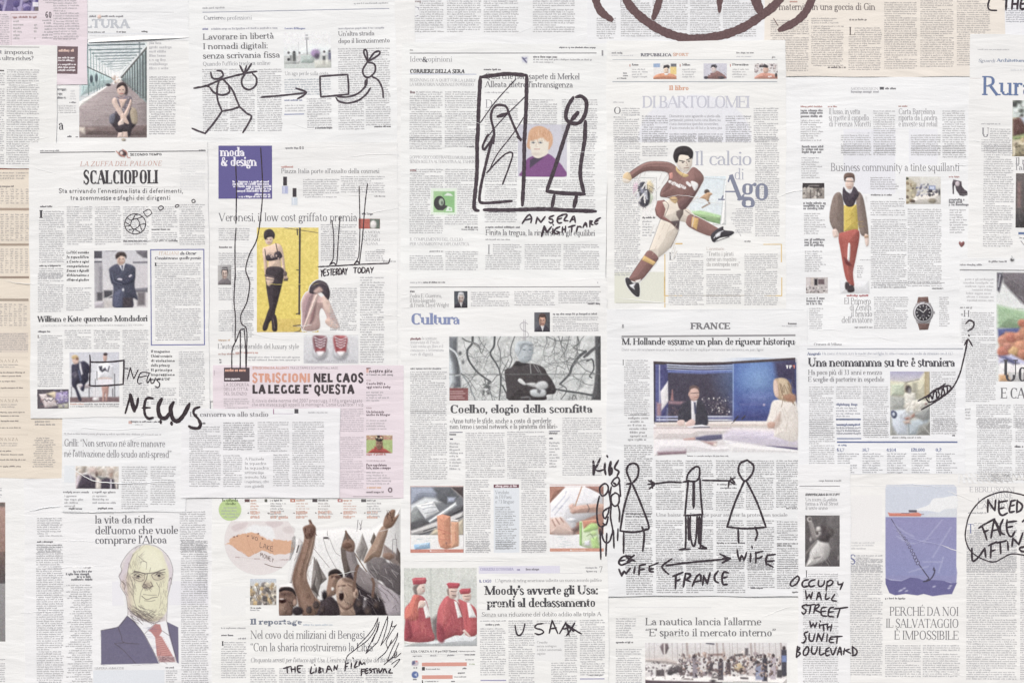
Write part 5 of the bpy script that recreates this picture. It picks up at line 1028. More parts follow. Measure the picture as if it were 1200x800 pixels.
# ---- Coelho culture page
page('culture page with a grey photo of a man with folded arms before bare branches', 470, 326, 713, 656, 4, (240, 239, 237), 0.15)
Z('3c')
TL(50, 56, 120, 7, (170, 168, 172)); TL(124, 56, 245, 8, INK, 1); R(48, 76, 1118, 80, (120, 118, 122)); TL(1102, 56, 1114, 8)
TL(50, 108, 74, 11, INK, 1); T('Pedro E. Guerrero,', 48, 138, 228, 22, 'light', (140, 138, 142), 'subheadline'); T('il foto-biografo', 48, 164, 192, 22, 'light', (140, 138, 142), 'subheadline'); T('di Frank Lloyd Wright', 48, 190, 268, 22, 'light', (130, 128, 132), 'subheadline')
C(392, 102, 610, 190); C(636, 98, 862, 190); C(884, 98, 1116, 168); TL(1048, 176, 1116, 9, INK, 1)
T('Cultura', 52, 288, 328, 62, 'bold', (124, 138, 188), 'section_heading'); TL(852, 234, 1100, 10, (110, 108, 112), 1); C(852, 242, 1106, 324)
mugshot(298, 101, 373, 195, (84, 88, 98), (206, 206, 208), (206, 186, 176), (62, 58, 66), (206, 200, 200)).done('portrait of a white haired man with glasses')
mugshot(748, 220, 836, 329, (104, 104, 112), (84, 64, 60), (214, 160, 136), (70, 66, 76), (226, 224, 226)).done('portrait of a smiling man in a dark jacket')
TL(52, 374, 116, 11, (120, 70, 76), 1)
for i, s in enumerate(('la scrittore', 'intervista di Paulo', 'Vale conta un libro e il', 'conoscere e letteratura', 'non di dignit\u00e0')): T(s, 118 if i == 0 else 52, 374 + i * 22, (200, 214, 236, 240, 180)[i], 17, 'light', (176, 174, 178), 'subheadline')
TL(52, 540, 228, 8); C(52, 548, 254, 800); R(52, 530, 260, 532, (200, 198, 200))
T('Coelho, elogio della sconfitta', 272, 784, 1074, 46, 'bold', (82, 80, 84))
Z('A4')
p = Pic(40, 55, 1163, 530, (206, 208, 206), D=1.8); p.noise(5, 4).blobs(60, 40, 55, 1163, 530, [(214, 216, 214), (196, 200, 198), (222, 222, 220)], 12, 36, 8, .6)
G1 = (104, 106, 106); G2 = (84, 86, 88)
p.poly('40,60 100,60 100,180 120,300 128,430 70,440 60,300 40,180', (112, 116, 122), 4).poly('40,180 70,260 85,400 40,440', (196, 204, 210), 5).poly('60,170 100,200 110,300 100,340', (96, 98, 102), 4)
p.ln('40,140 90,180 120,260 130,330 90,345', (14, 8), (214, 220, 222), 2).ln('130,330 180,400 210,470 235,528', (9, 5), (130, 138, 142), 2).ell(120, 180, 12, 14, (100, 102, 104), 3).ell(142, 246, 9, 14, (100, 102, 104), 3)
for a, w in (('215,60 210,110 175,160 185,230 240,310 300,360 345,390', (17, 12)), ('300,360 310,400 290,415 350,400 390,350 420,340', (8, 5)), ('345,390 330,420 350,480 360,528', (9, 5)), ('140,70 170,90 215,100', (10, 8)), ('215,100 260,125 280,180 310,110', (8, 4)), ('378,62 372,130 345,185 390,260 415,320 425,420', (16, 9)), ('420,60 400,110 420,180 415,300', (7, 6)), ('425,340 420,430 410,528', (12, 8)), ('435,420 460,470 480,500', (12, 8)), ('525,60 500,130 495,190 505,230 480,290 440,310', (9, 6)), ('480,230 430,330', (6, 4)),
             ('1050,170 1000,210 950,280 935,330 900,370 860,410', (22, 14)), ('860,410 905,440 905,470 870,520', (10, 7)), ('830,448 905,462 1000,475 1080,490 1110,490', (14, 16)), ('1040,210 1090,165 1130,140', (18, 22)), ('1060,240 1100,230 1110,300 1080,350 1095,365', (13, 8)), ('990,60 1000,110 960,140 1010,160 1050,170', (10, 8)), ('880,60 870,120 900,160 870,210', (7, 4)), ('820,70 830,110 800,180', (6, 4)), ('770,60 810,80 850,90 940,85', (6, 6)), ('940,215 910,250 935,330', (6, 5)), ('950,528 960,490 985,520', (8, 5))): p.ln(a, w, G1 if w[0] < 12 else G2, 1.3)
for x, y, a, L, w in ((760, 55, 70, 150, 7), (850, 55, 100, 150, 8), (930, 55, 95, 160, 8), (990, 60, 110, 170, 9), (1040, 55, 120, 120, 7), (1100, 230, 200, 160, 8), (1110, 330, 190, 170, 8), (1100, 420, 200, 170, 7), (960, 260, 210, 170, 6), (900, 300, 200, 160, 6), (820, 90, 90, 130, 6), (700, 120, 40, 110, 4), (740, 200, 20, 120, 4), (210, 100, 60, 130, 7), (260, 60, 80, 140, 7), (185, 200, 20, 130, 5), (240, 310, 100, 150, 7), (330, 390, 80, 130, 7), (345, 185, 130, 110, 6), (420, 200, 80, 150, 6), (420, 340, 60, 160, 8), (500, 180, 120, 120, 5), (130, 330, 60, 170, 7), (150, 90, 60, 120, 4), (880, 430, 130, 110, 7), (980, 480, 80, 80, 6), (1060, 490, 100, 60, 5), (640, 60, 30, 90, 3)): p.twig(x, y, a, L, w, 3, (118, 120, 120))
p.lines(50, 230, 360, 480, 528, (112, 114, 114), 3, 40, 60, 80, .7).lines(30, 860, 470, 1080, 528, (120, 122, 122), 3, 36, 60, 70, .6).lines(36, 380, 62, 560, 250, (140, 142, 142), 2, 50, 80, 40, .6)
p.blobs(14, 290, 380, 340, 528, [(100, 102, 102)], 5, 12, 2)
p.poly('1120,55 1163,55 1163,528 1090,528 1110,440 1125,300 1120,150', (84, 84, 86), 3).ln('1163,110 1120,145 1060,200', 16, (92, 92, 94), 2)
p.poly('540,240 500,285 460,300 450,335 465,440 485,530 740,530 760,490 820,480 828,440 800,380 770,340 740,290 680,262 620,255', (72, 66, 68), 2, 1).poly('520,270 540,240 620,262 560,275', (60, 56, 58), 3)
p.poly('540,110 565,95 640,95 665,140 655,200 640,235 600,255 560,240 545,200 525,165', (184, 192, 197), 2, 1).poly('545,200 560,150 550,110 600,92 655,110 640,130 600,120 575,150', (166, 174, 180), 4, 1).lines(14, 560, 130, 650, 240, (150, 166, 176), 4, 30, 0, 40, .5)
for x in (595, 640): p.ell(x, 155, 10, 5, (110, 124, 132), 2)
p.ln('600,212 640,210', 5, (130, 140, 146), 1.5, 0).ln('622,160 632,190', 4, (150, 164, 172), 1.5, 0)
p.poly('548,385 560,368 580,375 606,405 600,418 570,405', (216, 216, 216), 2, 1).poly('610,405 670,400 690,420 680,435 620,418', (196, 196, 196), 3, 1).poly('680,420 700,395 745,388 770,410 765,440 720,455 690,445', (196, 198, 198), 3, 1).poly('640,460 670,448 740,450 758,470 745,500 680,505 645,490', (196, 200, 202), 3, 1).poly('690,440 720,455 710,480 690,470', (110, 110, 112), 3).ln('575,510 630,505 640,528', 10, (120, 120, 122), 3)
p.ln('640,262 645,330', 6, (170, 170, 170), 2).ln('665,265 700,320', 5, (150, 150, 150), 2).ln('690,275 720,330', 4, (140, 140, 140), 2); p.rect(40, 333, 1163, 341, (110, 112, 112), 2, .7)
p.rect(42, 437, 180, 534, (142, 84, 84), 1); 
for y in (462, 478, 497, 512): p.ln([(50, y), (118 + (y % 40), y)], 8, (206, 170, 168), 1.5, 0, .8)
p.noise(5).done('man with folded arms before bare branches')
Z('4c')
T('\u00abAmo tutte le sfide, anche a costo di perderle:', 272, 74, 846, 28, 'did', (118, 116, 120), 'subheadline'); T('non temo i social network e la pirateria dei libri\u00bb', 272, 106, 878, 28, 'did', (118, 116, 120), 'subheadline')
R(272, 124, 346, 128, (80, 80, 110)); TL(272, 142, 314, 10, INK, 1); R(274, 160, 292, 168, (84, 82, 100)); C(272, 180, 346, 340, 'l', p=3.7, c=(140, 138, 142)); R(830, 118, 892, 122, (80, 80, 110)); TL(830, 136, 876, 10, INK, 1); R(832, 156, 852, 164, (84, 82, 100)); C(832, 176, 890, 332, 'l', p=3.5, c=(140, 138, 142))
C(52, 0, 256, 394); C(362, 124, 580, 388); C(596, 118, 814, 388); C(362, 388, 500, 800); C(676, 388, 814, 800); C(906, 40, 1124, 370)
R(520, 438, 664, 800, (222, 227, 233), 'colour_panel', h=PHO); R(520, 418, 662, 437, (118, 72, 84), 'colour_panel'); TL(530, 432, 650, 11, (226, 200, 204), 1)
for i, s in enumerate(('Venduto', 'in 170 Paesi', 'e 73 lingue')): T(s, 528, 472 + i * 26, 606 + i * 14, 20, 'light', (140, 144, 150), 'subheadline')
C(530, 540, 650, 786, 'l', c=(104, 108, 116))
Z('5c'); C(362, 0, 500, 64); C(676, 0, 814, 62); C(532, 0, 652, 50, 'l', c=(104, 108, 116))
Z('C1')
p = Pic(48, 75, 576, 735, (238, 234, 230)); p.rect(50, 86, 574, 560, (120, 122, 128), 1).poly('50,86 290,86 330,150 290,200 180,190 50,270', (156, 164, 184), 8).poly('50,270 200,190 300,200 370,240 120,300 50,350', (206, 210, 212), 6).poly('270,90 450,90 520,180 480,240 400,250 330,220 310,140', (96, 98, 104), 6).poly('420,190 500,190 480,235 420,240', (176, 184, 206), 5).poly('450,86 574,86 574,190', (84, 72, 72), 3).ln('450,90 574,200', 8, (150, 140, 138), 2, 0)
p.poly('50,340 130,300 170,400 60,450', (146, 150, 150), 6).poly('105,270 275,225 335,330 200,400', (228, 230, 232), 2).poly('230,420 500,235 510,270 330,390 240,445', (224, 228, 232), 3).poly('50,440 180,400 240,440 574,260 574,320 140,550 50,540', (84, 82, 86), 4).poly('50,520 574,330 574,400 300,520 60,560', (196, 192, 190), 4)
for a in ('450,370 574,310', '500,405 574,375', '180,520 300,480', '140,560 330,495'): p.ln(a, 9, (72, 70, 74), 2, 0)
for a in ('160,270 220,262 280,252', '175,305 230,290 300,285', '195,345 260,335 310,315', '230,372 290,358'): p.ln(a, 7, (150, 152, 162), 2, 1, .8)
p.poly('290,500 450,470 574,400 574,560 240,560', (226, 206, 170), 4, al=.8).rect(50, 560, 574, 700, (240, 238, 236), 2).poly('312,370 370,355 445,375 450,640 530,660 450,690 400,700 345,680 325,620', (224, 146, 112), 2).poly('450,425 525,430 530,640 520,670 450,690', (222, 158, 122), 3).poly('455,405 520,410 525,430 450,425', (236, 226, 220), 2)
p.ln('325,500 380,520 450,550', 5, (206, 110, 90), 2).ln('340,600 400,605 440,598', 4, (196, 110, 90), 2).ell(380, 545, 14, 6, (190, 104, 84), 2).ell(404, 640, 8, 12, (160, 110, 100), 2).ln('490,540 500,620', 5, (206, 120, 96), 2).lines(14, 330, 400, 440, 660, (212, 126, 96), 3, 50, 80, 40, .6)
p.poly('85,655 240,632 245,690 90,708', (150, 190, 226), 2).poly('130,650 210,640 215,662 135,672', (186, 212, 234), 4); p.lines(8, 90, 590, 230, 620, (190, 206, 206), 4, 60, 0, 4, .7)
p.rect(48, 700, 576, 734, (214, 130, 112), 1).ln('255,716 380,716', 5, (236, 206, 198), 2, 0).ell(248, 715, 8, 7, (240, 232, 228), 1); p.ln('48,80 576,80', 6, (214, 160, 148), 1, 0).ln('50,80 50,735', 3, (214, 160, 148), 1, 0).ln('574,80 574,735', 3, (160, 150, 160), 1, 0).noise(4).done('advert with an orange book and a card on grey ground')
Z('C2')
p = Pic(35, 60, 568, 724, (240, 238, 238)); p.rect(35, 80, 568, 552, (178, 126, 108), 1).poly('35,250 190,80 385,80 560,150 568,330 300,440 280,552 80,552 35,390', (228, 226, 230), 4).poly('35,90 185,90 35,240', (176, 120, 102), 3).poly('390,80 568,80 568,160 525,150', (168, 116, 104), 3).poly('225,270 270,250 305,275 560,258 566,330 420,340 300,345 260,350 240,320', (214, 172, 156), 4, 1).poly('305,280 400,262 566,258 566,330 470,318 310,335', (206, 162, 144), 5, 1).ell(268, 330, 22, 12, (190, 140, 124), 4)
p.ln('352,85 285,275', 11, (196, 140, 110), 2, 0).ln('405,255 425,300 410,335', 6, (104, 92, 96), 2)
p.poly('35,400 70,390 130,385 160,390 250,490 290,552 70,552 35,500', (222, 190, 176), 5, 1)
for a in ('60,410 90,470', '95,395 130,450', '140,390 170,430'): p.ln(a, 10, (150, 104, 92), 3, 0, .8)
for a in ('60,320 190,170', '85,360 230,185', '130,300 160,270', '190,150 200,130'): p.ln(a, 7, (160, 164, 186), 3, 0, .6)
p.ell(250, 410, 44, 22, (200, 206, 220), 3, al=.6).ell(250, 410, 38, 17, (230, 230, 234), 3).poly('250,500 330,460 340,500 270,550', (120, 92, 88), 5)
p.poly('330,425 500,405 535,690 460,705 355,672 330,660', (206, 222, 180), 2).poly('330,430 352,430 352,665 328,655', (150, 196, 110), 2).poly('355,420 500,405 510,440 370,500', (206, 132, 106), 3).poly('370,510 440,445 500,455 505,500 400,530', (172, 212, 120), 4, 1).poly('440,600 500,570 525,690 460,700', (176, 214, 124), 4).ell(470, 540, 30, 22, (190, 220, 140), 4).ln('400,570 440,550 470,600', 4, (110, 140, 84), 2).poly('380,620 430,610 430,665 380,660', (224, 222, 230), 4)
p.lines(12, 90, 575, 220, 670, (186, 206, 206), 4, 60, 0, 3, .7).rect(35, 690, 568, 722, (220, 150, 126), 1).ln('250,708 385,708', 5, (238, 210, 198), 2, 0).ell(243, 708, 8, 7, (240, 232, 228), 1).ln('35,64 568,64', 7, (214, 160, 148), 1, 0).noise(4).done('advert with writing hands and a green book')
Z('3c'); crease('0,195 60,190', 1.0); crease('0,120 40,118', .8); Z('4c'); crease('1040,305 1130,300 1180,302', 1.0)
# ---- sport page with the footballer
page('sport page with a kicking footballer in maroon kit and pale lettering', 711, 48, 921, 366, 4, (241, 240, 237), 0)
Z('1d')
TL(80, 303, 134, 9, (120, 118, 122), 1); TL(80, 316, 200, 6, (196, 194, 198)); T('REPUBBLICA', 244, 318, 416, 17, 'slab', (100, 98, 112), 'masthead'); T('SPORT', 424, 316, 512, 17, 'slab', (228, 170, 142), 'masthead'); TL(780, 302, 876, 8, (110, 108, 112), 1); TL(780, 322, 876, 6, (196, 194, 198)); TL(980, 328, 1006, 9, (90, 88, 94), 1); R(85, 335, 1010, 338, (176, 182, 188)); R(85, 458, 1010, 463, (168, 174, 182)); R(24, 284, 33, 314, (150, 148, 152))
TL(144, 416, 168, 8, (120, 118, 122), 1); TL(144, 430, 168, 8, (110, 108, 112), 1); TL(110, 445, 168, 8, (110, 108, 112), 1)
for x, s in ((180, 'Roma'), (462, 'Milan'), (744, 'Fiorentina')):
    R(x, 362, x + 6, 376, (206, 150, 140), 'rule'); T(s, x + 14, 370, x + 14 + 9 * len(s), 12, 'bold', (90, 88, 92), 'caption'); C(x + 14, 384, x + 112, 448, 'l', p=2.9, c=(160, 158, 160))
Z('C7')
p = Pic(110, 68, 302, 198, (234, 230, 226), D=2.6); p.rect(110, 68, 165, 100, (150, 176, 216), 2).rect(255, 70, 302, 98, (110, 112, 120), 2).rect(250, 96, 302, 160, (240, 206, 120), 3).poly('112,198 130,165 180,150 240,150 290,165 302,198', (222, 146, 110), 2, 1).ell(216, 128, 20, 32, (236, 206, 180), 2).poly('192,110 196,85 230,78 246,90 240,112 220,100', (66, 62, 66), 2).poly('200,150 236,150 228,165 205,165', (236, 232, 226), 2).lines(20, 120, 160, 296, 196, (190, 110, 80), 2, 24, 60, 60, .7); p.ell(208, 122, 3, 2, (90, 70, 60)).ell(226, 122, 3, 2, (90, 70, 60)).ln('208,142 226,142', 3, (180, 100, 90), 1, 0).noise(5).done('orange shirted man drawing')
p = Pic(525, 68, 718, 198, (208, 206, 218), D=2.6); p.poly('535,190 575,165 600,140 640,130 690,160 715,190 640,198', (150, 110, 106), 2, 1).ell(610, 118, 22, 28, (226, 206, 200), 2).poly('584,105 592,80 625,76 638,95 630,108 605,96', (66, 62, 68), 2).ell(545, 185, 16, 12, (80, 76, 84), 2).ell(670, 185, 26, 12, (84, 78, 84), 2).lines(24, 560, 140, 700, 190, (110, 78, 78), 2.4, 26, 60, 60, .7).lines(20, 530, 70, 710, 130, (186, 184, 200), 3, 30, 90, 60, .6); p.ell(602, 114, 3, 2, (90, 70, 70)).ell(620, 114, 3, 2, (90, 70, 70)).noise(5).done('grey and maroon man drawing')
p = Pic(945, 68, 1138, 196, (228, 222, 220), D=2.6); p.blobs(40, 945, 68, 1138, 140, [(206, 190, 186), (176, 160, 160), (240, 236, 234), (120, 108, 110)], 4, 10, 2).poly('950,196 980,160 1020,145 1080,150 1130,165 1138,196', (216, 150, 130), 2, 1).ell(1040, 122, 24, 28, (220, 176, 156), 2).poly('985,100 990,80 1010,95 1030,72 1060,90 1055,105 1020,100', (76, 70, 74), 2).ell(1075, 178, 16, 8, (238, 230, 226), 2).ell(1125, 165, 10, 18, (80, 72, 74), 2).lines(18, 960, 150, 1130, 194, (180, 100, 84), 2.4, 26, 60, 60, .7).noise(5).done('crowd with an orange shirted man drawing')
Z('1d')
T('Il libro', 402, 508, 514, 26, 'slab', (226, 160, 128), 'section_heading'); T('DI BARTOLOMEI', 250, 606, 850, 66, 'did', (198, 198, 212), 'headline', track=-8)
TL(88, 578, 155, 6, (176, 174, 178)); T('O', 90, 640, 132, 38, 'did', (110, 108, 114), 'drop_cap')
C(90, 604, 236, 800, skip=(80, 600, 136, 646)); C(250, 648, 392, 800, c=(112, 110, 122)); C(720, 648, 862, 800, c=(112, 110, 122)); C(878, 604, 1012, 800)
for i, s in enumerate(('Domenica uno sguardo a storia alla', 'personale, poteva tutto una libera su', 'c\u2019una domenica specchio novembre,', 'il suo mondo su di lui e la sera poi')): T(s, 404, 660 + i * 22, (690, 692, 680, 700)[i], 15, 'light', (140, 138, 146), 'subheadline')
C(404, 748, 554, 800, c=(112, 110, 122)); C(566, 748, 706, 800, c=(112, 110, 122))
p = Pic(215, 520, 880, 800, (238, 237, 236), cut=True, name='tint_panel'); p.ell(548, 780, 320, 250, (233, 233, 239), 5).done(h=PHO * .5)
Z('2d')
C(96, 0, 238, 780); C(252, 52, 392, 110); C(252, 0, 398, 36); C(408, 0, 552, 34); C(566, 0, 706, 34); C(720, 0, 862, 40); C(886, 0, 1018, 560); R(384, 598, 478, 606, (228, 186, 112)); TL(252, 460, 320, 9, INK, 1); C(252, 470, 326, 560, 'l', p=3.2)
T('Il calcio', 540, 162, 860, 78, 'light', (178, 180, 196), track=-6); T('di', 766, 242, 822, 62, 'light', (178, 180, 196)); T('Ago', 682, 358, 952, 142, 'did', (124, 130, 156), track=-6)
C(740, 400, 872, 470, 'r', c=(150, 148, 154)); C(752, 470, 872, 540, 'r', c=(150, 148, 154)); TL(826, 592, 860, 8, INK, 1)
Y_ = (232, 194, 122)
R(1030, 606, 1036, 706, Y_); R(932, 603, 1036, 608, Y_); R(376, 660, 382, 960, Y_); Z('3d'); R(374, 20, 381, 130, Y_); R(374, 124, 480, 130, Y_); R(480, 124, 880, 128, (190, 180, 166)); R(1032, 25, 1038, 130, Y_); R(936, 124, 1038, 130, Y_)
Z('2d')
T('D', 402, 692, 440, 42, 'did', (130, 128, 132), 'drop_cap'); C(400, 655, 594, 952, skip=(390, 650, 446, 698)); C(612, 770, 806, 945); C(826, 655, 1010, 945)
T('L\u2019avversario', 612, 638, 712, 18, 'light', (190, 170, 160), 'quote')
for i, s in enumerate(('\u201cTratto i pirati', 'come un maestro', 'da contropelo vero\u201d')): T(s, 612, 670 + i * 29, (764, 780, 800)[i], 24, 'light', (150, 146, 146), 'quote')
R(612, 744, 748, 749, (176, 172, 174))
R(96, 760, 380, 935, (226, 226, 208), 'colour_panel', h=PHO * .5); R(104, 930, 376, 936, (206, 206, 190), 'rule', h=PHO)
Z('A2')
p = Pic(70, 180, 188, 375, (238, 236, 232), D=2.2); p.ln('70,182 187,184', 3, (176, 176, 176), 1, 0).ln('187,184 186,372', 3, (176, 176, 176), 1, 0).ell(92, 240, 26, 34, (226, 190, 206), 5).ell(150, 232, 22, 34, (226, 206, 160), 5).ell(140, 285, 30, 30, (206, 220, 190), 6).poly('100,215 130,205 140,235 155,260 150,310 125,328 105,315 92,275', (74, 72, 82), 3, 1).poly('85,255 100,250 110,300 95,305', (226, 226, 232), 2).poly('118,250 140,245 145,290 125,295', (216, 216, 226), 2).ell(116, 245, 12, 16, (150, 150, 170), 3).lines(20, 95, 215, 155, 320, (110, 106, 116), 3, 26, 80, 50, .8).noise(6).done('small painted figure')
p = Pic(350, 175, 530, 415, (226, 236, 240), D=2); p.grad(350, 175, 530, 310, (220, 232, 238), (232, 238, 240)).poly('350,355 400,345 505,370 500,412 350,375', (150, 196, 126), 3, 0).poly('345,345 430,350 505,372 505,390 430,385 350,365', (176, 214, 150), 5, 0, .8).ln('370,375 430,382', 3, (84, 120, 76), 1, 0).poly('505,415 530,180 530,415', (240, 240, 238), 2).poly('350,378 500,413 500,416 350,416', (240, 240, 238), 1)
p.ell(435, 252, 13, 12, (90, 76, 70), 2).poly('405,280 440,255 462,262 450,275 440,300 428,290', (206, 160, 120), 2, 1).ln('440,295 448,310', 7, (130, 100, 80), 2, 0).ln('448,310 412,330', 6, (150, 118, 96), 2).ln('425,270 400,285', 4, (200, 150, 116), 1).ln('355,298 520,325', 2, (206, 212, 214), 1, 0).ln('350,178 528,192', 3, (190, 196, 198), 1, 0).ln('522,190 502,412', 3, (206, 208, 208), 1, 0).noise(3).done('small watercolour of a goalkeeper in the air')
p = Pic(18, 20, 575, 775, cut=True, D=2.0, name='illustration', form=0.8)
SKN = (228, 214, 196); MAR = (146, 104, 98); OUT = (84, 70, 70)
p.poly('150,540 178,470 208,388 255,400 298,420 292,460 262,522 225,556 195,578', SKN, 1.2)
p.poly('178,340 190,296 225,292 250,320 228,370 262,392 300,392 296,440 255,404 206,386 184,368', (158, 104, 98), 1.2, 0)
p.poly('216,304 246,290 300,308 350,344 374,372 352,424 326,402 300,396 258,398 224,374 232,340', SKN, 1.2)
p.poly('284,348 320,332 318,362 300,394 284,366', (116, 100, 94), 2).poly('256,398 302,392 297,440 280,425', (92, 78, 80), 2)
p.ln('232,340 224,374', 4, (216, 198, 180), 1)
p.poly('50,160 110,118 160,102 240,105 275,120 290,135 330,165 365,130 400,150 420,185 400,230 365,290 330,335 300,335 280,290 240,282 205,275 210,240 245,190 240,158 180,150 120,155 65,190', MAR, 1.2, 1)
p.poly('330,335 365,285 400,230 385,225 340,280 300,300 300,335', (112, 80, 80), 3, 1, .8).poly('110,120 160,104 240,107 250,118 160,120 115,135', (166, 122, 114), 3, 1, .8).poly('240,160 260,180 255,230 215,255 245,195', (120, 84, 82), 4, 1, .7)
p.poly('25,165 50,155 65,190 40,205 20,190', (230, 196, 146), 1.5, 1).poly('18,185 40,190 58,200 45,210 22,205', SKN, 1.5, 1).poly('285,125 300,150 345,170 320,180 285,150', (224, 188, 120), 1.5, 1).poly('250,285 275,275 292,290 280,310 262,300', (216, 176, 120), 2, 1)
p.poly('355,205 370,200 392,215 385,240 372,245', (236, 232, 230), 1.5, 1).poly('248,165 265,158 266,185 250,188', (226, 150, 136), 1.5, 1)
for x0, y0, x1, y1 in ((252, 202, 272, 214), (274, 210, 300, 226), (302, 220, 325, 232), (338, 208, 352, 220)): p.ln([(x0, y0), (x1, y1)], 15, (238, 232, 230), 1.2, 0)
p.lines(16, 250, 200, 330, 232, MAR, 2, 14, 70, 30, .9)
p.poly('268,75 280,40 310,26 345,30 368,55 362,95 350,85 300,80 285,110 275,100', (58, 52, 54), 1.5, 1).poly('282,90 300,70 345,75 362,90 360,125 340,152 315,145 295,125', (232, 218, 200), 1.5, 1).poly('275,60 330,40 365,65 355,90 335,66 300,72 290,108 275,100', (58, 52, 54), 1.5, 1)
p.ln('300,98 325,103', 4, (60, 52, 52), 1, 0).ln('335,96 355,88', 4, (60, 52, 52), 1, 0).ell(316, 108, 5, 3, (70, 60, 60)).ell(346, 102, 5, 3, (70, 60, 60)).ln('332,104 340,122 332,124', 2.4, (150, 120, 104), 1).ln('322,136 345,133', 3, (130, 84, 78), 1, 0).poly('285,112 296,125 318,148 340,154 330,160 300,145', (170, 140, 124), 3, 1, .7)
p.poly('335,385 365,365 480,425 490,440 455,472 345,425', (150, 106, 98), 1.2, 1).poly('362,375 395,385 385,440 358,420', (230, 180, 104), 1.5).ln('372,372 362,425', 4, (226, 206, 190), 1, 0)
p.poly('455,465 480,440 515,422 520,440 560,445 570,455 545,472 500,480 470,500 458,490', (66, 62, 68), 1.2, 1).poly('478,462 505,450 500,470 480,478', (226, 226, 230), 1.5).ln('470,480 490,455 515,445', 4, (214, 214, 220), 1).ln('470,500 545,474', 4, (44, 42, 46), 1, 0)
p.poly('150,540 195,575 180,605 110,690 60,690 52,675 115,580', (146, 102, 96), 1.2, 1).poly('125,565 185,600 172,615 115,588', (230, 184, 108), 1.5)
p.poly('32,680 48,675 70,700 100,702 104,760 90,770 65,750 40,715', (66, 62, 68), 1.2, 1).poly('52,712 85,702 75,720 80,735 60,722', (228, 228, 232), 1.5).poly('80,690 110,682 105,700 90,700', (226, 220, 214), 1.5)
for a in ('150,540 205,390 210,380', '255,530 298,440', '50,160 110,118 160,102 240,105 275,120', '65,190 120,155 180,150 240,158 248,190 212,240 205,275', '400,150 420,185 400,230 365,290 330,335', '205,275 240,282 280,292 330,262', '180,330 188,360 205,385 255,405 290,440', '220,292 246,318 226,375', '330,345 365,370', '195,575 180,605 110,690', '115,580 52,675'): p.ln(a, 2.6, OUT, 1, 1, .75)
p.lines(30, 90, 110, 400, 280, (120, 82, 80), 2.6, 40, 110, 40, .5); p.lines(20, 170, 400, 290, 560, (206, 186, 166), 3, 40, 110, 20, .6); p.noise(3)
p.done('kicking footballer in maroon and yellow kit', h=TXT * 1.35)
p = Pic(560, 430, 610, 480, cut=True); p.ln('585,440 592,455', 3, (150, 150, 154), 1).ln('598,460 602,470', 3, (160, 160, 164), 1).done()
Z('2d'); crease('320,360 480,330 640,370 780,385', .9); crease('980,350 1100,310 1180,300', 1.2)

# ---- France page
page('FRANCE page with a colour photo of a television studio interview', 711, 362, 946, 698, 5, (237, 237, 237), 0)
Z('3d')
R(104, 205, 1160, 208, (224, 224, 225)); T('8', 136, 308, 149, 21, 'did', (90, 88, 92), 'page_number'); T('FRANCE', 524, 314, 746, 36, 'slab', (120, 118, 122), 'section_heading'); TL(1070, 288, 1128, 10, INK, 1); TL(1036, 300, 1120, 7, (190, 188, 192))
R(136, 347, 1112, 357, (150, 148, 150), rot=.4); T('M. Hollande assume un plan de rigueur historique', 136, 402, 1128, 38, 'semi', (76, 74, 80)); T('Dans une circonstance \u00e9conomique, le chef de l\u2019Etat explique comment ses d\u00e9cisions en juin ligne', 136, 436, 932, 15, 'light', (150, 148, 154), 'subheadline')
R(1112, 360, 1140, 410, (237, 237, 237), 'colour_panel', h=TXT * 1.9)
C(150, 484, 292, 800, skip=(140, 478, 158, 518)); T('I', 138, 516, 150, 30, 'light', INK, 'drop_cap')
Z('4d'); C(165, -80, 290, 76, 'c', p=4.2, c=(120, 118, 122)); C(150, 98, 306, 490, c=(84, 82, 88)); TL(158, 492, 305, 9, INK, 1); TL(158, 506, 300, 9, INK, 1); C(156, 514, 306, 800, c=(84, 82, 88)); TL(505, 166, 745, 7)
C(328, 184, 480, 470, c=(92, 90, 96)); C(495, 184, 648, 470, c=(92, 90, 96)); C(666, 184, 822, 300, c=(92, 90, 96)); TL(672, 326, 790, 8, INK); TL(690, 346, 780, 8, INK); C(666, 360, 822, 470, c=(92, 90, 96)); C(834, 184, 990, 470, c=(92, 90, 96)); C(1004, 184, 1130, 450, c=(92, 90, 96)); TL(1060, 460, 1130, 8, INK, 1)
T('Une baisse de l\u2019\u00e9nergie pour assurer la protection sociale', 328, 502, 1066, 20, 'did', (150, 148, 152), 'subheadline')
C(328, 520, 480, 800, c=(92, 90, 96)); C(496, 520, 648, 800, c=(92, 90, 96)); C(668, 520, 822, 640, c=(92, 90, 96)); TL(670, 655, 826, 9, INK, 1); C(668, 662, 822, 800, c=(92, 90, 96)); C(838, 520, 990, 800, c=(92, 90, 96)); C(1008, 526, 1130, 640, c=(92, 90, 96)); TL(1008, 658, 1130, 9, INK, 1); TL(1008, 670, 1090, 9, INK, 1); C(1008, 676, 1130, 800, c=(92, 90, 96))
Z('5d'); C(162, 96, 308, 306, c=(92, 90, 96)); C(332, 100, 480, 300, c=(92, 90, 96)); C(500, 100, 650, 296, c=(92, 90, 96)); C(672, 100, 826, 296, c=(92, 90, 96)); C(844, 96, 992, 270, c=(92, 90, 96)); C(1008, 100, 1132, 270, c=(92, 90, 96)); TL(860, 270, 930, 8, INK, 1); TL(1092, 292, 1132, 8, INK, 1)
Z('A5')
p = Pic(34, 24, 1122, 762, (237, 237, 237), D=2.0, cut=True, form=0.45); NAV = (70, 68, 104)
p.poly('36,52 240,60 560,58 800,42 1100,24 1122,720 940,690 760,690 40,762', (238, 230, 230), 1)
p.poly('36,52 240,60 560,58 800,42 1100,24 1112,350 1110,560 40,520', (72, 66, 82), 1)
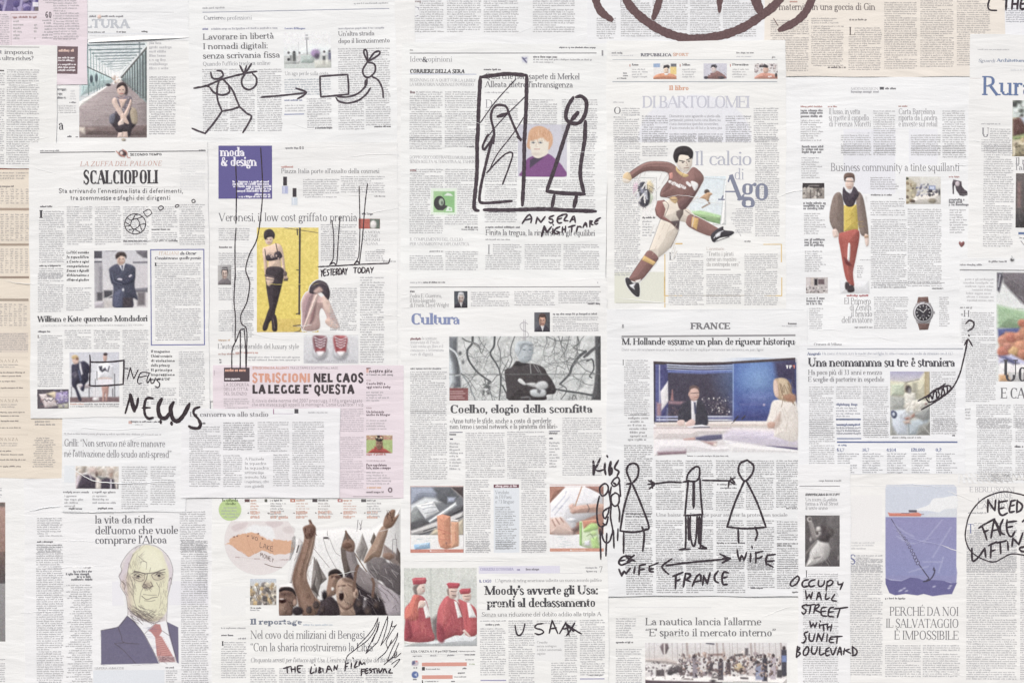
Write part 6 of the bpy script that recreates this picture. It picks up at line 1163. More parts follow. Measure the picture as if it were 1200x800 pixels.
p.poly('50,70 130,76 135,505 50,505', (86, 90, 150), 3).poly('86,80 146,80 148,420 92,500 95,410 88,280', (76, 76, 130), 3).rect(78, 78, 86, 500, (176, 176, 206), 2).rect(40, 60, 48, 500, (64, 60, 80), 2).poly('40,60 120,66 120,78 40,74', (72, 66, 74), 2)
p.poly('146,200 150,350 95,425 88,280', (232, 226, 228), 3).poly('60,360 95,370 92,460 62,470', (170, 130, 140), 5).rect(135, 400, 148, 505, (110, 112, 150), 3)
for y, h in ((84, 9), (100, 8), (116, 6)): p.ln([(140, y - 6), (380, y + 6), (634, y)], h, (196, 206, 232), 1.5)
p.poly('140,118 634,120 634,140 400,150 148,140', (108, 120, 186), 3).poly('148,140 400,150 634,136 634,465 150,465', (72, 66, 84), 3)
p.grad(150, 160, 632, 300, (74, 68, 86), (72, 66, 82), al=.5).poly('150,350 300,355 300,380 150,372', (190, 140, 150), 4, al=.7).poly('165,345 175,265 182,265 188,350', (170, 120, 120), 3).blobs(120, 400, 320, 632, 450, [(186, 170, 170), (120, 104, 116), (96, 86, 100), (206, 196, 190)], 2, 6, 2, .6).blobs(40, 150, 380, 290, 460, [(130, 100, 106), (96, 84, 96)], 3, 9, 2, .6)
p.blobs(10, 400, 320, 632, 440, [(232, 226, 222)], 3, 6, 1)
p.rect(440, 460, 634, 472, (196, 200, 226), 2).rect(440, 474, 634, 484, (120, 124, 176), 2).rect(440, 486, 634, 497, (220, 222, 236), 2).rect(60, 462, 220, 474, (170, 176, 216), 2).rect(60, 484, 220, 496, (196, 200, 226), 2)
p.rect(634, 60, 1108, 500, (70, 92, 170), 1.5).rect(630, 70, 640, 500, (196, 210, 232), 1.5)
p.ell(800, 170, 190, 160, (96, 134, 204), 70, al=.9).ell(830, 190, 90, 110, (130, 168, 222), 50, al=.8).rect(640, 60, 660, 500, (84, 110, 186), 8, .6).poly('940,55 1106,40 1110,370 1060,200 960,180', (70, 64, 96), 10).poly('640,300 930,300 900,500 640,500', (76, 88, 160), 30, al=.8).poly('640,440 920,430 900,500 640,500', (66, 70, 130), 14, al=.8)
p.ell(840, 325, 60, 24, (130, 150, 214), 20, al=.7).ell(866, 378, 8, 8, (226, 206, 226), 3).ln('690,375 920,378', 6, (116, 118, 180), 6, 0, .6); p.poly('36,52 240,60 560,58 800,42 1100,24 1102,40 800,62 560,74 240,76 38,66', (84, 70, 72), 2)
for x, c in ((1030, (240, 238, 240)), (1056, (240, 238, 240)), (1080, (226, 110, 90))): p.rect(x, 82, x + 18, 90, c, 1)
p.rect(1035, 82, 1044, 106, (244, 242, 244), 1).rect(1056, 82, 1063, 106, (244, 242, 244), 1).rect(1056, 92, 1070, 98, (244, 242, 244), 1).rect(1088, 82, 1096, 106, (232, 130, 110), 1)
p.poly('40,510 640,500 900,500 920,560 700,550 60,545', (232, 222, 214), 3).poly('36,545 620,550 1110,560 1118,690 900,680 600,600 380,600 340,640 36,640', (230, 218, 216), 5).rect(60, 522, 900, 534, (214, 190, 180), 4, .7).rect(36, 548, 620, 556, (176, 150, 150), 3, .7)
p.poly('355,620 440,605 550,600 555,635 430,652 350,640', (98, 96, 128), 4).poly('400,650 510,655 505,690 470,685', (190, 150, 146), 5).poly('36,640 340,640 480,690 620,680 760,700 560,735 60,735', (236, 230, 232), 6).poly('60,730 70,755 280,745 285,700 150,700', (206, 196, 202), 4).poly('70,732 280,725 282,748 70,756', (140, 110, 120), 5).poly('560,600 620,560 940,580 1118,620 1118,690 900,690 560,640', (216, 206, 226), 8, al=.8).poly('880,684 1000,690 1118,700 1118,718 960,700', (90, 80, 120), 3).poly('560,640 860,690 1118,720 1118,740 620,735', (238, 234, 234), 5).ell(500, 675, 12, 10, (244, 230, 220), 4).poly('260,635 345,622 350,640 270,642', (206, 150, 140), 4)
p.lines(24, 560, 600, 1000, 680, (196, 186, 210), 5, 120, -8, 6, .5)
p.poly('305,345 240,380 222,500 250,505 330,490 350,530 440,530 440,450 420,380 375,340', (66, 64, 76), 3, 1).poly('318,345 365,345 352,420 350,500 322,500', (228, 224, 230), 2).poly('338,358 352,358 360,440 345,450', (80, 82, 110), 2)
p.poly('215,500 250,490 270,500 265,530 225,535', (232, 200, 190), 2, 1).poly('285,510 320,485 350,500 345,525 310,545 280,535', (232, 196, 186), 2, 1).poly('290,540 400,525 455,540 450,550 300,552', (228, 226, 232), 2).ln('340,548 455,546', 7, (90, 86, 100), 2, 0)
p.ell(342, 295, 38, 54, (222, 178, 164), 2).poly('306,280 308,245 345,232 378,250 382,290 372,265 345,252 318,262', (110, 86, 84), 3, 1).ell(306, 300, 8, 16, (210, 160, 146), 2).ln('318,292 376,288', 5, (96, 76, 76), 1.5, 0).ln('345,322 368,320', 5, (170, 100, 94), 1.5, 0).ln('360,290 366,308', 3, (186, 140, 126), 1, 0).ell(330, 330, 18, 16, (196, 150, 138), 6, al=.7)
p.ln('640,500 670,465', 10, (66, 60, 70), 2, 0).ln('700,485 722,462', 10, (66, 60, 70), 2, 0).ln('620,520 645,500', 4, (110, 100, 100), 1, 0)
p.poly('965,340 925,360 905,440 880,520 900,545 945,545 940,600 960,620 1118,640 1112,370 1060,340', (232, 222, 212), 3, 1).poly('960,470 990,430 985,520 940,560 935,520', (206, 180, 166), 5, 1).poly('890,520 915,505 950,515 940,548 900,552', (206, 160, 140), 4, 1).lines(20, 930, 380, 1100, 620, (212, 198, 186), 6, 80, 80, 30, .6)
p.poly('940,195 975,178 1030,185 1065,225 1075,290 1100,320 1095,350 1040,350 985,340 960,320 940,280', (190, 156, 120), 3, 1).poly('975,185 1030,190 1050,240 1040,340 1000,330 985,260', (212, 186, 150), 5, 1).lines(20, 960, 190, 1080, 330, (130, 100, 76), 5, 60, 80, 25, .7).poly('940,200 965,205 975,310 955,320 938,270', (232, 196, 176), 3, 1).poly('1010,310 1095,300 1098,350 1040,352', (176, 124, 96), 5, 1)
p.noise(5).done('television studio interview before a night skyline')
Z('3d'); TL(1120, 780, 1128, 7)

# ---- yachting page
page('page about the yachting trade with a marina photo under its headline', 707, 700, 940, 850, 3, (240, 239, 236), 0)
Z('5d')
R(100, 372, 640, 376, (228, 227, 226)); C(104, 432, 232, 548, 'l', p=2.7); TL(104, 575, 200, 9, INK, 1); C(104, 604, 248, 900)
T("La nautica lancia l'allarme", 268, 474, 918, 42, 'reg', (106, 104, 108)); T("\u201cE' sparito il mercato interno\u201d", 268, 536, 1000, 42, 'reg', (106, 104, 108))
Z('B4')
p = Pic(40, 50, 1148, 560, (222, 216, 214)); p.grad(40, 50, 1148, 170, (226, 222, 222), (214, 206, 202)).blobs(120, 300, 130, 1140, 320, [(176, 146, 136), (110, 92, 94), (206, 176, 160), (84, 76, 82), (228, 214, 206), (150, 130, 136)], 7, 18, 2, .85, 1.3).poly('40,320 240,300 420,320 800,300 1148,330 1148,400 40,400', (228, 222, 218), 6).poly('40,340 110,345 420,352 640,358 640,400 40,400', (84, 68, 76), 3)
p.poly('155,80 175,55 215,55 226,90 205,135 180,140', (120, 104, 108), 3).ln('190,60 195,330', 12, (220, 210, 206), 2, 0).ln('200,150 330,200', 8, (226, 218, 212), 3, 0).poly('210,270 250,225 330,235 335,285 260,290', (92, 84, 86), 4).rect(125, 262, 190, 310, (96, 86, 88), 3).ell(235, 285, 24, 18, (78, 72, 74), 3).poly('40,175 200,165 330,210 330,230 40,195', (196, 182, 176), 4)
for x, w in ((365, 16), (600, 12), (648, 10), (865, 14), (896, 8), (1100, 14)): p.ln([(x, 50), (x + 8, 170)], w, (176, 160, 156), 3, 0)
p.ln('520,52 575,60', 10, (80, 78, 96), 3, 0).rect(820, 92, 845, 150, (104, 96, 100), 3).poly('735,140 800,132 806,150 735,155', (96, 86, 84), 3).ln('515,145 640,142', 14, (140, 110, 104), 4, 0).poly('730,230 780,205 820,250 790,275 740,270', (206, 180, 136), 4).ell(795, 262, 18, 16, (76, 66, 66), 3)
for x, y, h, c in ((975, 170, 180, (72, 68, 78)), (1040, 165, 170, (190, 176, 186)), (1125, 105, 200, (74, 72, 84)), (430, 165, 160, (150, 140, 150)), (870, 185, 120, (214, 200, 196)), (630, 200, 140, (84, 76, 86)), (690, 205, 90, (96, 82, 86)), (925, 220, 110, (140, 146, 176))): p.ell(x, y - 12, 13, 17, (78, 66, 68), 2).rect(x - 20, y, x + 20, y + h, c, 3)
p.rect(1108, 150, 1145, 200, (120, 140, 196), 3).rect(905, 265, 965, 340, (150, 156, 186), 4).rect(1070, 262, 1110, 320, (84, 78, 82), 3); p.rect(560, 310, 640, 330, (120, 110, 112), 4).ell(570, 348, 22, 10, (70, 64, 66), 3).ln('330,330 410,335', 9, (110, 98, 98), 3, 0).ln('790,325 840,328', 14, (96, 88, 90), 3, 0); p.blobs(240, 300, 140, 1100, 310, [(96, 84, 88), (120, 98, 94), (176, 150, 138), (72, 64, 70), (216, 204, 198), (140, 120, 118)], 3, 9, 1.5, .85, 1.5).blobs(60, 40, 200, 420, 335, [(120, 108, 110), (236, 230, 226), (96, 86, 90)], 3, 10, 1.5, .7)
for x in (70, 110, 250, 290, 330, 430, 470, 540, 570, 700, 720, 760, 930, 960, 1010, 1060): p.ln([(x, 52), (x + 3, 180)], 3, (160, 148, 146), 1.2, 0, .8)
p.rect(40, 400, 1148, 560, (200, 190, 186)).noise(5).done('crowd on boats in a marina')
Z('5d'); crease('920,432 1000,400 1100,362', 1.6)

# ---- rating agency page
page('page about a rating downgrade with a photo of judges in red robes', 472, 650.5, 713, 850, 6, (240, 239, 236), 0.3)
Z('5c')
R(436, 142, 892, 184, (222, 218, 234), 'colour_panel', h=PHO); T('CORRIERE ECONOMIA', 442, 167, 632, 15, 'slab', (176, 170, 206), 'section_heading'); TL(650, 168, 680, 12, (120, 110, 160), 1); TL(700, 166, 770, 11, (110, 104, 120), 1); R(892, 182, 1020, 184, (206, 204, 206)); TL(1034, 156, 1096, 9, (150, 148, 152)); TL(1040, 176, 1096, 9, (130, 128, 132)); T('7', 1112, 178, 1130, 34, 'did', (84, 82, 86), 'page_number')
T('IL CASO', 438, 234, 508, 16, 'sansb', (124, 124, 176), 'section_heading'); T("L'Agenzia di rating americana sollecita un nuovo accordo politico", 528, 231, 1126, 18, 'light', (140, 138, 142), 'subheadline')
T("Moody's avverte gli Usa:", 468, 302, 1104, 50, 'bold', (66, 64, 68)); T('pronti al declassamento', 482, 372, 1090, 50, 'bold', (66, 64, 68)); T('Senza una riduzione del debito addio alla tripla A', 452, 424, 1124, 24, 'light', (110, 108, 112), 'subheadline')
C(444, 444, 584, 458); TL(474, 475, 552, 9, INK, 1); C(444, 488, 584, 756); R(446, 780, 590, 786, (150, 146, 190)); C(604, 444, 748, 900); C(762, 444, 900, 470); C(918, 444, 986, 680); C(1004, 440, 1142, 756); R(1004, 772, 1142, 778, (150, 146, 190)); TL(1060, 758, 1130, 8)
R(752, 530, 914, 672, (235, 234, 232), 'colour_panel', h=PHO); 
for i, s in enumerate(('Crescita', 'senza sostegno', "il deficit commerciale", 'negativo')): T(s, 762, 576 + i * 21, 762 + (60, 110, 140, 48)[i], 13, 'light', (130, 128, 132), 'quote')
C(844, 680, 986, 900)
Z('A7')
p = Pic(20, 28, 508, 552, (206, 208, 200)); p.grad(20, 28, 508, 552, (208, 211, 202), (214, 216, 208), 'x'); p.noise(4, 3).rect(195, 28, 205, 400, (190, 194, 186), 4).rect(385, 28, 395, 170, (226, 224, 218), 4).rect(395, 100, 500, 300, (196, 200, 194), 6, .6).poly('205,370 245,340 250,520 205,500', (120, 110, 108), 8)
p.poly('20,540 140,505 200,520 400,480 508,490 508,552 20,552', (206, 210, 212), 4).poly('20,520 120,512 180,508 180,520 60,545', (230, 228, 222), 3)
RD = (196, 84, 92); RH = (214, 104, 96); DR = (160, 62, 74)
p.poly('85,210 120,205 165,240 190,330 205,430 215,515 25,515 22,440 30,380 25,300 60,260', RD, 2, 1).poly('85,210 125,215 115,280 110,370 30,375 28,310 60,262', (222, 112, 96), 4, 1).poly('30,380 55,380 75,480 30,500', DR, 5, 1).lines(20, 50, 260, 170, 450, DR, 5, 50, 82, 10, .4).lines(14, 50, 260, 170, 440, (226, 130, 110), 5, 40, 80, 12, .35)
p.poly('140,250 165,245 200,355 165,365', (236, 232, 228), 2).poly('120,255 145,245 165,265 150,290 120,295 112,310', (226, 196, 180), 2, 1).ell(125, 165, 38, 44, (230, 204, 190), 2).poly('80,160 95,138 125,135 105,165 110,200 92,200', (130, 116, 110), 3, 1).poly('75,100 95,92 165,92 172,112 165,132 120,138 82,138', (200, 76, 90), 2).poly('78,104 165,98 168,110 80,116', (222, 110, 116), 3, 0, .7)
p.ell(148, 158, 5, 3, (100, 80, 76)).ln('145,182 160,182', 4, (190, 120, 112), 1, 0)
p.poly('310,215 350,235 390,270 410,330 425,440 400,480 360,480 250,515 240,420 245,320 270,260', RD, 2, 1).poly('240,400 280,420 290,515 250,515', DR, 5, 1).poly('380,235 420,250 480,280 508,330 508,470 430,475 415,360 395,280', (204, 88, 92), 2, 1).poly('270,270 320,240 330,330 290,420 260,380', (212, 100, 100), 8, 1, .7).lines(26, 270, 290, 470, 430, DR, 5, 46, 78, 14, .4).lines(16, 270, 290, 470, 420, (220, 120, 116), 5, 40, 75, 16, .35)
p.poly('355,250 375,255 408,355 380,365', (236, 232, 228), 2).poly('440,260 462,265 505,360 455,362', (236, 232, 230), 2).ell(345, 190, 34, 46, (226, 192, 176), 2).poly('308,175 318,160 322,215 312,205', (130, 112, 106), 3).ln('335,185 375,188', 4, (90, 74, 74), 1, 0).ln('345,212 366,214', 5, (96, 76, 74), 2, 0).poly('305,135 320,126 392,130 395,145 380,165 320,165', (200, 76, 88), 2).ell(440, 220, 30, 36, (226, 192, 176), 2).poly('390,180 405,168 465,165 468,190 455,202 400,205', (198, 78, 88), 2).poly('370,190 388,180 392,240 375,245', (206, 196, 190), 3)
p.ln('425,218 460,216', 4, (96, 80, 78), 1.2, 0).ln('432,238 452,237', 4, (170, 104, 98), 1, 0); p.poly('410,450 425,440 470,490 455,492', (226, 200, 186), 2).ln('355,430 385,450', 6, DR, 2, 0).noise(6).done('three judges in red robes and caps')
T('USA. CARTA A I 30 per DEFT(euro)', 66, 592, 376, 14, 'bold', (96, 94, 100), 'caption'); TL(384, 588, 496, 7); TL(78, 620, 135, 8); TL(195, 618, 250, 8); TL(308, 616, 366, 8); TL(425, 612, 494, 8, INK, 1); R(70, 605, 500, 607, (200, 198, 200))
R(140, 660, 440, 685, (230, 150, 132), 'chart_bar'); R(140, 690, 160, 714, (76, 70, 72), 'chart_bar'); R(140, 745, 345, 770, (230, 150, 132), 'chart_bar'); R(140, 778, 147, 900, (76, 70, 72), 'chart_bar'); TL(430, 645, 485, 8); TL(455, 674, 495, 8, (150, 170, 120), 1); TL(412, 704, 438, 9, INK, 1); TL(168, 708, 260, 8); TL(380, 734, 430, 9, INK, 1); TL(355, 760, 435, 8); TL(335, 790, 358, 9, INK, 1); TL(160, 790, 250, 8)
p = Pic(60, 640, 125, 690, cut=True, name='flag'); p.ell(94, 665, 24, 20, (206, 190, 200), 2).poly('75,650 92,648 95,668 72,680', (98, 100, 140), 2).ell(105, 652, 8, 6, (226, 130, 130), 2).done(h=BLK)
p = Pic(60, 715, 125, 770, cut=True, name='flag'); p.ell(94, 742, 24, 24, (90, 112, 176), 2).poly('88,742 105,730 105,754', (206, 214, 236), 2).done(h=BLK); TL(82, 700, 108, 9, INK, 1); TL(80, 778, 110, 9, INK, 1)
Z('5c'); crease('0,115 300,112 700,116', 1.0)
# ---- business community fashion page
page('fashion page with a cutout man in red trousers and a dark scarf', 919, 91, 1138, 404, 3, (241, 241, 241), 0)
Z('1e')
T('MODADESIGN', 298, 470, 440, 14, 'light', (170, 168, 174), 'section_heading'); TL(298, 484, 440, 10, (150, 148, 156), 1); R(448, 454, 470, 468, (100, 98, 104), 'rule'); TL(476, 467, 545, 10, (90, 88, 94), 1)
TL(36, 560, 145, 8, (176, 110, 104), 1); TL(178, 560, 225, 8, (176, 110, 104), 1); TL(545, 558, 588, 8, (176, 110, 104), 1)
for i, (a, b) in enumerate((('Il lusso, in vetta', 'Carta Barcelona'), ('si mette il cappello', 'riporta da Londra'), ('di Ferenza Moretti', 'e investe sul retail'))): T(a, 182, 596 + i * 32, (346, 392, 402)[i], 30, 'light', (150, 148, 154)); T(b, 545, 596 + i * 32, (736, 748, 748)[i], 30, 'light', (150, 148, 154))
for y in (574, 586, 604): TL(36, y + 8, 148, 11, (96, 94, 100), 1)
C(36, 622, 150, 745, 'l', p=2.6); C(415, 574, 528, 700); C(775, 574, 892, 700); C(246, 700, 402, 800); C(415, 700, 530, 800); C(610, 700, 764, 800); C(775, 700, 895, 800)
for y in (764, 778, 792): TL(42, y + 6, 150, 11, (96, 94, 100), 1)
R(270, 690, 412, 700, (236, 236, 240), 'show_through_print', h=PHO); R(260, 672, 530, 1010, (233, 233, 239), 'show_through_print', h=PHO); R(600, 672, 750, 860, (235, 235, 240), 'show_through_print', h=PHO)
Z('2e')
C(40, 62, 152, 172, 'l'); C(248, 0, 402, 64); C(415, 0, 530, 64); C(612, 0, 764, 60); C(775, 0, 895, 66)
T('Business community a tinte squillanti', 192, 136, 862, 42, 'light', (134, 132, 138))
C(400, 165, 555, 240, 'l', c=(130, 128, 132)); TL(402, 264, 522, 8, INK, 1); TL(548, 284, 575, 8); C(400, 290, 578, 372); C(402, 384, 586, 745); C(594, 330, 768, 735); TL(720, 750, 780, 7)
for y0, y1 in ((300, 338), (490, 530)):
    for i in range(3): TL(50 + (y0 - 300) * .03, y0 + 8 + i * 14, 165 - i * 6, 11, (96, 94, 100), 1)
C(54, 352, 165, 468, 'l'); C(58, 548, 168, 662, 'l'); C(330, 625, 372, 700, 'l')
p = Pic(46, 198, 160, 280, (150, 140, 132)); p.rect(46, 198, 160, 224, (66, 60, 62), 2).ln('80,212 130,212', 6, (140, 132, 130), 2, 0).blobs(26, 46, 228, 160, 280, [(190, 180, 170), (96, 88, 86), (214, 206, 196)], 4, 11, 2).rect(85, 232, 90, 280, (90, 84, 82), 2).rect(120, 232, 125, 280, (90, 84, 82), 2).noise(8).done('dark shop front')
p = Pic(64, 688, 178, 772, (196, 186, 184)); p.rect(108, 696, 124, 730, (60, 54, 58), 2).rect(128, 698, 160, 725, (110, 90, 94), 2).rect(90, 690, 104, 735, (206, 190, 180), 2).rect(64, 690, 84, 740, (216, 206, 204), 3).blobs(30, 66, 738, 176, 770, [(96, 86, 86), (226, 220, 216), (150, 140, 140)], 3, 6, 1).noise(6).done('shop interior with shelves')
p = Pic(585, 165, 766, 308, (214, 208, 196)); p.poly('585,165 640,200 640,300 585,308', (190, 178, 150), 4).grad(660, 165, 766, 240, (226, 224, 216), (214, 210, 202)).poly('640,260 766,240 766,308 600,308', (222, 214, 204), 4).blobs(26, 640, 205, 700, 265, [(96, 94, 120), (176, 176, 190), (130, 126, 140)], 3, 7, 2).rect(704, 212, 738, 234, (120, 136, 190), 2).rect(709, 216, 733, 230, (206, 216, 236), 2).blobs(12, 700, 238, 745, 262, [(60, 56, 66), (96, 92, 104)], 4, 8, 2).ell(722, 290, 22, 12, (150, 140, 120), 3).blobs(14, 588, 180, 625, 300, [(150, 126, 96), (96, 80, 70), (214, 200, 160)], 4, 9, 2).ell(758, 245, 5, 16, (80, 80, 84), 2).ell(590, 175, 8, 6, (70, 76, 60), 2).noise(6).done('bright shop interior with clothes rails')
Z('D4')
p = Pic(660, 85, 840, 270, cut=True, D=2.6, name='cutout_photo'); p.poly('672,130 685,92 770,112 775,160 800,195 830,215 834,240 790,258 745,250 715,205 700,150 692,170 692,245 678,245 674,175', (84, 74, 82), 2, 0).poly('690,105 740,110 752,150 735,165 700,130', (120, 108, 116), 4, 0, .6).ell(728, 138, 24, 26, (206, 190, 196), 3).poly('745,240 790,258 834,236 832,256 790,268 748,258', (66, 58, 64), 2).ln('750,246 830,240', 3, (150, 140, 146), 1, 0).noise(5).done('black high heeled ankle boot')
p = Pic(735, 730, 805, 800, cut=True, D=2.6, name='cutout_photo'); p.poly('770,798 745,770 742,745 755,736 770,748 785,736 802,745 798,772', (140, 84, 84), 2, 1).ell(760, 750, 6, 5, (196, 140, 136), 3).done('red heart charm')
Z('2e'); TL(808, 170, 872, 8, (176, 110, 104), 1)
for i in range(3): TL(808, 290 + i * 13, 905 - (i % 2) * 25, 11, (96, 94, 100), 1)
C(812, 332, 914, 458, 'l', p=2.9); TL(345, 600, 410, 5, (176, 174, 178))
Z('B1')
p = Pic(50, 36, 305, 768, cut=True, D=2.0, name='cutout_photo'); 
p.poly('125,690 300,690 305,768 130,768', (232, 232, 236), 4, 0, .7)
p.poly('148,60 158,42 190,38 212,50 216,85 208,100 200,70 165,72 158,95 150,85', (104, 80, 72), 2, 1).ell(183, 105, 26, 38, (230, 198, 180), 2).ln('158,90 210,92', 4, (70, 60, 62), 1, 0).ln('172,126 192,126', 4, (190, 120, 110), 1, 0).poly('150,80 160,50 205,50 214,82 200,70 165,70', (110, 84, 74), 2, 1)
p.poly('85,180 130,160 150,240 150,330 150,395 125,430 110,400 85,385 60,310', (136, 116, 106), 2, 1).poly('225,160 262,178 285,290 298,400 290,425 255,418 240,380 225,300', (136, 116, 106), 2, 1).lines(60, 70, 180, 290, 410, (112, 94, 86), 2.4, 26, 80, 30, .5)
p.poly('148,235 225,230 238,390 148,397', (214, 184, 72), 2).lines(10, 150, 300, 235, 390, (190, 156, 60), 4, 50, -25, 20, .5).poly('145,125 165,150 190,160 210,120 240,165 225,200 205,240 165,240 140,190', (74, 64, 74), 2, 1).poly('175,140 195,150 185,165', (214, 206, 214), 3)
p.poly('115,420 150,396 242,390 225,540 205,640 212,720 190,720 165,690 150,640 130,520', (184, 88, 78), 2, 1).poly('175,470 188,480 182,580 170,570', (238, 236, 236), 2, 1).poly('150,550 185,580 190,600 160,590', (120, 54, 56), 4, 1).ln('130,440 160,640 175,720', 6, (160, 70, 66), 5, 1, .6).ln('230,420 205,640 195,720', 6, (160, 70, 66), 5, 1, .6)
p.poly('80,385 105,380 118,420 90,432 80,410', (230, 202, 188), 2, 1).poly('275,410 298,420 300,470 285,485 275,455', (230, 202, 188), 2, 1).poly('270,420 300,415 298,430 272,435', (190, 150, 120), 3)
p.poly('158,700 180,705 185,745 165,748 155,735', (70, 58, 62), 2, 1).poly('178,722 205,720 214,750 200,762 170,758', (66, 56, 60), 2, 1); p.noise(4).done('man walking in red trousers, yellow jumper and dark scarf', h=TXT * 1.3)
Z('B1'); TL(165, 786, 310, 11, (176, 70, 76), 1)
Z('3e')
T('El Primero', 262, 116, 402, 32, 'light', (140, 138, 144)); T('di Zenith', 290, 148, 404, 32, 'light', (140, 138, 144)); T('il brivido', 298, 182, 408, 32, 'light', (140, 138, 144)); T("dell'aviatore", 248, 214, 408, 32, 'light', (140, 138, 144)); TL(316, 241, 408, 8)
C(418, 0, 596, 32); C(606, 0, 784, 14); C(418, 76, 594, 252); C(758, 76, 808, 242)
for i in range(3): TL(66, 92 + i * 14, 174 - i * 16, 11, (96, 94, 100), 1)
C(82, 134, 168, 250, 'l'); TL(720, 38, 780, 7)
p = Pic(618, 70, 740, 256, cut=True, D=2.8, name='cutout_photo'); p.poly('648,80 700,78 706,120 640,120', (120, 90, 84), 1.2).poly('642,205 712,205 700,250 655,252', (120, 90, 84), 1.2).poly('636,112 712,110 718,128 632,130', (170, 166, 168), 1.2).poly('634,200 716,200 708,218 642,218', (170, 166, 168), 1.2).ell(675, 160, 54, 56, (150, 146, 150), 1.2).ell(675, 160, 47, 49, (206, 204, 208), 1.2).ell(675, 160, 42, 44, (62, 58, 64), 1.2).rect(726, 154, 736, 168, (150, 146, 150), 1.2)
for k in range(12): a = k * math.pi / 6; p.ln([(675 + 30 * math.sin(a), 160 - 31 * math.cos(a)), (675 + 36 * math.sin(a), 160 - 37 * math.cos(a))], 4, (206, 204, 204), .8, 0)
p.ln('675,160 655,145', 3.5, (226, 224, 224), .8, 0).ln('675,160 695,138', 3, (226, 224, 224), .8, 0).ell(675, 182, 10, 10, (104, 100, 106), 1).ell(675, 182, 6, 6, (70, 66, 72), 1).lines(10, 650, 84, 700, 112, (90, 66, 62), 2, 20, 80, 30, .6).noise(4).done('wrist watch with black dial and brown strap')

# ---- rural architecture page
page('white page at the right edge headed with large blue letters Rura', 1135, 41, 1260, 306, 4, WHT, -0.6)
Z('C4')
TL(146, 108, 355, 7, (180, 178, 182)); T('Sguardi', 150, 190, 262, 22, 'reg', (150, 158, 176), 'section_heading', slant=.12); T('Architettura', 272, 188, 462, 22, 'bold', (128, 146, 178), 'section_heading'); TL(366, 246, 600, 10, (206, 208, 212))
T('Rurali', 172, 412, 590, 128, 'reg', (92, 116, 168)); TL(168, 606, 298, 8, (160, 158, 162)); T('U', 172, 690, 222, 62, 'did', (130, 128, 136), 'drop_cap'); C(172, 630, 368, 800, skip=(160, 624, 228, 700)); R(95, 296, 165, 299, (220, 206, 200))
p = Pic(378, 445, 600, 820, (190, 180, 150), D=1.4); p.rect(378, 445, 600, 560, (206, 216, 210)).blobs(30, 380, 445, 600, 555, [(84, 88, 84), (120, 124, 116), (226, 232, 228), (70, 72, 70)], 8, 18, 3).poly('380,575 440,552 470,580 470,670 385,690', (104, 72, 66), 3).poly('430,560 600,545 600,590 470,620', (186, 200, 214), 4).poly('380,690 600,640 600,700 385,715', (130, 150, 90), 5).poly('385,715 600,690 600,820 385,820', (214, 200, 168), 5).ell(450, 708, 14, 16, (206, 180, 130), 4).blobs(8, 390, 720, 450, 780, [(120, 104, 84), (230, 220, 190)], 4, 10, 3).noise(8).done('wooden hut on a sandy plot')
Z('C5')
C(172, 0, 355, 645, p=2.6); T('Il rifugio', 370, 120, 560, 40, 'did', (150, 148, 152)); T("l'albero", 372, 158, 520, 36, 'did', (150, 148, 152))
p = Pic(372, 0, 600, 72, (226, 208, 160), D=1.4); p.poly('372,60 420,50 600,60 600,72 372,72', (206, 180, 130), 4).ln('400,50 415,64 440,66', 7, (104, 76, 66), 2).ell(378, 68, 4, 4, (90, 80, 70), 2).noise(5).done('sandy photo strip')
p = Pic(374, 178, 600, 518, (92, 86, 86), D=1.4); p.grad(374, 178, 600, 518, (110, 100, 98), (80, 74, 76)).rect(385, 230, 405, 390, (140, 110, 106), 4).poly('374,430 600,460 600,518 374,518', (70, 66, 68), 6).lines(20, 374, 190, 600, 500, (120, 108, 104), 4, 80, 85, 10, .5).noise(6).done('dark wooden wall photo')
R(390, 545, 600, 560, (100, 122, 168)); TL(394, 585, 600, 8); T('Vivere', 398, 626, 600, 26, 'light', (150, 148, 152)); Z('C5'); crease('-10,125 80,130', .8); Z('C4'); crease('110,710 170,722', 1.2)

# ---- potato page
page('page with a potato crate photo and big serif letters at the right edge', 1124, 303, 1260, 566, 5, (239, 239, 239), -0.4)
Z('B8')
TL(20, 50, 130, 9, (130, 128, 132), 1); TL(170, 33, 275, 9, (120, 118, 122), 1); p = Pic(270, -5, 320, 45, cut=True, name='emblem'); p.ell(293, 20, 11, 10, (84, 82, 84), 3).ln('290,0 296,12', 3, (170, 170, 172), 1).ell(296, 14, 4, 4, (220, 220, 220), 2).done(h=TXT)
R(20, 72, 600, 77, (130, 128, 130)); C(22, 112, 195, 240, 'r', p=4.1, c=(176, 174, 178)); TL(22, 272, 92, 9, (120, 118, 122), 1); T('\u00abH', 24, 316, 70, 34, 'did', (120, 118, 122), 'drop_cap')
C(30, 290, 196, 420, skip=(20, 286, 74, 322)); C(30, 420, 208, 766); C(106, 770, 282, 900); C(300, 770, 600, 900); C(40, 788, 72, 860, 'r', p=3.6)
p = Pic(210, 86, 640, 654, (226, 228, 226), D=1.4); p.poly('240,86 640,86 640,320 350,250 280,180 245,140', (112, 104, 110), 4).lines(30, 270, 90, 640, 240, (140, 132, 138), 5, 60, 50, 30, .5).poly('212,88 240,88 245,110 225,190 214,180', (84, 80, 92), 3).ln('228,100 220,160', 5, (206, 206, 214), 2).poly('214,255 300,275 640,330 640,420 218,375', (150, 182, 140), 5).lines(30, 216, 270, 500, 370, (120, 156, 112), 4, 40, 10, 20, .5).poly('218,380 300,376 640,372 640,410 222,425', (84, 92, 146), 3)
p.poly('225,430 260,395 320,400 350,350 640,330 640,560 226,540', (190, 126, 96), 4)
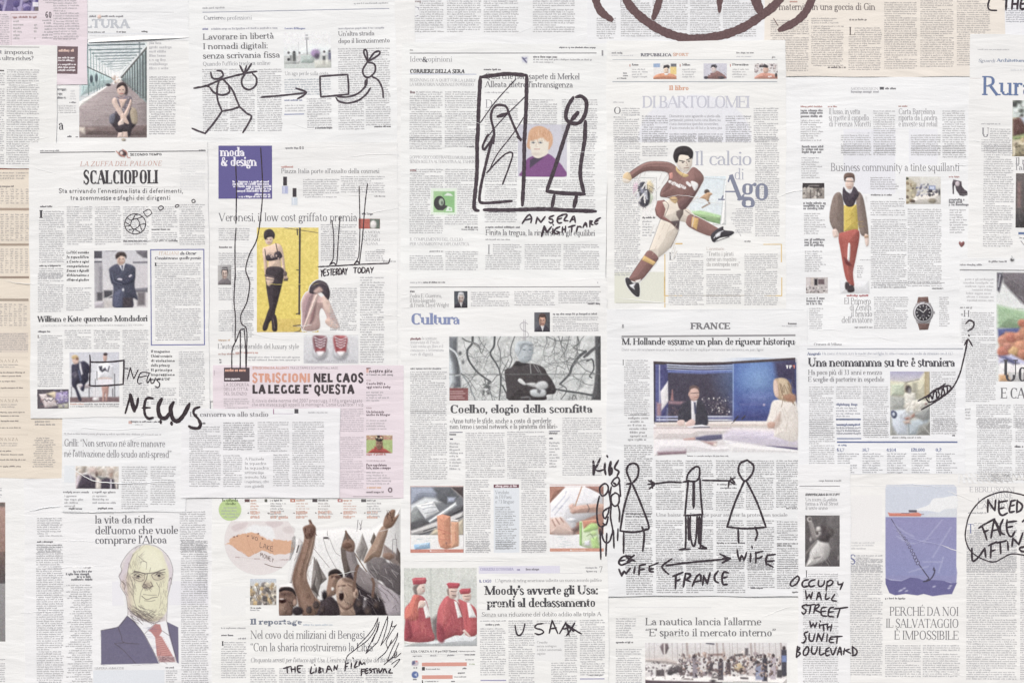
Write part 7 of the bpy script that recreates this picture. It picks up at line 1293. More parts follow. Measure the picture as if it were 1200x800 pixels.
for x, y, r, c in ((250, 440, 30, (206, 130, 104)), (246, 500, 30, (196, 112, 92)), (290, 425, 28, (196, 110, 88)), (330, 420, 24, (206, 128, 100)), (340, 470, 32, (214, 140, 104)), (300, 495, 26, (220, 170, 110)), (345, 350, 22, (196, 110, 84)), (350, 510, 26, (200, 124, 96)), (270, 470, 20, (206, 130, 110)), (390, 440, 30, (200, 120, 90)), (440, 420, 36, (206, 128, 96)), (430, 490, 40, (190, 112, 86)), (520, 450, 50, (206, 130, 100))): p.ell(x, y, r, r * .9, c, 3).ell(x - r * .25, y - r * .3, r * .4, r * .3, [min(255, v + 24) for v in c], 6, al=.7)
p.poly('222,530 290,512 420,580 420,612 300,560 225,560', (186, 186, 222), 4).poly('226,560 300,555 640,600 640,654 226,654', (226, 222, 222), 4).poly('228,620 270,615 290,654 228,654', (214, 160, 110), 4).poly('222,520 260,520 330,560 300,565', (96, 96, 140), 4).noise(6).done('potatoes in blue crates beside a field')
T('Uomini', 244, 652, 560, 112, 'did', (72, 70, 76)); T('E CAMPI', 232, 740, 460, 54, 'did', (104, 102, 108))
Z('4e'); C(955, 0, 1134, 330); C(1155, 0, 1400, 130); TL(1150, 152, 1300, 11, INK, 1); C(1155, 160, 1400, 300)

# ---- new mothers page
page('page about new mothers with a hospital photo and a row of blue figures', 937, 403, 1131, 555, 6, (239, 239, 240), 0)
Z('3e')
TL(70, 334, 78, 9); T('Cronaca di Milano', 104, 332, 250, 14, 'did', (130, 128, 136), 'section_heading'); R(70, 347, 882, 352, (160, 164, 176), rot=.1)
T('Anagrafe', 70, 382, 140, 15, 'bold', (92, 104, 150), 'section_heading'); T('Ha meno di trenta euro le madri che nel figlio. In citta ci nascono in media da straniere con il 33,7%', 148, 380, 832, 13, 'light', (130, 136, 160), 'subheadline')
T('Una neomamma su tre \u00e8 straniera', 74, 442, 838, 46, 'bold', (72, 70, 78)); T('Ha poco pi\u00f9 di 33 anni e mezzo', 74, 484, 460, 26, 'did', (126, 124, 130), 'subheadline'); T('E sceglie di partorire in ospedale', 74, 520, 470, 26, 'did', (126, 124, 130), 'subheadline')
C(80, 542, 205, 800); C(220, 542, 348, 612); TL(220, 644, 332, 11, (92, 100, 140), 1); C(220, 650, 340, 705, p=3.2, c=(130, 132, 150)); R(220, 712, 348, 720, (112, 126, 170)); TL(222, 748, 342, 10, (92, 104, 150), 1); C(220, 752, 345, 800, p=3.2, c=(120, 122, 140)); C(360, 542, 490, 800); C(716, 466, 842, 800)
Z('4e')
C(80, 0, 210, 235); R(222, 2, 350, 9, (112, 126, 170)); TL(222, 38, 342, 10, (92, 104, 150), 1); C(224, 44, 345, 96, p=3.2, c=(120, 122, 140)); R(225, 102, 352, 108, (112, 126, 170)); C(364, 0, 492, 100); C(724, 0, 850, 74); TL(825, 92, 850, 9, INK, 1); TL(512, 103, 660, 8)
R(225, 119, 852, 127, (98, 112, 164)); TL(230, 143, 274, 8, (92, 104, 150))
for x, s, w in ((224, '63,7', 38), (354, '30,7', 38), (482, '4.934', 50), (610, '120.000', 72), (738, '0,2', 30)): T(s, x, 172, x + w, 17, 'bold', (104, 116, 164), 'figure'); C(x + 4, 178, x + 112, 288, 'l', p=2.7, c=(126, 126, 136))
Z('B3')
p = Pic(75, 48, 515, 750, (190, 190, 180)); p.grad(75, 48, 515, 160, (176, 172, 206), (206, 200, 204), 'y').poly('75,150 250,170 400,130 460,50 515,48 515,380 75,320', (208, 202, 172), 6).poly('85,190 230,185 230,310 90,310', (196, 206, 180), 5).rect(455, 50, 500, 320, (176, 154, 112), 4).rect(470, 60, 498, 330, (190, 172, 134), 3).rect(320, 170, 375, 330, (150, 146, 130), 6, .7).rect(240, 170, 262, 280, (140, 124, 110), 5, .7).ln('250,168 390,135', 5, (120, 116, 110), 3, 0)
p.rect(125, 205, 185, 215, (176, 190, 160), 3).rect(130, 238, 180, 248, (180, 192, 166), 3)
p.poly('75,320 230,330 240,450 100,470 75,440', (176, 178, 172), 8).lines(30, 80, 320, 240, 460, (140, 142, 138), 4, 60, 40, 40, .5).poly('225,310 240,285 300,275 350,290 360,340 330,380 240,380', (226, 222, 208), 4).ell(275, 240, 32, 40, (70, 62, 62), 4).ell(290, 262, 18, 26, (150, 146, 148), 5).poly('235,385 370,360 460,370 510,385 420,470 330,520 250,500', (224, 220, 206), 5).blobs(30, 240, 370, 420, 480, [(206, 196, 178), (236, 232, 222), (214, 200, 190)], 8, 20, 4, .6)
p.poly('90,480 240,470 270,560 270,750 150,750 90,650', (206, 214, 226), 6).poly('270,600 440,560 500,540 500,640 360,750 280,750', (176, 188, 196), 6).poly('330,520 510,440 515,560 440,600', (150, 152, 150), 6).poly('235,560 300,540 340,510 345,545 290,575 250,580', (170, 112, 96), 5).poly('225,600 290,585 300,620 240,625', (196, 160, 140), 6).poly('400,650 515,600 515,750 360,750', (140, 140, 134), 6).ln('440,650 515,740', 6, (190, 190, 184), 3, 0)
p.poly('85,490 110,478 145,500 148,540 120,565 90,540', (66, 72, 104), 3, 1).ell(115, 520, 16, 22, (196, 204, 220), 3).ln('280,620 285,750', 5, (120, 128, 136), 3, 0).blobs(14, 180, 470, 330, 560, [(226, 230, 236), (186, 192, 200)], 8, 18, 5, .5).poly('75,560 100,660 150,750 75,750', (150, 150, 144), 8).ell(470, 405, 12, 12, (150, 110, 110), 3).noise(7).done('mother on a hospital bed with a baby')

# ---- Occupy strip
page('narrow strip page with a dark portrait photo and handwriting below it', 935, 544, 996.5, 850, 7, (240, 239, 239), 0)
Z('4e')
TL(130, 328, 242, 9, (140, 138, 142)); R(30, 350, 240, 354, (140, 138, 142)); T('ANNIVERSARIO DI OCCUPY', 60, 402, 240, 13, 'black', (84, 82, 86), 'section_heading')
for i, s in enumerate(('Un muro di polizia', 'ferma a Wall Street', 'il sesto anno')): T(s, 60, 430 + i * 22, (226, 232, 176)[i], 19, 'did', (160, 158, 162), 'subheadline')
Z('B5')
p = Pic(74, 208, 434, 740, (96, 90, 90)); p.grad(74, 208, 434, 740, (110, 104, 104), (84, 78, 80)).grad(74, 208, 250, 740, (82, 76, 78), (100, 94, 94), 'x', .6).poly('300,208 380,208 420,600 330,600', (122, 116, 116), 20, 0, .5).rect(260, 215, 300, 320, (80, 74, 76), 8, .6)
p.poly('110,265 140,260 180,360 200,430 190,470 150,440 125,350', (140, 132, 130), 4, 1).ln('140,285 185,400', 10, (186, 178, 174), 5, 0, .8).ell(120, 250, 26, 26, (170, 162, 158), 3).ell(122, 244, 12, 12, (90, 82, 82), 3).ln('98,240 110,270 140,268', 6, (206, 200, 196), 2)
p.poly('200,470 240,480 300,485 325,520 328,590 300,660 220,700 110,738 85,730 120,640 130,560', (206, 202, 198), 4, 1).poly('240,520 290,500 320,560 280,660 200,690 230,610', (186, 180, 178), 8, 1).poly('130,560 180,530 210,600 150,650', (222, 218, 214), 10, 1, .7).lines(16, 130, 500, 310, 700, (160, 154, 152), 5, 70, 60, 40, .5).ln('170,655 230,640', 8, (110, 104, 104), 4, 0)
p.poly('190,385 200,345 230,325 245,345 245,400 215,440 190,430', (190, 182, 178), 4, 1).poly('235,320 290,315 350,345 370,400 330,440 300,490 230,470 215,435 245,400', (74, 66, 68), 6, 1).poly('300,330 360,370 350,420 320,400', (96, 88, 88), 8, 1).ln('185,380 240,370', 6, (74, 68, 68), 3, 0).ell(200, 395, 14, 16, (84, 76, 76), 3).ell(212, 345, 20, 18, (216, 210, 206), 4).poly('74,600 190,470 200,480 80,640', (120, 112, 110), 5).ell(134, 460, 10, 20, (186, 178, 174), 4).ell(424, 655, 8, 18, (150, 144, 144), 4).noise(6).done('dark portrait of a person raising one arm')
Z('5e'); TL(60, 196, 66, 9, INK, 1); T('I', 58, 248, 72, 36, 'light', INK, 'drop_cap'); C(48, 226, 230, 900, skip=(40, 220, 76, 250))

# ---- rescue page
page('page with a violet drawing of an anchor hanging from a red boat', 986, 553, 1260, 850, 5, (240, 238, 235), -0.2)
Z('4e')
C(300, 640, 460, 670, 'l', p=3, c=(190, 188, 190)); TL(300, 680, 385, 8, (190, 188, 190)); T('S', 290, 758, 320, 50, 'did', (110, 116, 164), 'drop_cap'); C(288, 708, 460, 800, skip=(280, 700, 324, 764))
for i, s in enumerate(('E BERLUSCONI', 'ATTENDE', 'LA SFIDA E', 'LAVORI')): T(s, (914, 1030, 958, 950)[i], 383 + i * 29, (1150, 1140, 1140, 1120)[i], 26, 'light', (170, 168, 174))
R(300, 352, 1200, 354, (226, 225, 225)); TL(908, 495, 1010, 8, (150, 148, 152)); T('T', 905, 598, 935, 50, 'did', (120, 128, 170), 'drop_cap'); C(900, 540, 1160, 800, skip=(890, 536, 938, 604))
R(300, 400, 460, 640, (237, 234, 232), 'show_through_print', h=PHO)
Z('5e')
C(284, 148, 460, 762); C(900, 0, 1160, 780); C(476, 598, 660, 766); C(672, 598, 862, 770); TL(476, 362, 580, 8, INK)
T('PERCH\u00c9 DA NOI', 498, 448, 858, 46, 'light', (104, 102, 108)); T('IL SALVATAGGIO', 478, 510, 858, 46, 'light', (104, 102, 108)); T('\u00c8 IMPOSSIBILE', 522, 572, 858, 46, 'light', (104, 102, 108))
C(1180, 0, 1500, 780)
Z('B2')
p = Pic(38, 10, 528, 765, cut=True, name='illustration')
p.poly('42,40 48,16 500,14 516,30 520,100 518,560 525,600 518,680 490,745 430,750 360,760 300,745 260,755 180,745 110,755 70,740 45,680 42,560', (164, 164, 206), 1.2)
p.poly('42,40 48,16 500,14 516,30 518,232 42,232', (206, 212, 226), 1.2).poly('520,90 518,180 440,180 400,200 340,190 240,185 330,150 360,110 430,100', (236, 236, 236), 2, 1).poly('518,170 440,178 420,200 340,205 300,232 518,232', (214, 218, 224), 3)
p.poly('42,232 518,232 518,675 430,655 330,660 270,650 210,632 150,655 48,640', (142, 142, 194), 1.2).grad(44, 250, 516, 620, (148, 142, 192), (136, 142, 196), al=.6)
p.poly('42,640 80,655 150,660 210,634 260,640 300,655 330,650 430,655 480,672 525,668 518,680 490,745 430,750 360,760 300,745 260,755 180,745 110,755 70,740 45,680', (104, 100, 158), 1.2)
p.poly('58,200 75,205 190,205 260,200 288,212 278,226 68,226', (226, 128, 108), 1.2).rect(198, 184, 252, 200, (96, 90, 104), 1.2).ln('70,222 275,222', 4, (196, 96, 80), 1, 0).ln('150,206 200,206', 4, (120, 90, 100), 1, 0).rect(284, 208, 300, 216, (170, 160, 170), 2)
CH = (84, 80, 110)
p.ln('82,245 110,290 150,350 180,390', 5, CH, 1)
for x, y in ((125, 320), (140, 338), (155, 355), (168, 372), (182, 390), (194, 410), (206, 432), (218, 455), (230, 478), (240, 500), (250, 520), (260, 538)): p.ell(x, y, 5 + (y - 300) * .03, 9 + (y - 300) * .025, CH, 1, -30).ell(x, y, 2 + (y - 300) * .02, 5 + (y - 300) * .02, (160, 160, 206), 1, -30)
p.ln('270,550 335,640', 7, (72, 68, 90), 1, 0).ln('300,662 330,655 355,635 372,600 368,575', 9, (72, 68, 90), 1).poly('358,585 368,562 380,590', (72, 68, 90), 1).poly('300,665 330,640 345,655', (72, 68, 90), 1)
for x, y in ((150, 720), (185, 725), (170, 708), (370, 695), (470, 705), (480, 690), (140, 725)): p.ell(x, y, 10, 5, (200, 200, 226), 2, 20, .8)
for a in ('300,400 420,250', '360,500 480,300', '100,280 170,330 230,360', '120,360 190,400 240,410', '120,310 160,380', '400,600 430,500', '300,530 420,530', '200,600 330,560'): p.ln(a, 5, (188, 190, 222), 4, 1, .6)
p.lines(60, 48, 240, 510, 640, (150, 150, 198), 2.5, 60, -30, 50, .35); p.noise(3); p.done('violet drawing of an anchor hanging below a red boat')
crease('90,300 180,360 300,395 420,420 500,462', 1.0, .0003, (176, 176, 206)); crease('60,24 200,12 340,24 470,58', 1.0, .0003, (222, 226, 234)); crease('200,420 330,380 420,360', .8, .0003, (176, 176, 208)); Z('D8'); crease('60,150 160,190 260,235', 1.3); crease('20,540 90,570 190,610', 1.2)
wrinkles()
# ================================================================ hand drawings over the pages
ZM.update(H1=(695, 530, 11.94), H2=(700, 630, 7.5), H3=(850, 630, 12.0), H4=(920, 670, 7.62), H5=(1120, 570, 8.0), H6=(605, 240, 11.43), H7=(325, 715, 8.0), H8=(140, 420, 9.41))
def Q(z, w, *ss):
    """strokes traced in zoom map z"""
    Z(z); o = []
    for s in ss:
        ww = w
        if isinstance(s, tuple): s, ww = s
        o.append((np.stack([zx(PS(s)[:, 0]), zy(PS(s)[:, 1])], 1), ww))
    return o
Z('D1'); BR = (110, 89, 90)
drawing('large brown brush drawing of a wheel arc with spokes running off the top edge', [
    ('wheel_arc', [('170,-90 188,-20 225,45 300,112 400,170 530,203 680,188 800,146 880,96 905,78', 10.2), ('880,98 930,60 975,20 1030,-60', 10.2)]),
    ('spoke', [('380,-60 368,0 350,60 338,92', 8.2)]), ('spoke', [('682,-60 682,0 680,20', 9), ('681,0 681,40 680,62', 5)]), ('spoke', [('845,-60 868,0 893,62', 12)]),
    ('brush_end', [('28,-60 42,20 68,66 112,100', 9.2)]), ('brush_end', [('1180,-60 1160,0 1128,65 1075,115 1000,154', 9.0), ('962,97 985,135', 1.0)], 'purplish dry brush stroke')],
    9.2, BR, 'brush drawing', None, name='brush_drawing', var=0.14, rough=0.55)
Z('1e'); drawing('black handwriting with a bracket cut off at the top right corner reading THE', [('bracket', [('1032,-30 1012,25 1020,52 1056,56', 2.0)]), ('lettering', hand('THE', 1085, 48, 1226, 52, 2.6))], 2.2)
Z('1b'); CK = (84, 76, 82)
drawing('stick figure running with a bundle on a pole over the careers page', [
    ('figure', ['82,408 90,438 118,444 150,428 142,402 118,398', '75,490 102,522 150,535 186,518 182,488', '130,450 117,500 121,565 145,625', '150,445 200,502 226,560 243,600', '145,625 200,615 243,600', '145,625 100,690 50,750', '50,750 8,735 -22,722', '243,600 285,638 310,655 290,700 262,745', '55,480 72,490']),
    ('pole', ['-12,496 60,482 150,445 280,412 338,402']), ('bundle', ['245,370 272,410 310,360', '282,372 272,408', '275,415 255,450 264,490 300,504 334,480 338,440 316,415'])], 2.3, CK)
drawing('hand drawn arrow pointing right between the runner and the computer drawing', [('arrow', ['365,547 500,535 618,522', ('560,497 595,508 618,520 598,540 570,555', 2.3)])], 2.2, CK)
drawing('drawn figure with two ears sitting at a square computer screen', [
    ('screen', [('695,430 772,424 850,420', 2.2), ('850,420 855,475 855,530', 2.2), ('855,530 780,538 700,545', 2.2), ('700,545 696,490 695,430', 2.2)]),
    ('figure', ['960,350 935,395 946,430 975,433 1004,402 1000,362 962,350', '960,345 942,300 945,280 958,290 962,345', '965,345 1000,297 1030,290 1024,310 974,342', '985,430 1022,452 1045,500 1050,548', '960,440 952,482 908,526 850,545 795,545', '785,550 802,570 850,580 910,565 955,530 978,495', ('952,455 950,478', 3.4)])], 2.2, CK)
Z('2a')
ball = ' '.join('%.1f,%.1f' % (760 + 59 * math.cos(k / 2.0), 491 + 57 * math.sin(k / 2.0)) for k in range(14))
drawing('small drawn football breaking into flying pieces under the SCALCIOPOLI headline', [
    ('ball', [ball, '710,455 740,470 760,440', '740,470 735,500 755,520 785,495 770,462 745,468', '785,495 815,490', '770,462 800,450', '735,500 702,505', '755,520 740,545', '785,495 800,530', '725,525 755,520 790,540', '760,440 775,436', '702,480 735,500']),
    ('piece', ['805,425 836,409 852,430 826,449 806,426']), ('piece', ['889,400 905,389 919,400 901,415 890,402']), ('piece', ['984,388 1001,383 1004,393 988,398 985,388']), ('piece', ['1077,360 1090,353 1097,366 1082,372 1078,361'])], 1.0, (74, 68, 72))
Z('B7')
fr = [('655,108 660,200 657,300 652,465', 1.7), ('656,190 760,192 850,190 960,182 1055,170', 1.9), ('1055,170 1052,300 1045,450', 2.0), ('645,462 700,470 850,465 960,458 1045,450', 1.9), ('1058,264 1105,268', 1.2)]
Z('B7'); A_ = [('frame', [(np.stack([zx(PS(s)[:, 0]), zy(PS(s)[:, 1])], 1), w) for s, w in fr])]
drawing('hand drawn box round the seated woman with thin word NEWS beside it', [A_[0], ('lettering', Q('H8', 1.35, '88,228 105,165 122,98', '122,98 140,165 160,222', '160,222 185,170 208,122', '340,160 290,150 240,155 215,195 200,250 215,275 245,270', '225,205 300,188', '328,170 306,225 312,270 345,212', '345,212 352,270 378,262 398,212', '455,220 425,225 415,240 440,265 445,295 425,318 395,305'))], 1.7)
drawing('large bold word NEWS with dripping letters in thick black marker', [
    ('letter', Q('H8', 3.4, ('66,600 95,500 122,402', 2.4), ('122,402 140,480 165,572', 5.2), ('165,572 192,520 207,438', 3.2))), ('letter', Q('H8', 3.2, '368,438 322,432 290,455 275,540 285,620 320,658 368,650', ('256,542 338,540', 2.4))),
    ('letter', Q('H8', 5.0, ('465,448 430,520 435,600 460,648 512,652 556,600', 4.8), '594,486 566,545 575,620 602,676 650,684 710,620 770,505', ('455,688 457,704', 4.2), ('574,706 577,722', 4.2))), ('letter', Q('H8', 3.8, ('882,534 832,552 818,600 868,660', 3.2), '868,660 896,720 872,766 805,762 772,746'))], 4.0, (64, 56, 60))
Z('2b')
a1 = '222,160 226,280 225,380 223,488'; a2 = '224,515 218,600 218,700 220,802'
b1 = '362,65 370,200 372,340 345,560 300,660 278,745 297,802'
def pp(s): return np.stack([zx(PS(s)[:, 0]), zy(PS(s)[:, 1])], 1)
L_ = [pp(a1), pp(a2), pp(b1)]
Z('3b'); L_ += [pp(s) for s in ('219,0 212,150 220,250 218,385', '220,385 205,420 200,455 200,540', '281,0 300,60 285,160 252,232 254,282 282,315 284,420 281,530', '246,320 222,385', '248,322 248,420 247,532', '270,318 277,420 279,530', '246,318 272,312')]
drawing('pair of long thin drawn legs running down the fashion page from the purple box', [('legs', L_)], 1.35)
Z('2b')
drawing('two pairs of thin drawn legs captioned YESTERDAY and TODAY on a ground line', [
    ('ground_line', [('685,731 800,725 950,716 1080,712', 1.4), ('1080,712 1088,686', 1.2)]), ('legs', [('762,470 772,560 769,680 750,718', 1.2), ('750,720 770,708 786,722', 1.6), ('786,720 791,690 799,560 808,450', 1.2)]),
    ('legs', [('915,280 919,500 915,640 908,684 886,716', 1.2), ('886,718 905,700 916,716', 1.6), ('916,714 934,560 948,380 962,265', 1.2)]), ('caption_word', hand('YESTERDAY', 698, 784, 852, 34, 1.4, 772)), ('caption_word', hand('TODAY', 882, 766, 1000, 30, 1.4, 766))], 1.3)
Z('1c')
d1 = [pp(s) for s in ('445,435 436,600 430,800', '450,434 520,424 600,416 702,424', '706,428 702,600 692,800')]
h1 = [pp(s) for s in ('445,690 530,572 645,445', '470,790 560,680 695,545', '600,790 650,722 688,660')]
f1 = [pp(s) for s in ('518,806 522,740 505,662 516,612 545,590 590,600 606,642 640,722 672,790',)]; dash = [(pp('545,655 592,640'), 4.6)]
g1 = [(pp('966,550 936,600 925,660 950,690 1000,690 1034,640 1040,572 1012,542 985,546'), 4.6), (pp('962,670 990,636'), 6.4), (pp('945,690 912,790'), 4.6), (pp('1035,684 1031,806'), 4.8)]
Z('2c')
d2 = [pp(s) for s in ('426,-10 426,200 410,375 416,410 432,416', '692,-10 690,200 681,385')]; fl = [(pp('468,412 600,413 800,408 950,415 1090,420'), 4.6)]
f2 = [(pp('515,0 482,130 452,260 440,345 452,372 530,370 620,363'), 3.4), (pp('488,-10 460,50 466,75 505,25'), 2.8), (pp('482,204 540,140 592,95 626,96 610,160 570,268'), 1.9), (pp('610,10 540,100 492,196'), 1.3), (pp('655,4 672,16'), 4)]
g2 = [(pp('920,0 872,150 820,300'), 4.6), (pp('820,308 900,318 1028,324'), 4.6), (pp('1026,316 1006,200 1031,20'), 4.6), (pp('860,332 848,395'), 4.6), (pp('985,335 972,392'), 5.2)]
drawing('thick marker drawing of a figure facing a mirror captioned ANGELA NIGHTMARE', [
    ('mirror_frame', [(s, 4.5) for s in d1 + d2]), ('mirror_hatching', [(s, 1.2) for s in h1]), ('reflection', [(s, 2.9) for s in f1] + dash + f2), ('floor_line', fl), ('figure', g1 + g2),
    ('caption_word', Q('H6', 2.2, '80,250 140,160 180,130', '180,130 206,180 195,240', '125,205 200,185', '262,250 280,170', '280,170 330,235', '330,235 385,160', '500,145 450,165 440,190 482,195 490,230 460,245 440,230', '622,140 560,165 550,220 570,245 606,240', '560,195 606,180', '604,135 682,130 640,205 690,215', '720,230 770,150 790,235', '735,202 785,196')),
    ('caption_word', Q('H6', 2.2, ('340,420 375,290', 2.8), ('375,290 410,370', 2.8), '410,370 470,295', '490,322 486,385', '492,262 495,272', '582,295 530,320 505,365 540,390 576,370 540,355', '620,300 615,370', '660,290 655,365', '618,335 660,325', '745,280 740,360', '700,300 786,275', '822,290 805,360', '815,302 845,290 870,302', '895,300 930,235 945,295', '905,275 940,265', '985,215 985,295', '985,220 1020,215 995,250 1025,268', '1126,175 1080,200 1050,235 1060,260 1090,250', '1060,230 1095,215'))], 4.4, (80, 71, 77))
KT = Q('D7', 3.2, ('30,60 34,100 32,145', 3.6)) + Q('H1', 3.0, ('96,84 60,170 25,230', 2.6), ('25,238 80,256 150,236', 2.4), '166,150 162,230 176,300', '195,44 201,58', ('246,134 230,220 232,306', 3.8), ('228,310 262,285 262,215', 2.8), ('352,110 300,215 360,260 336,322', 2.5))
Z('D7')
drawing('cluster of small scribbled child figures captioned KIDS', [
    ('caption_word', KT),
    ('figure', ['75,272 74,232 108,206 130,230 120,270 92,290 74,272', '70,290 54,380 60,470 85,496 112,478', '130,240 146,340 136,372', '75,510 80,712']), ('figure', ['150,205 170,176 195,165 205,190 190,215 165,225 150,206', '150,230 141,282', '205,200 212,292', ('168,204 178,210', 3)]),
    ('figure', ['178,268 150,290 152,335 175,358 200,336 200,285 175,266', '150,350 145,430 160,520 150,560', '195,350 206,400 203,462', '165,520 168,636', '195,510 192,586']), ('figure', ['135,365 100,390 95,420 110,440 130,402 135,368', '130,430 115,482 95,472', '90,490 90,560 112,602 140,590 155,540', '120,540 114,690'])], 2.1)
Z('4d')
ex = ['190,312 165,250 175,215 205,203 230,225 225,280 195,316', '165,321 195,314', '190,315 150,450 128,580', '128,582 200,590 270,576 288,552 240,420 195,316', '148,592 147,706', '250,560 263,600 255,695']
exw = Q('H2', 2.4, '292,160 232,160 196,190 190,220 215,236 270,212 300,196', '200,200 240,192', '250,165 290,185 332,202', '325,150 290,175 265,205') + Q('H2', 2.7, '190,275 214,330', '214,330 235,290 252,312', '252,312 288,265', '330,255 322,305', '370,240 365,320', '370,240 420,230', '368,280 410,272', ('532,218 460,245', 2.0), '456,246 460,290 490,295', '455,272 490,268')
Z('4d'); drawing('triangle bodied woman with a loop head captioned EX WIFE', [('figure', [(pp(s), 2.5) for s in ex]), ('caption_word', exw)], 2.5)
hb = ['500,296 511,260 545,226 570,226 574,262 568,290 545,305 500,300', '510,300 500,400 492,490', '576,290 580,380 590,490', '490,496 540,494 592,490', '496,500 497,600 494,680', '494,680 460,688', '462,688 520,684', '522,500 520,580 530,650 545,666 556,600 560,500', '587,490 582,600 578,676', '578,660 596,672 616,681 570,680']
hb2 = [('541,310 540,450', 3.6), ('510,506 514,630', 3.2), ('573,506 570,650', 3.4)]
arm = ['482,308 520,302', '470,311 400,309 320,318', '286,300 322,318 292,346', '284,322 318,318', '302,298 310,342', '590,299 650,300 745,301', '772,284 742,302 735,336', '748,284 772,312', '742,302 768,320']
fw = Q('H2', 2.7, '690,330 685,440', '665,335 750,300', '690,380 725,360', '775,310 755,425', '775,310 820,320 800,350 765,370', '775,365 815,380', '835,420 870,340 905,320 910,380', '845,385 900,375', '925,410 935,330', '935,330 965,400', '965,400 990,305', '1060,290 1030,330 1035,375 1062,390', '1152,305 1110,300 1095,350 1105,405 1140,405', '1095,350 1140,340')
Z('4d'); drawing('man in a tie with outstretched arms between two women captioned FRANCE', [('figure', [(pp(s), 2.4) for s in hb] + [(pp(s), w) for s, w in hb2]), ('arms', [(pp(s), 2.2) for s in arm]), ('caption_word', fw)], 2.4)
wf = ['842,185 802,204 792,250 818,298 836,300 870,260 876,215 842,186', '826,300 770,430 728,560', '728,560 830,569 946,562', '946,560 895,420 836,302', '790,576 793,650', '885,560 898,600 886,636']
wfw = Q('H3', 2.4, '165,165 180,260 205,320', '205,320 225,240 245,270 260,310', '260,310 280,260 295,205', '355,215 350,330', '372,118 375,135', '425,200 430,260 425,345', '420,215 470,195 525,185', '430,280 480,280 515,255', ('590,240 570,300 575,370', 3.0), '585,245 640,235 700,228', '585,325 635,325 685,318', '580,360 630,385 670,405')
Z('4d'); drawing('triangle bodied woman with a round head captioned WIFE', [('figure', [(pp(s), 2.5) for s in wf]), ('caption_word', wfw)], 2.5)
Z('5d'); drawing('double headed arrow drawn between the two wife captions', [('arrow', Q('H2', 2.5, '605,240 800,215 1165,180', '652,183 590,225 565,250', '565,250 590,285 625,315', '1078,140 1130,165 1168,180', '1168,180 1130,200 1098,215', ('1105,178 1150,180', 3.4)))], 2.5)
W4 = lambda *s: Q('H4', 2.1, *s)
drawing('handwritten lines OCCUPY WALL STREET WITH SUNSET BOULEVARD at the foot of the strip page', [
    ('written_line', W4('105,35 60,75 45,110 65,122 100,102 125,60 115,35 100,36', '206,65 165,75 150,105 165,130 206,120', '266,65 230,75 210,100 225,128 262,118', '300,70 295,110 315,128 345,105 350,75', '375,80 365,165', '375,90 402,70 428,85 405,115 370,120', '470,85 475,110 510,100', '516,90 490,152')),
    ('written_line', W4('182,165 190,238', '190,238 215,195', '215,195 230,236', '230,236 242,178', '280,242 300,175 322,242', '285,215 316,212', '366,185 360,240 396,226', '442,195 415,245 456,256')), ('written_line', W4('192,285 150,305 186,340 166,372 148,356', '230,290 215,366', '190,296 262,285', '270,290 255,362', '270,295 302,285 296,310 265,330 312,356', '366,310 325,320 325,380 372,390', '325,350 360,345', '432,310 395,325 385,386 432,396', '390,355 430,350', '490,320 465,402', '435,326 556,312')),
    ('written_line', W4('220,435 230,490', '230,490 250,456', '250,456 265,490', '265,490 282,450', '305,460 308,496', '312,434 315,440', '340,465 345,522', '318,470 382,460', '375,465 380,512', '375,490 415,482', '416,465 405,522')), ('written_line', W4('202,530 170,545 186,590 166,626 148,626', '215,545 215,600 245,612 266,550', '280,616 295,545', '295,545 325,612', '325,612 346,540', '376,550 370,616', '432,575 405,580 395,620 432,626', '400,598 425,595', '466,570 460,632', '430,576 508,570')),
    ('written_line', W4('110,660 100,756', '110,665 132,675 110,705 136,722 103,756', '192,665 165,700 165,736 195,732 211,690 200,660 185,668', '240,660 235,710 260,730 280,700 286,665', '310,665 310,736 352,720', '392,670 365,690 365,742 396,735', '368,705 390,700', '405,680 425,736 456,670', '465,736 490,665 502,736', '472,710 502,705', '530,680 520,730', '520,702 572,685', '545,702 582,720', '600,660 605,742', '605,665 641,700 630,735 600,742'))], 2.2)
W5 = lambda *s: Q('H5', 2.5, *s)
drawing('handwritten NEED FACE LIFTING inside a wobbly drawn speech bubble', [
    ('bubble', Q('H5', 1.6, '760,150 700,108 640,80 560,60 450,45 330,75 220,140 130,260 92,400 92,500 130,590 200,650 300,695 370,700 440,665 520,628 640,640 720,660 790,640')),
    ('written_line', W5('300,120 298,235', '300,125 345,195 365,220', '365,220 372,125', '405,130 402,200 410,250 440,266 482,245', '400,145 482,130', '408,205 450,195', '520,130 505,190 505,236 546,230', '515,135 556,125', '510,180 546,170', '575,125 570,236', '575,130 622,170 610,215 570,240')),
    ('written_line', W5('245,370 270,430 290,496', '215,385 280,345 362,300', '262,425 302,405', '330,476 345,380 360,305', ('360,305 395,380 415,450', 3.2), '340,410 390,400', '442,305 415,370 425,430 456,446', '480,310 475,380 490,440 520,466 552,420', '485,330 566,320', '480,380 530,370', '625,325 652,300')),
    ('written_line', W5('150,575 150,640 160,696 210,660 270,575', '270,575 280,656', '330,545 325,662', '305,550 382,515', '325,605 366,590', '415,515 420,622', '385,525 472,505', '485,515 490,592', '525,556 535,480', '535,480 590,540', '590,540 628,430', '700,540 640,560 595,575 622,606 690,600'))], 2.6)
Z('3e')
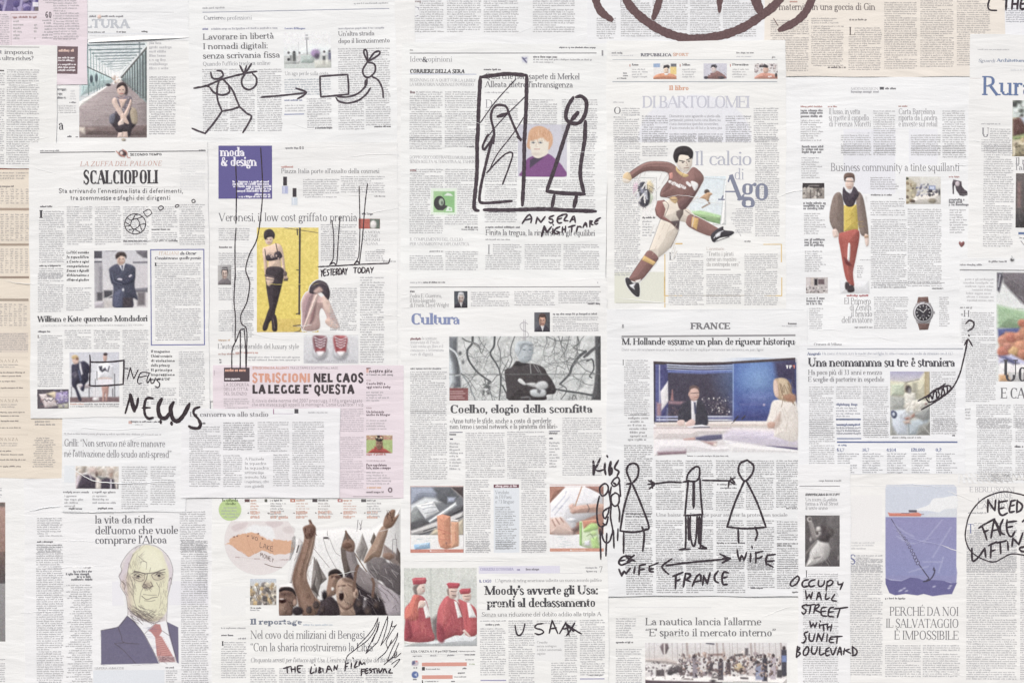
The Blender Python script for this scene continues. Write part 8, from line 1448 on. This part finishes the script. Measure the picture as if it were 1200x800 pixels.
drawing('curving drawn arrow from a scribbled cigar shape up to a question mark', [
    ('cigar', [('648,620 700,590 790,530', 1.6), ('688,604 735,562 800,540 818,556 782,592 712,626 690,610', 1.8), ('700,604 712,590 722,612 728,580 742,570 745,606 758,590 752,562 772,556 768,596 785,580 778,550 798,546 800,580 812,562', 1.9)]),
    ('arrow', [('665,665 740,622 815,566 860,490 885,400 905,305', 1.8), ('889,328 908,300 930,334', 1.8)]), ('question_mark', [('896,218 916,201 938,214 932,240 908,256', 2.0), ('911,278 913,281', 2.4)])], 1.8)
Z('5c'); drawing('handwritten letters USAAX with the last letter crossed out under the downgrade headline', [('lettering', ['640,475 648,518 664,532 684,510 695,466', '796,464 762,470 752,488 790,500 800,514 775,526 752,520', '832,518 848,446', '848,446 880,520', '838,494 872,488', '890,520 926,458', '926,458 944,532', '905,496 940,490', ('922,462 965,494 1012,522', 2.0), ('974,462 952,500 930,530', 2.2), ('930,470 968,506', 3.0)])], 1.9)
W7 = lambda *s: Q('H7', 1.8, *s)
drawing('handwritten caption THE LIBIAN FILM FESTIVAL with a drawn palm frond above', [
    ('caption_word', W7('90,525 95,582', '58,540 126,520', '130,525 135,572', '130,550 166,545', '166,525 168,572', '237,515 190,520 195,570 217,576', '190,545 216,540')), ('caption_word', W7('320,525 310,586 346,575', '365,535 362,576', '350,505 353,511', '395,530 390,580 412,570 392,556 413,540 393,530', '426,540 430,572', '460,576 480,515 512,566', '465,550 502,545', '530,556 535,515', '535,515 555,550', '555,550 566,508')),
    ('caption_word', W7('640,482 635,562', '640,500 666,490', '637,525 656,520', '695,490 692,536', '708,440 712,447', '746,475 720,530 752,520', '765,516 775,470 790,502 815,485 822,502')), ('caption_word', W7('790,545 787,606', '790,550 816,545', '788,570 811,565', '846,540 825,550 825,586 851,580', '825,565 846,560', '876,540 860,550 886,565 868,582', '905,545 910,582', '888,550 926,540', '935,545 937,582', '950,540 960,582 986,540', '990,582 1005,540 1026,582', '1062,545 1045,580 1078,582')),
    ('palm_frond', Q('H7', 0.95, '640,480 660,420 740,355 760,320 830,250 900,160 945,65', '945,65 930,140 890,220 830,290 740,355', '890,290 930,190 955,105', '955,105 940,180 905,240 830,400', '830,400 880,350 940,290 985,180 1035,50', '1035,50 1030,130 1000,240 970,325', '970,325 1040,220 1080,95', '1080,95 1075,150 1115,135', ('1118,128 1050,230 1020,300 1035,350', .9), '940,455 1020,380 1075,270', '1030,350 1100,265 1130,205', '1130,205 1120,260 1070,370 1030,470', '1030,470 1110,420 1120,380', '1000,505 1080,430 1140,300', '1070,500 1110,470 1150,455 1090,530', '1110,370 1100,440 1160,395'))], 2.0)
Z('C3'); drawing('thin pencil scribble reading like words across the orange map', [('scribble', hand('VO', 275, 280, 325, 28, .55, 300) + hand('LAKE', 335, 340, 435, 34, .6, 375) + hand('MONEY', 340, 408, 440, 32, .5, 458) + [(pp('370,462 430,482 495,490'), .7)])], .6, (128, 108, 100), 'pencil drawing', 'faint pencil drawings', name='pencil_drawing')
Z('3c'); drawing('faint pencil dollar sign above the grey man with folded arms', [('mark', ['688,262 690,378', '697,262 698,378', '712,285 690,275 668,290 680,318 708,330 714,352 690,366 666,356'])], .6, (176, 172, 178), 'pencil drawing', 'faint pencil drawings', name='pencil_drawing')
Z('A6'); drawing('faint pencil candle shapes between the flags of the crowd photo', [('mark', ['376,185 378,220', '352,250 352,232 384,232 384,250', '590,110 582,190', '600,130 612,170 598,175', '618,112 606,180', '832,245 828,345', '858,245 860,355', '832,245 858,245', '848,205 850,240'])], .6, (140, 134, 138), 'pencil drawing', 'faint pencil drawings', name='pencil_drawing')
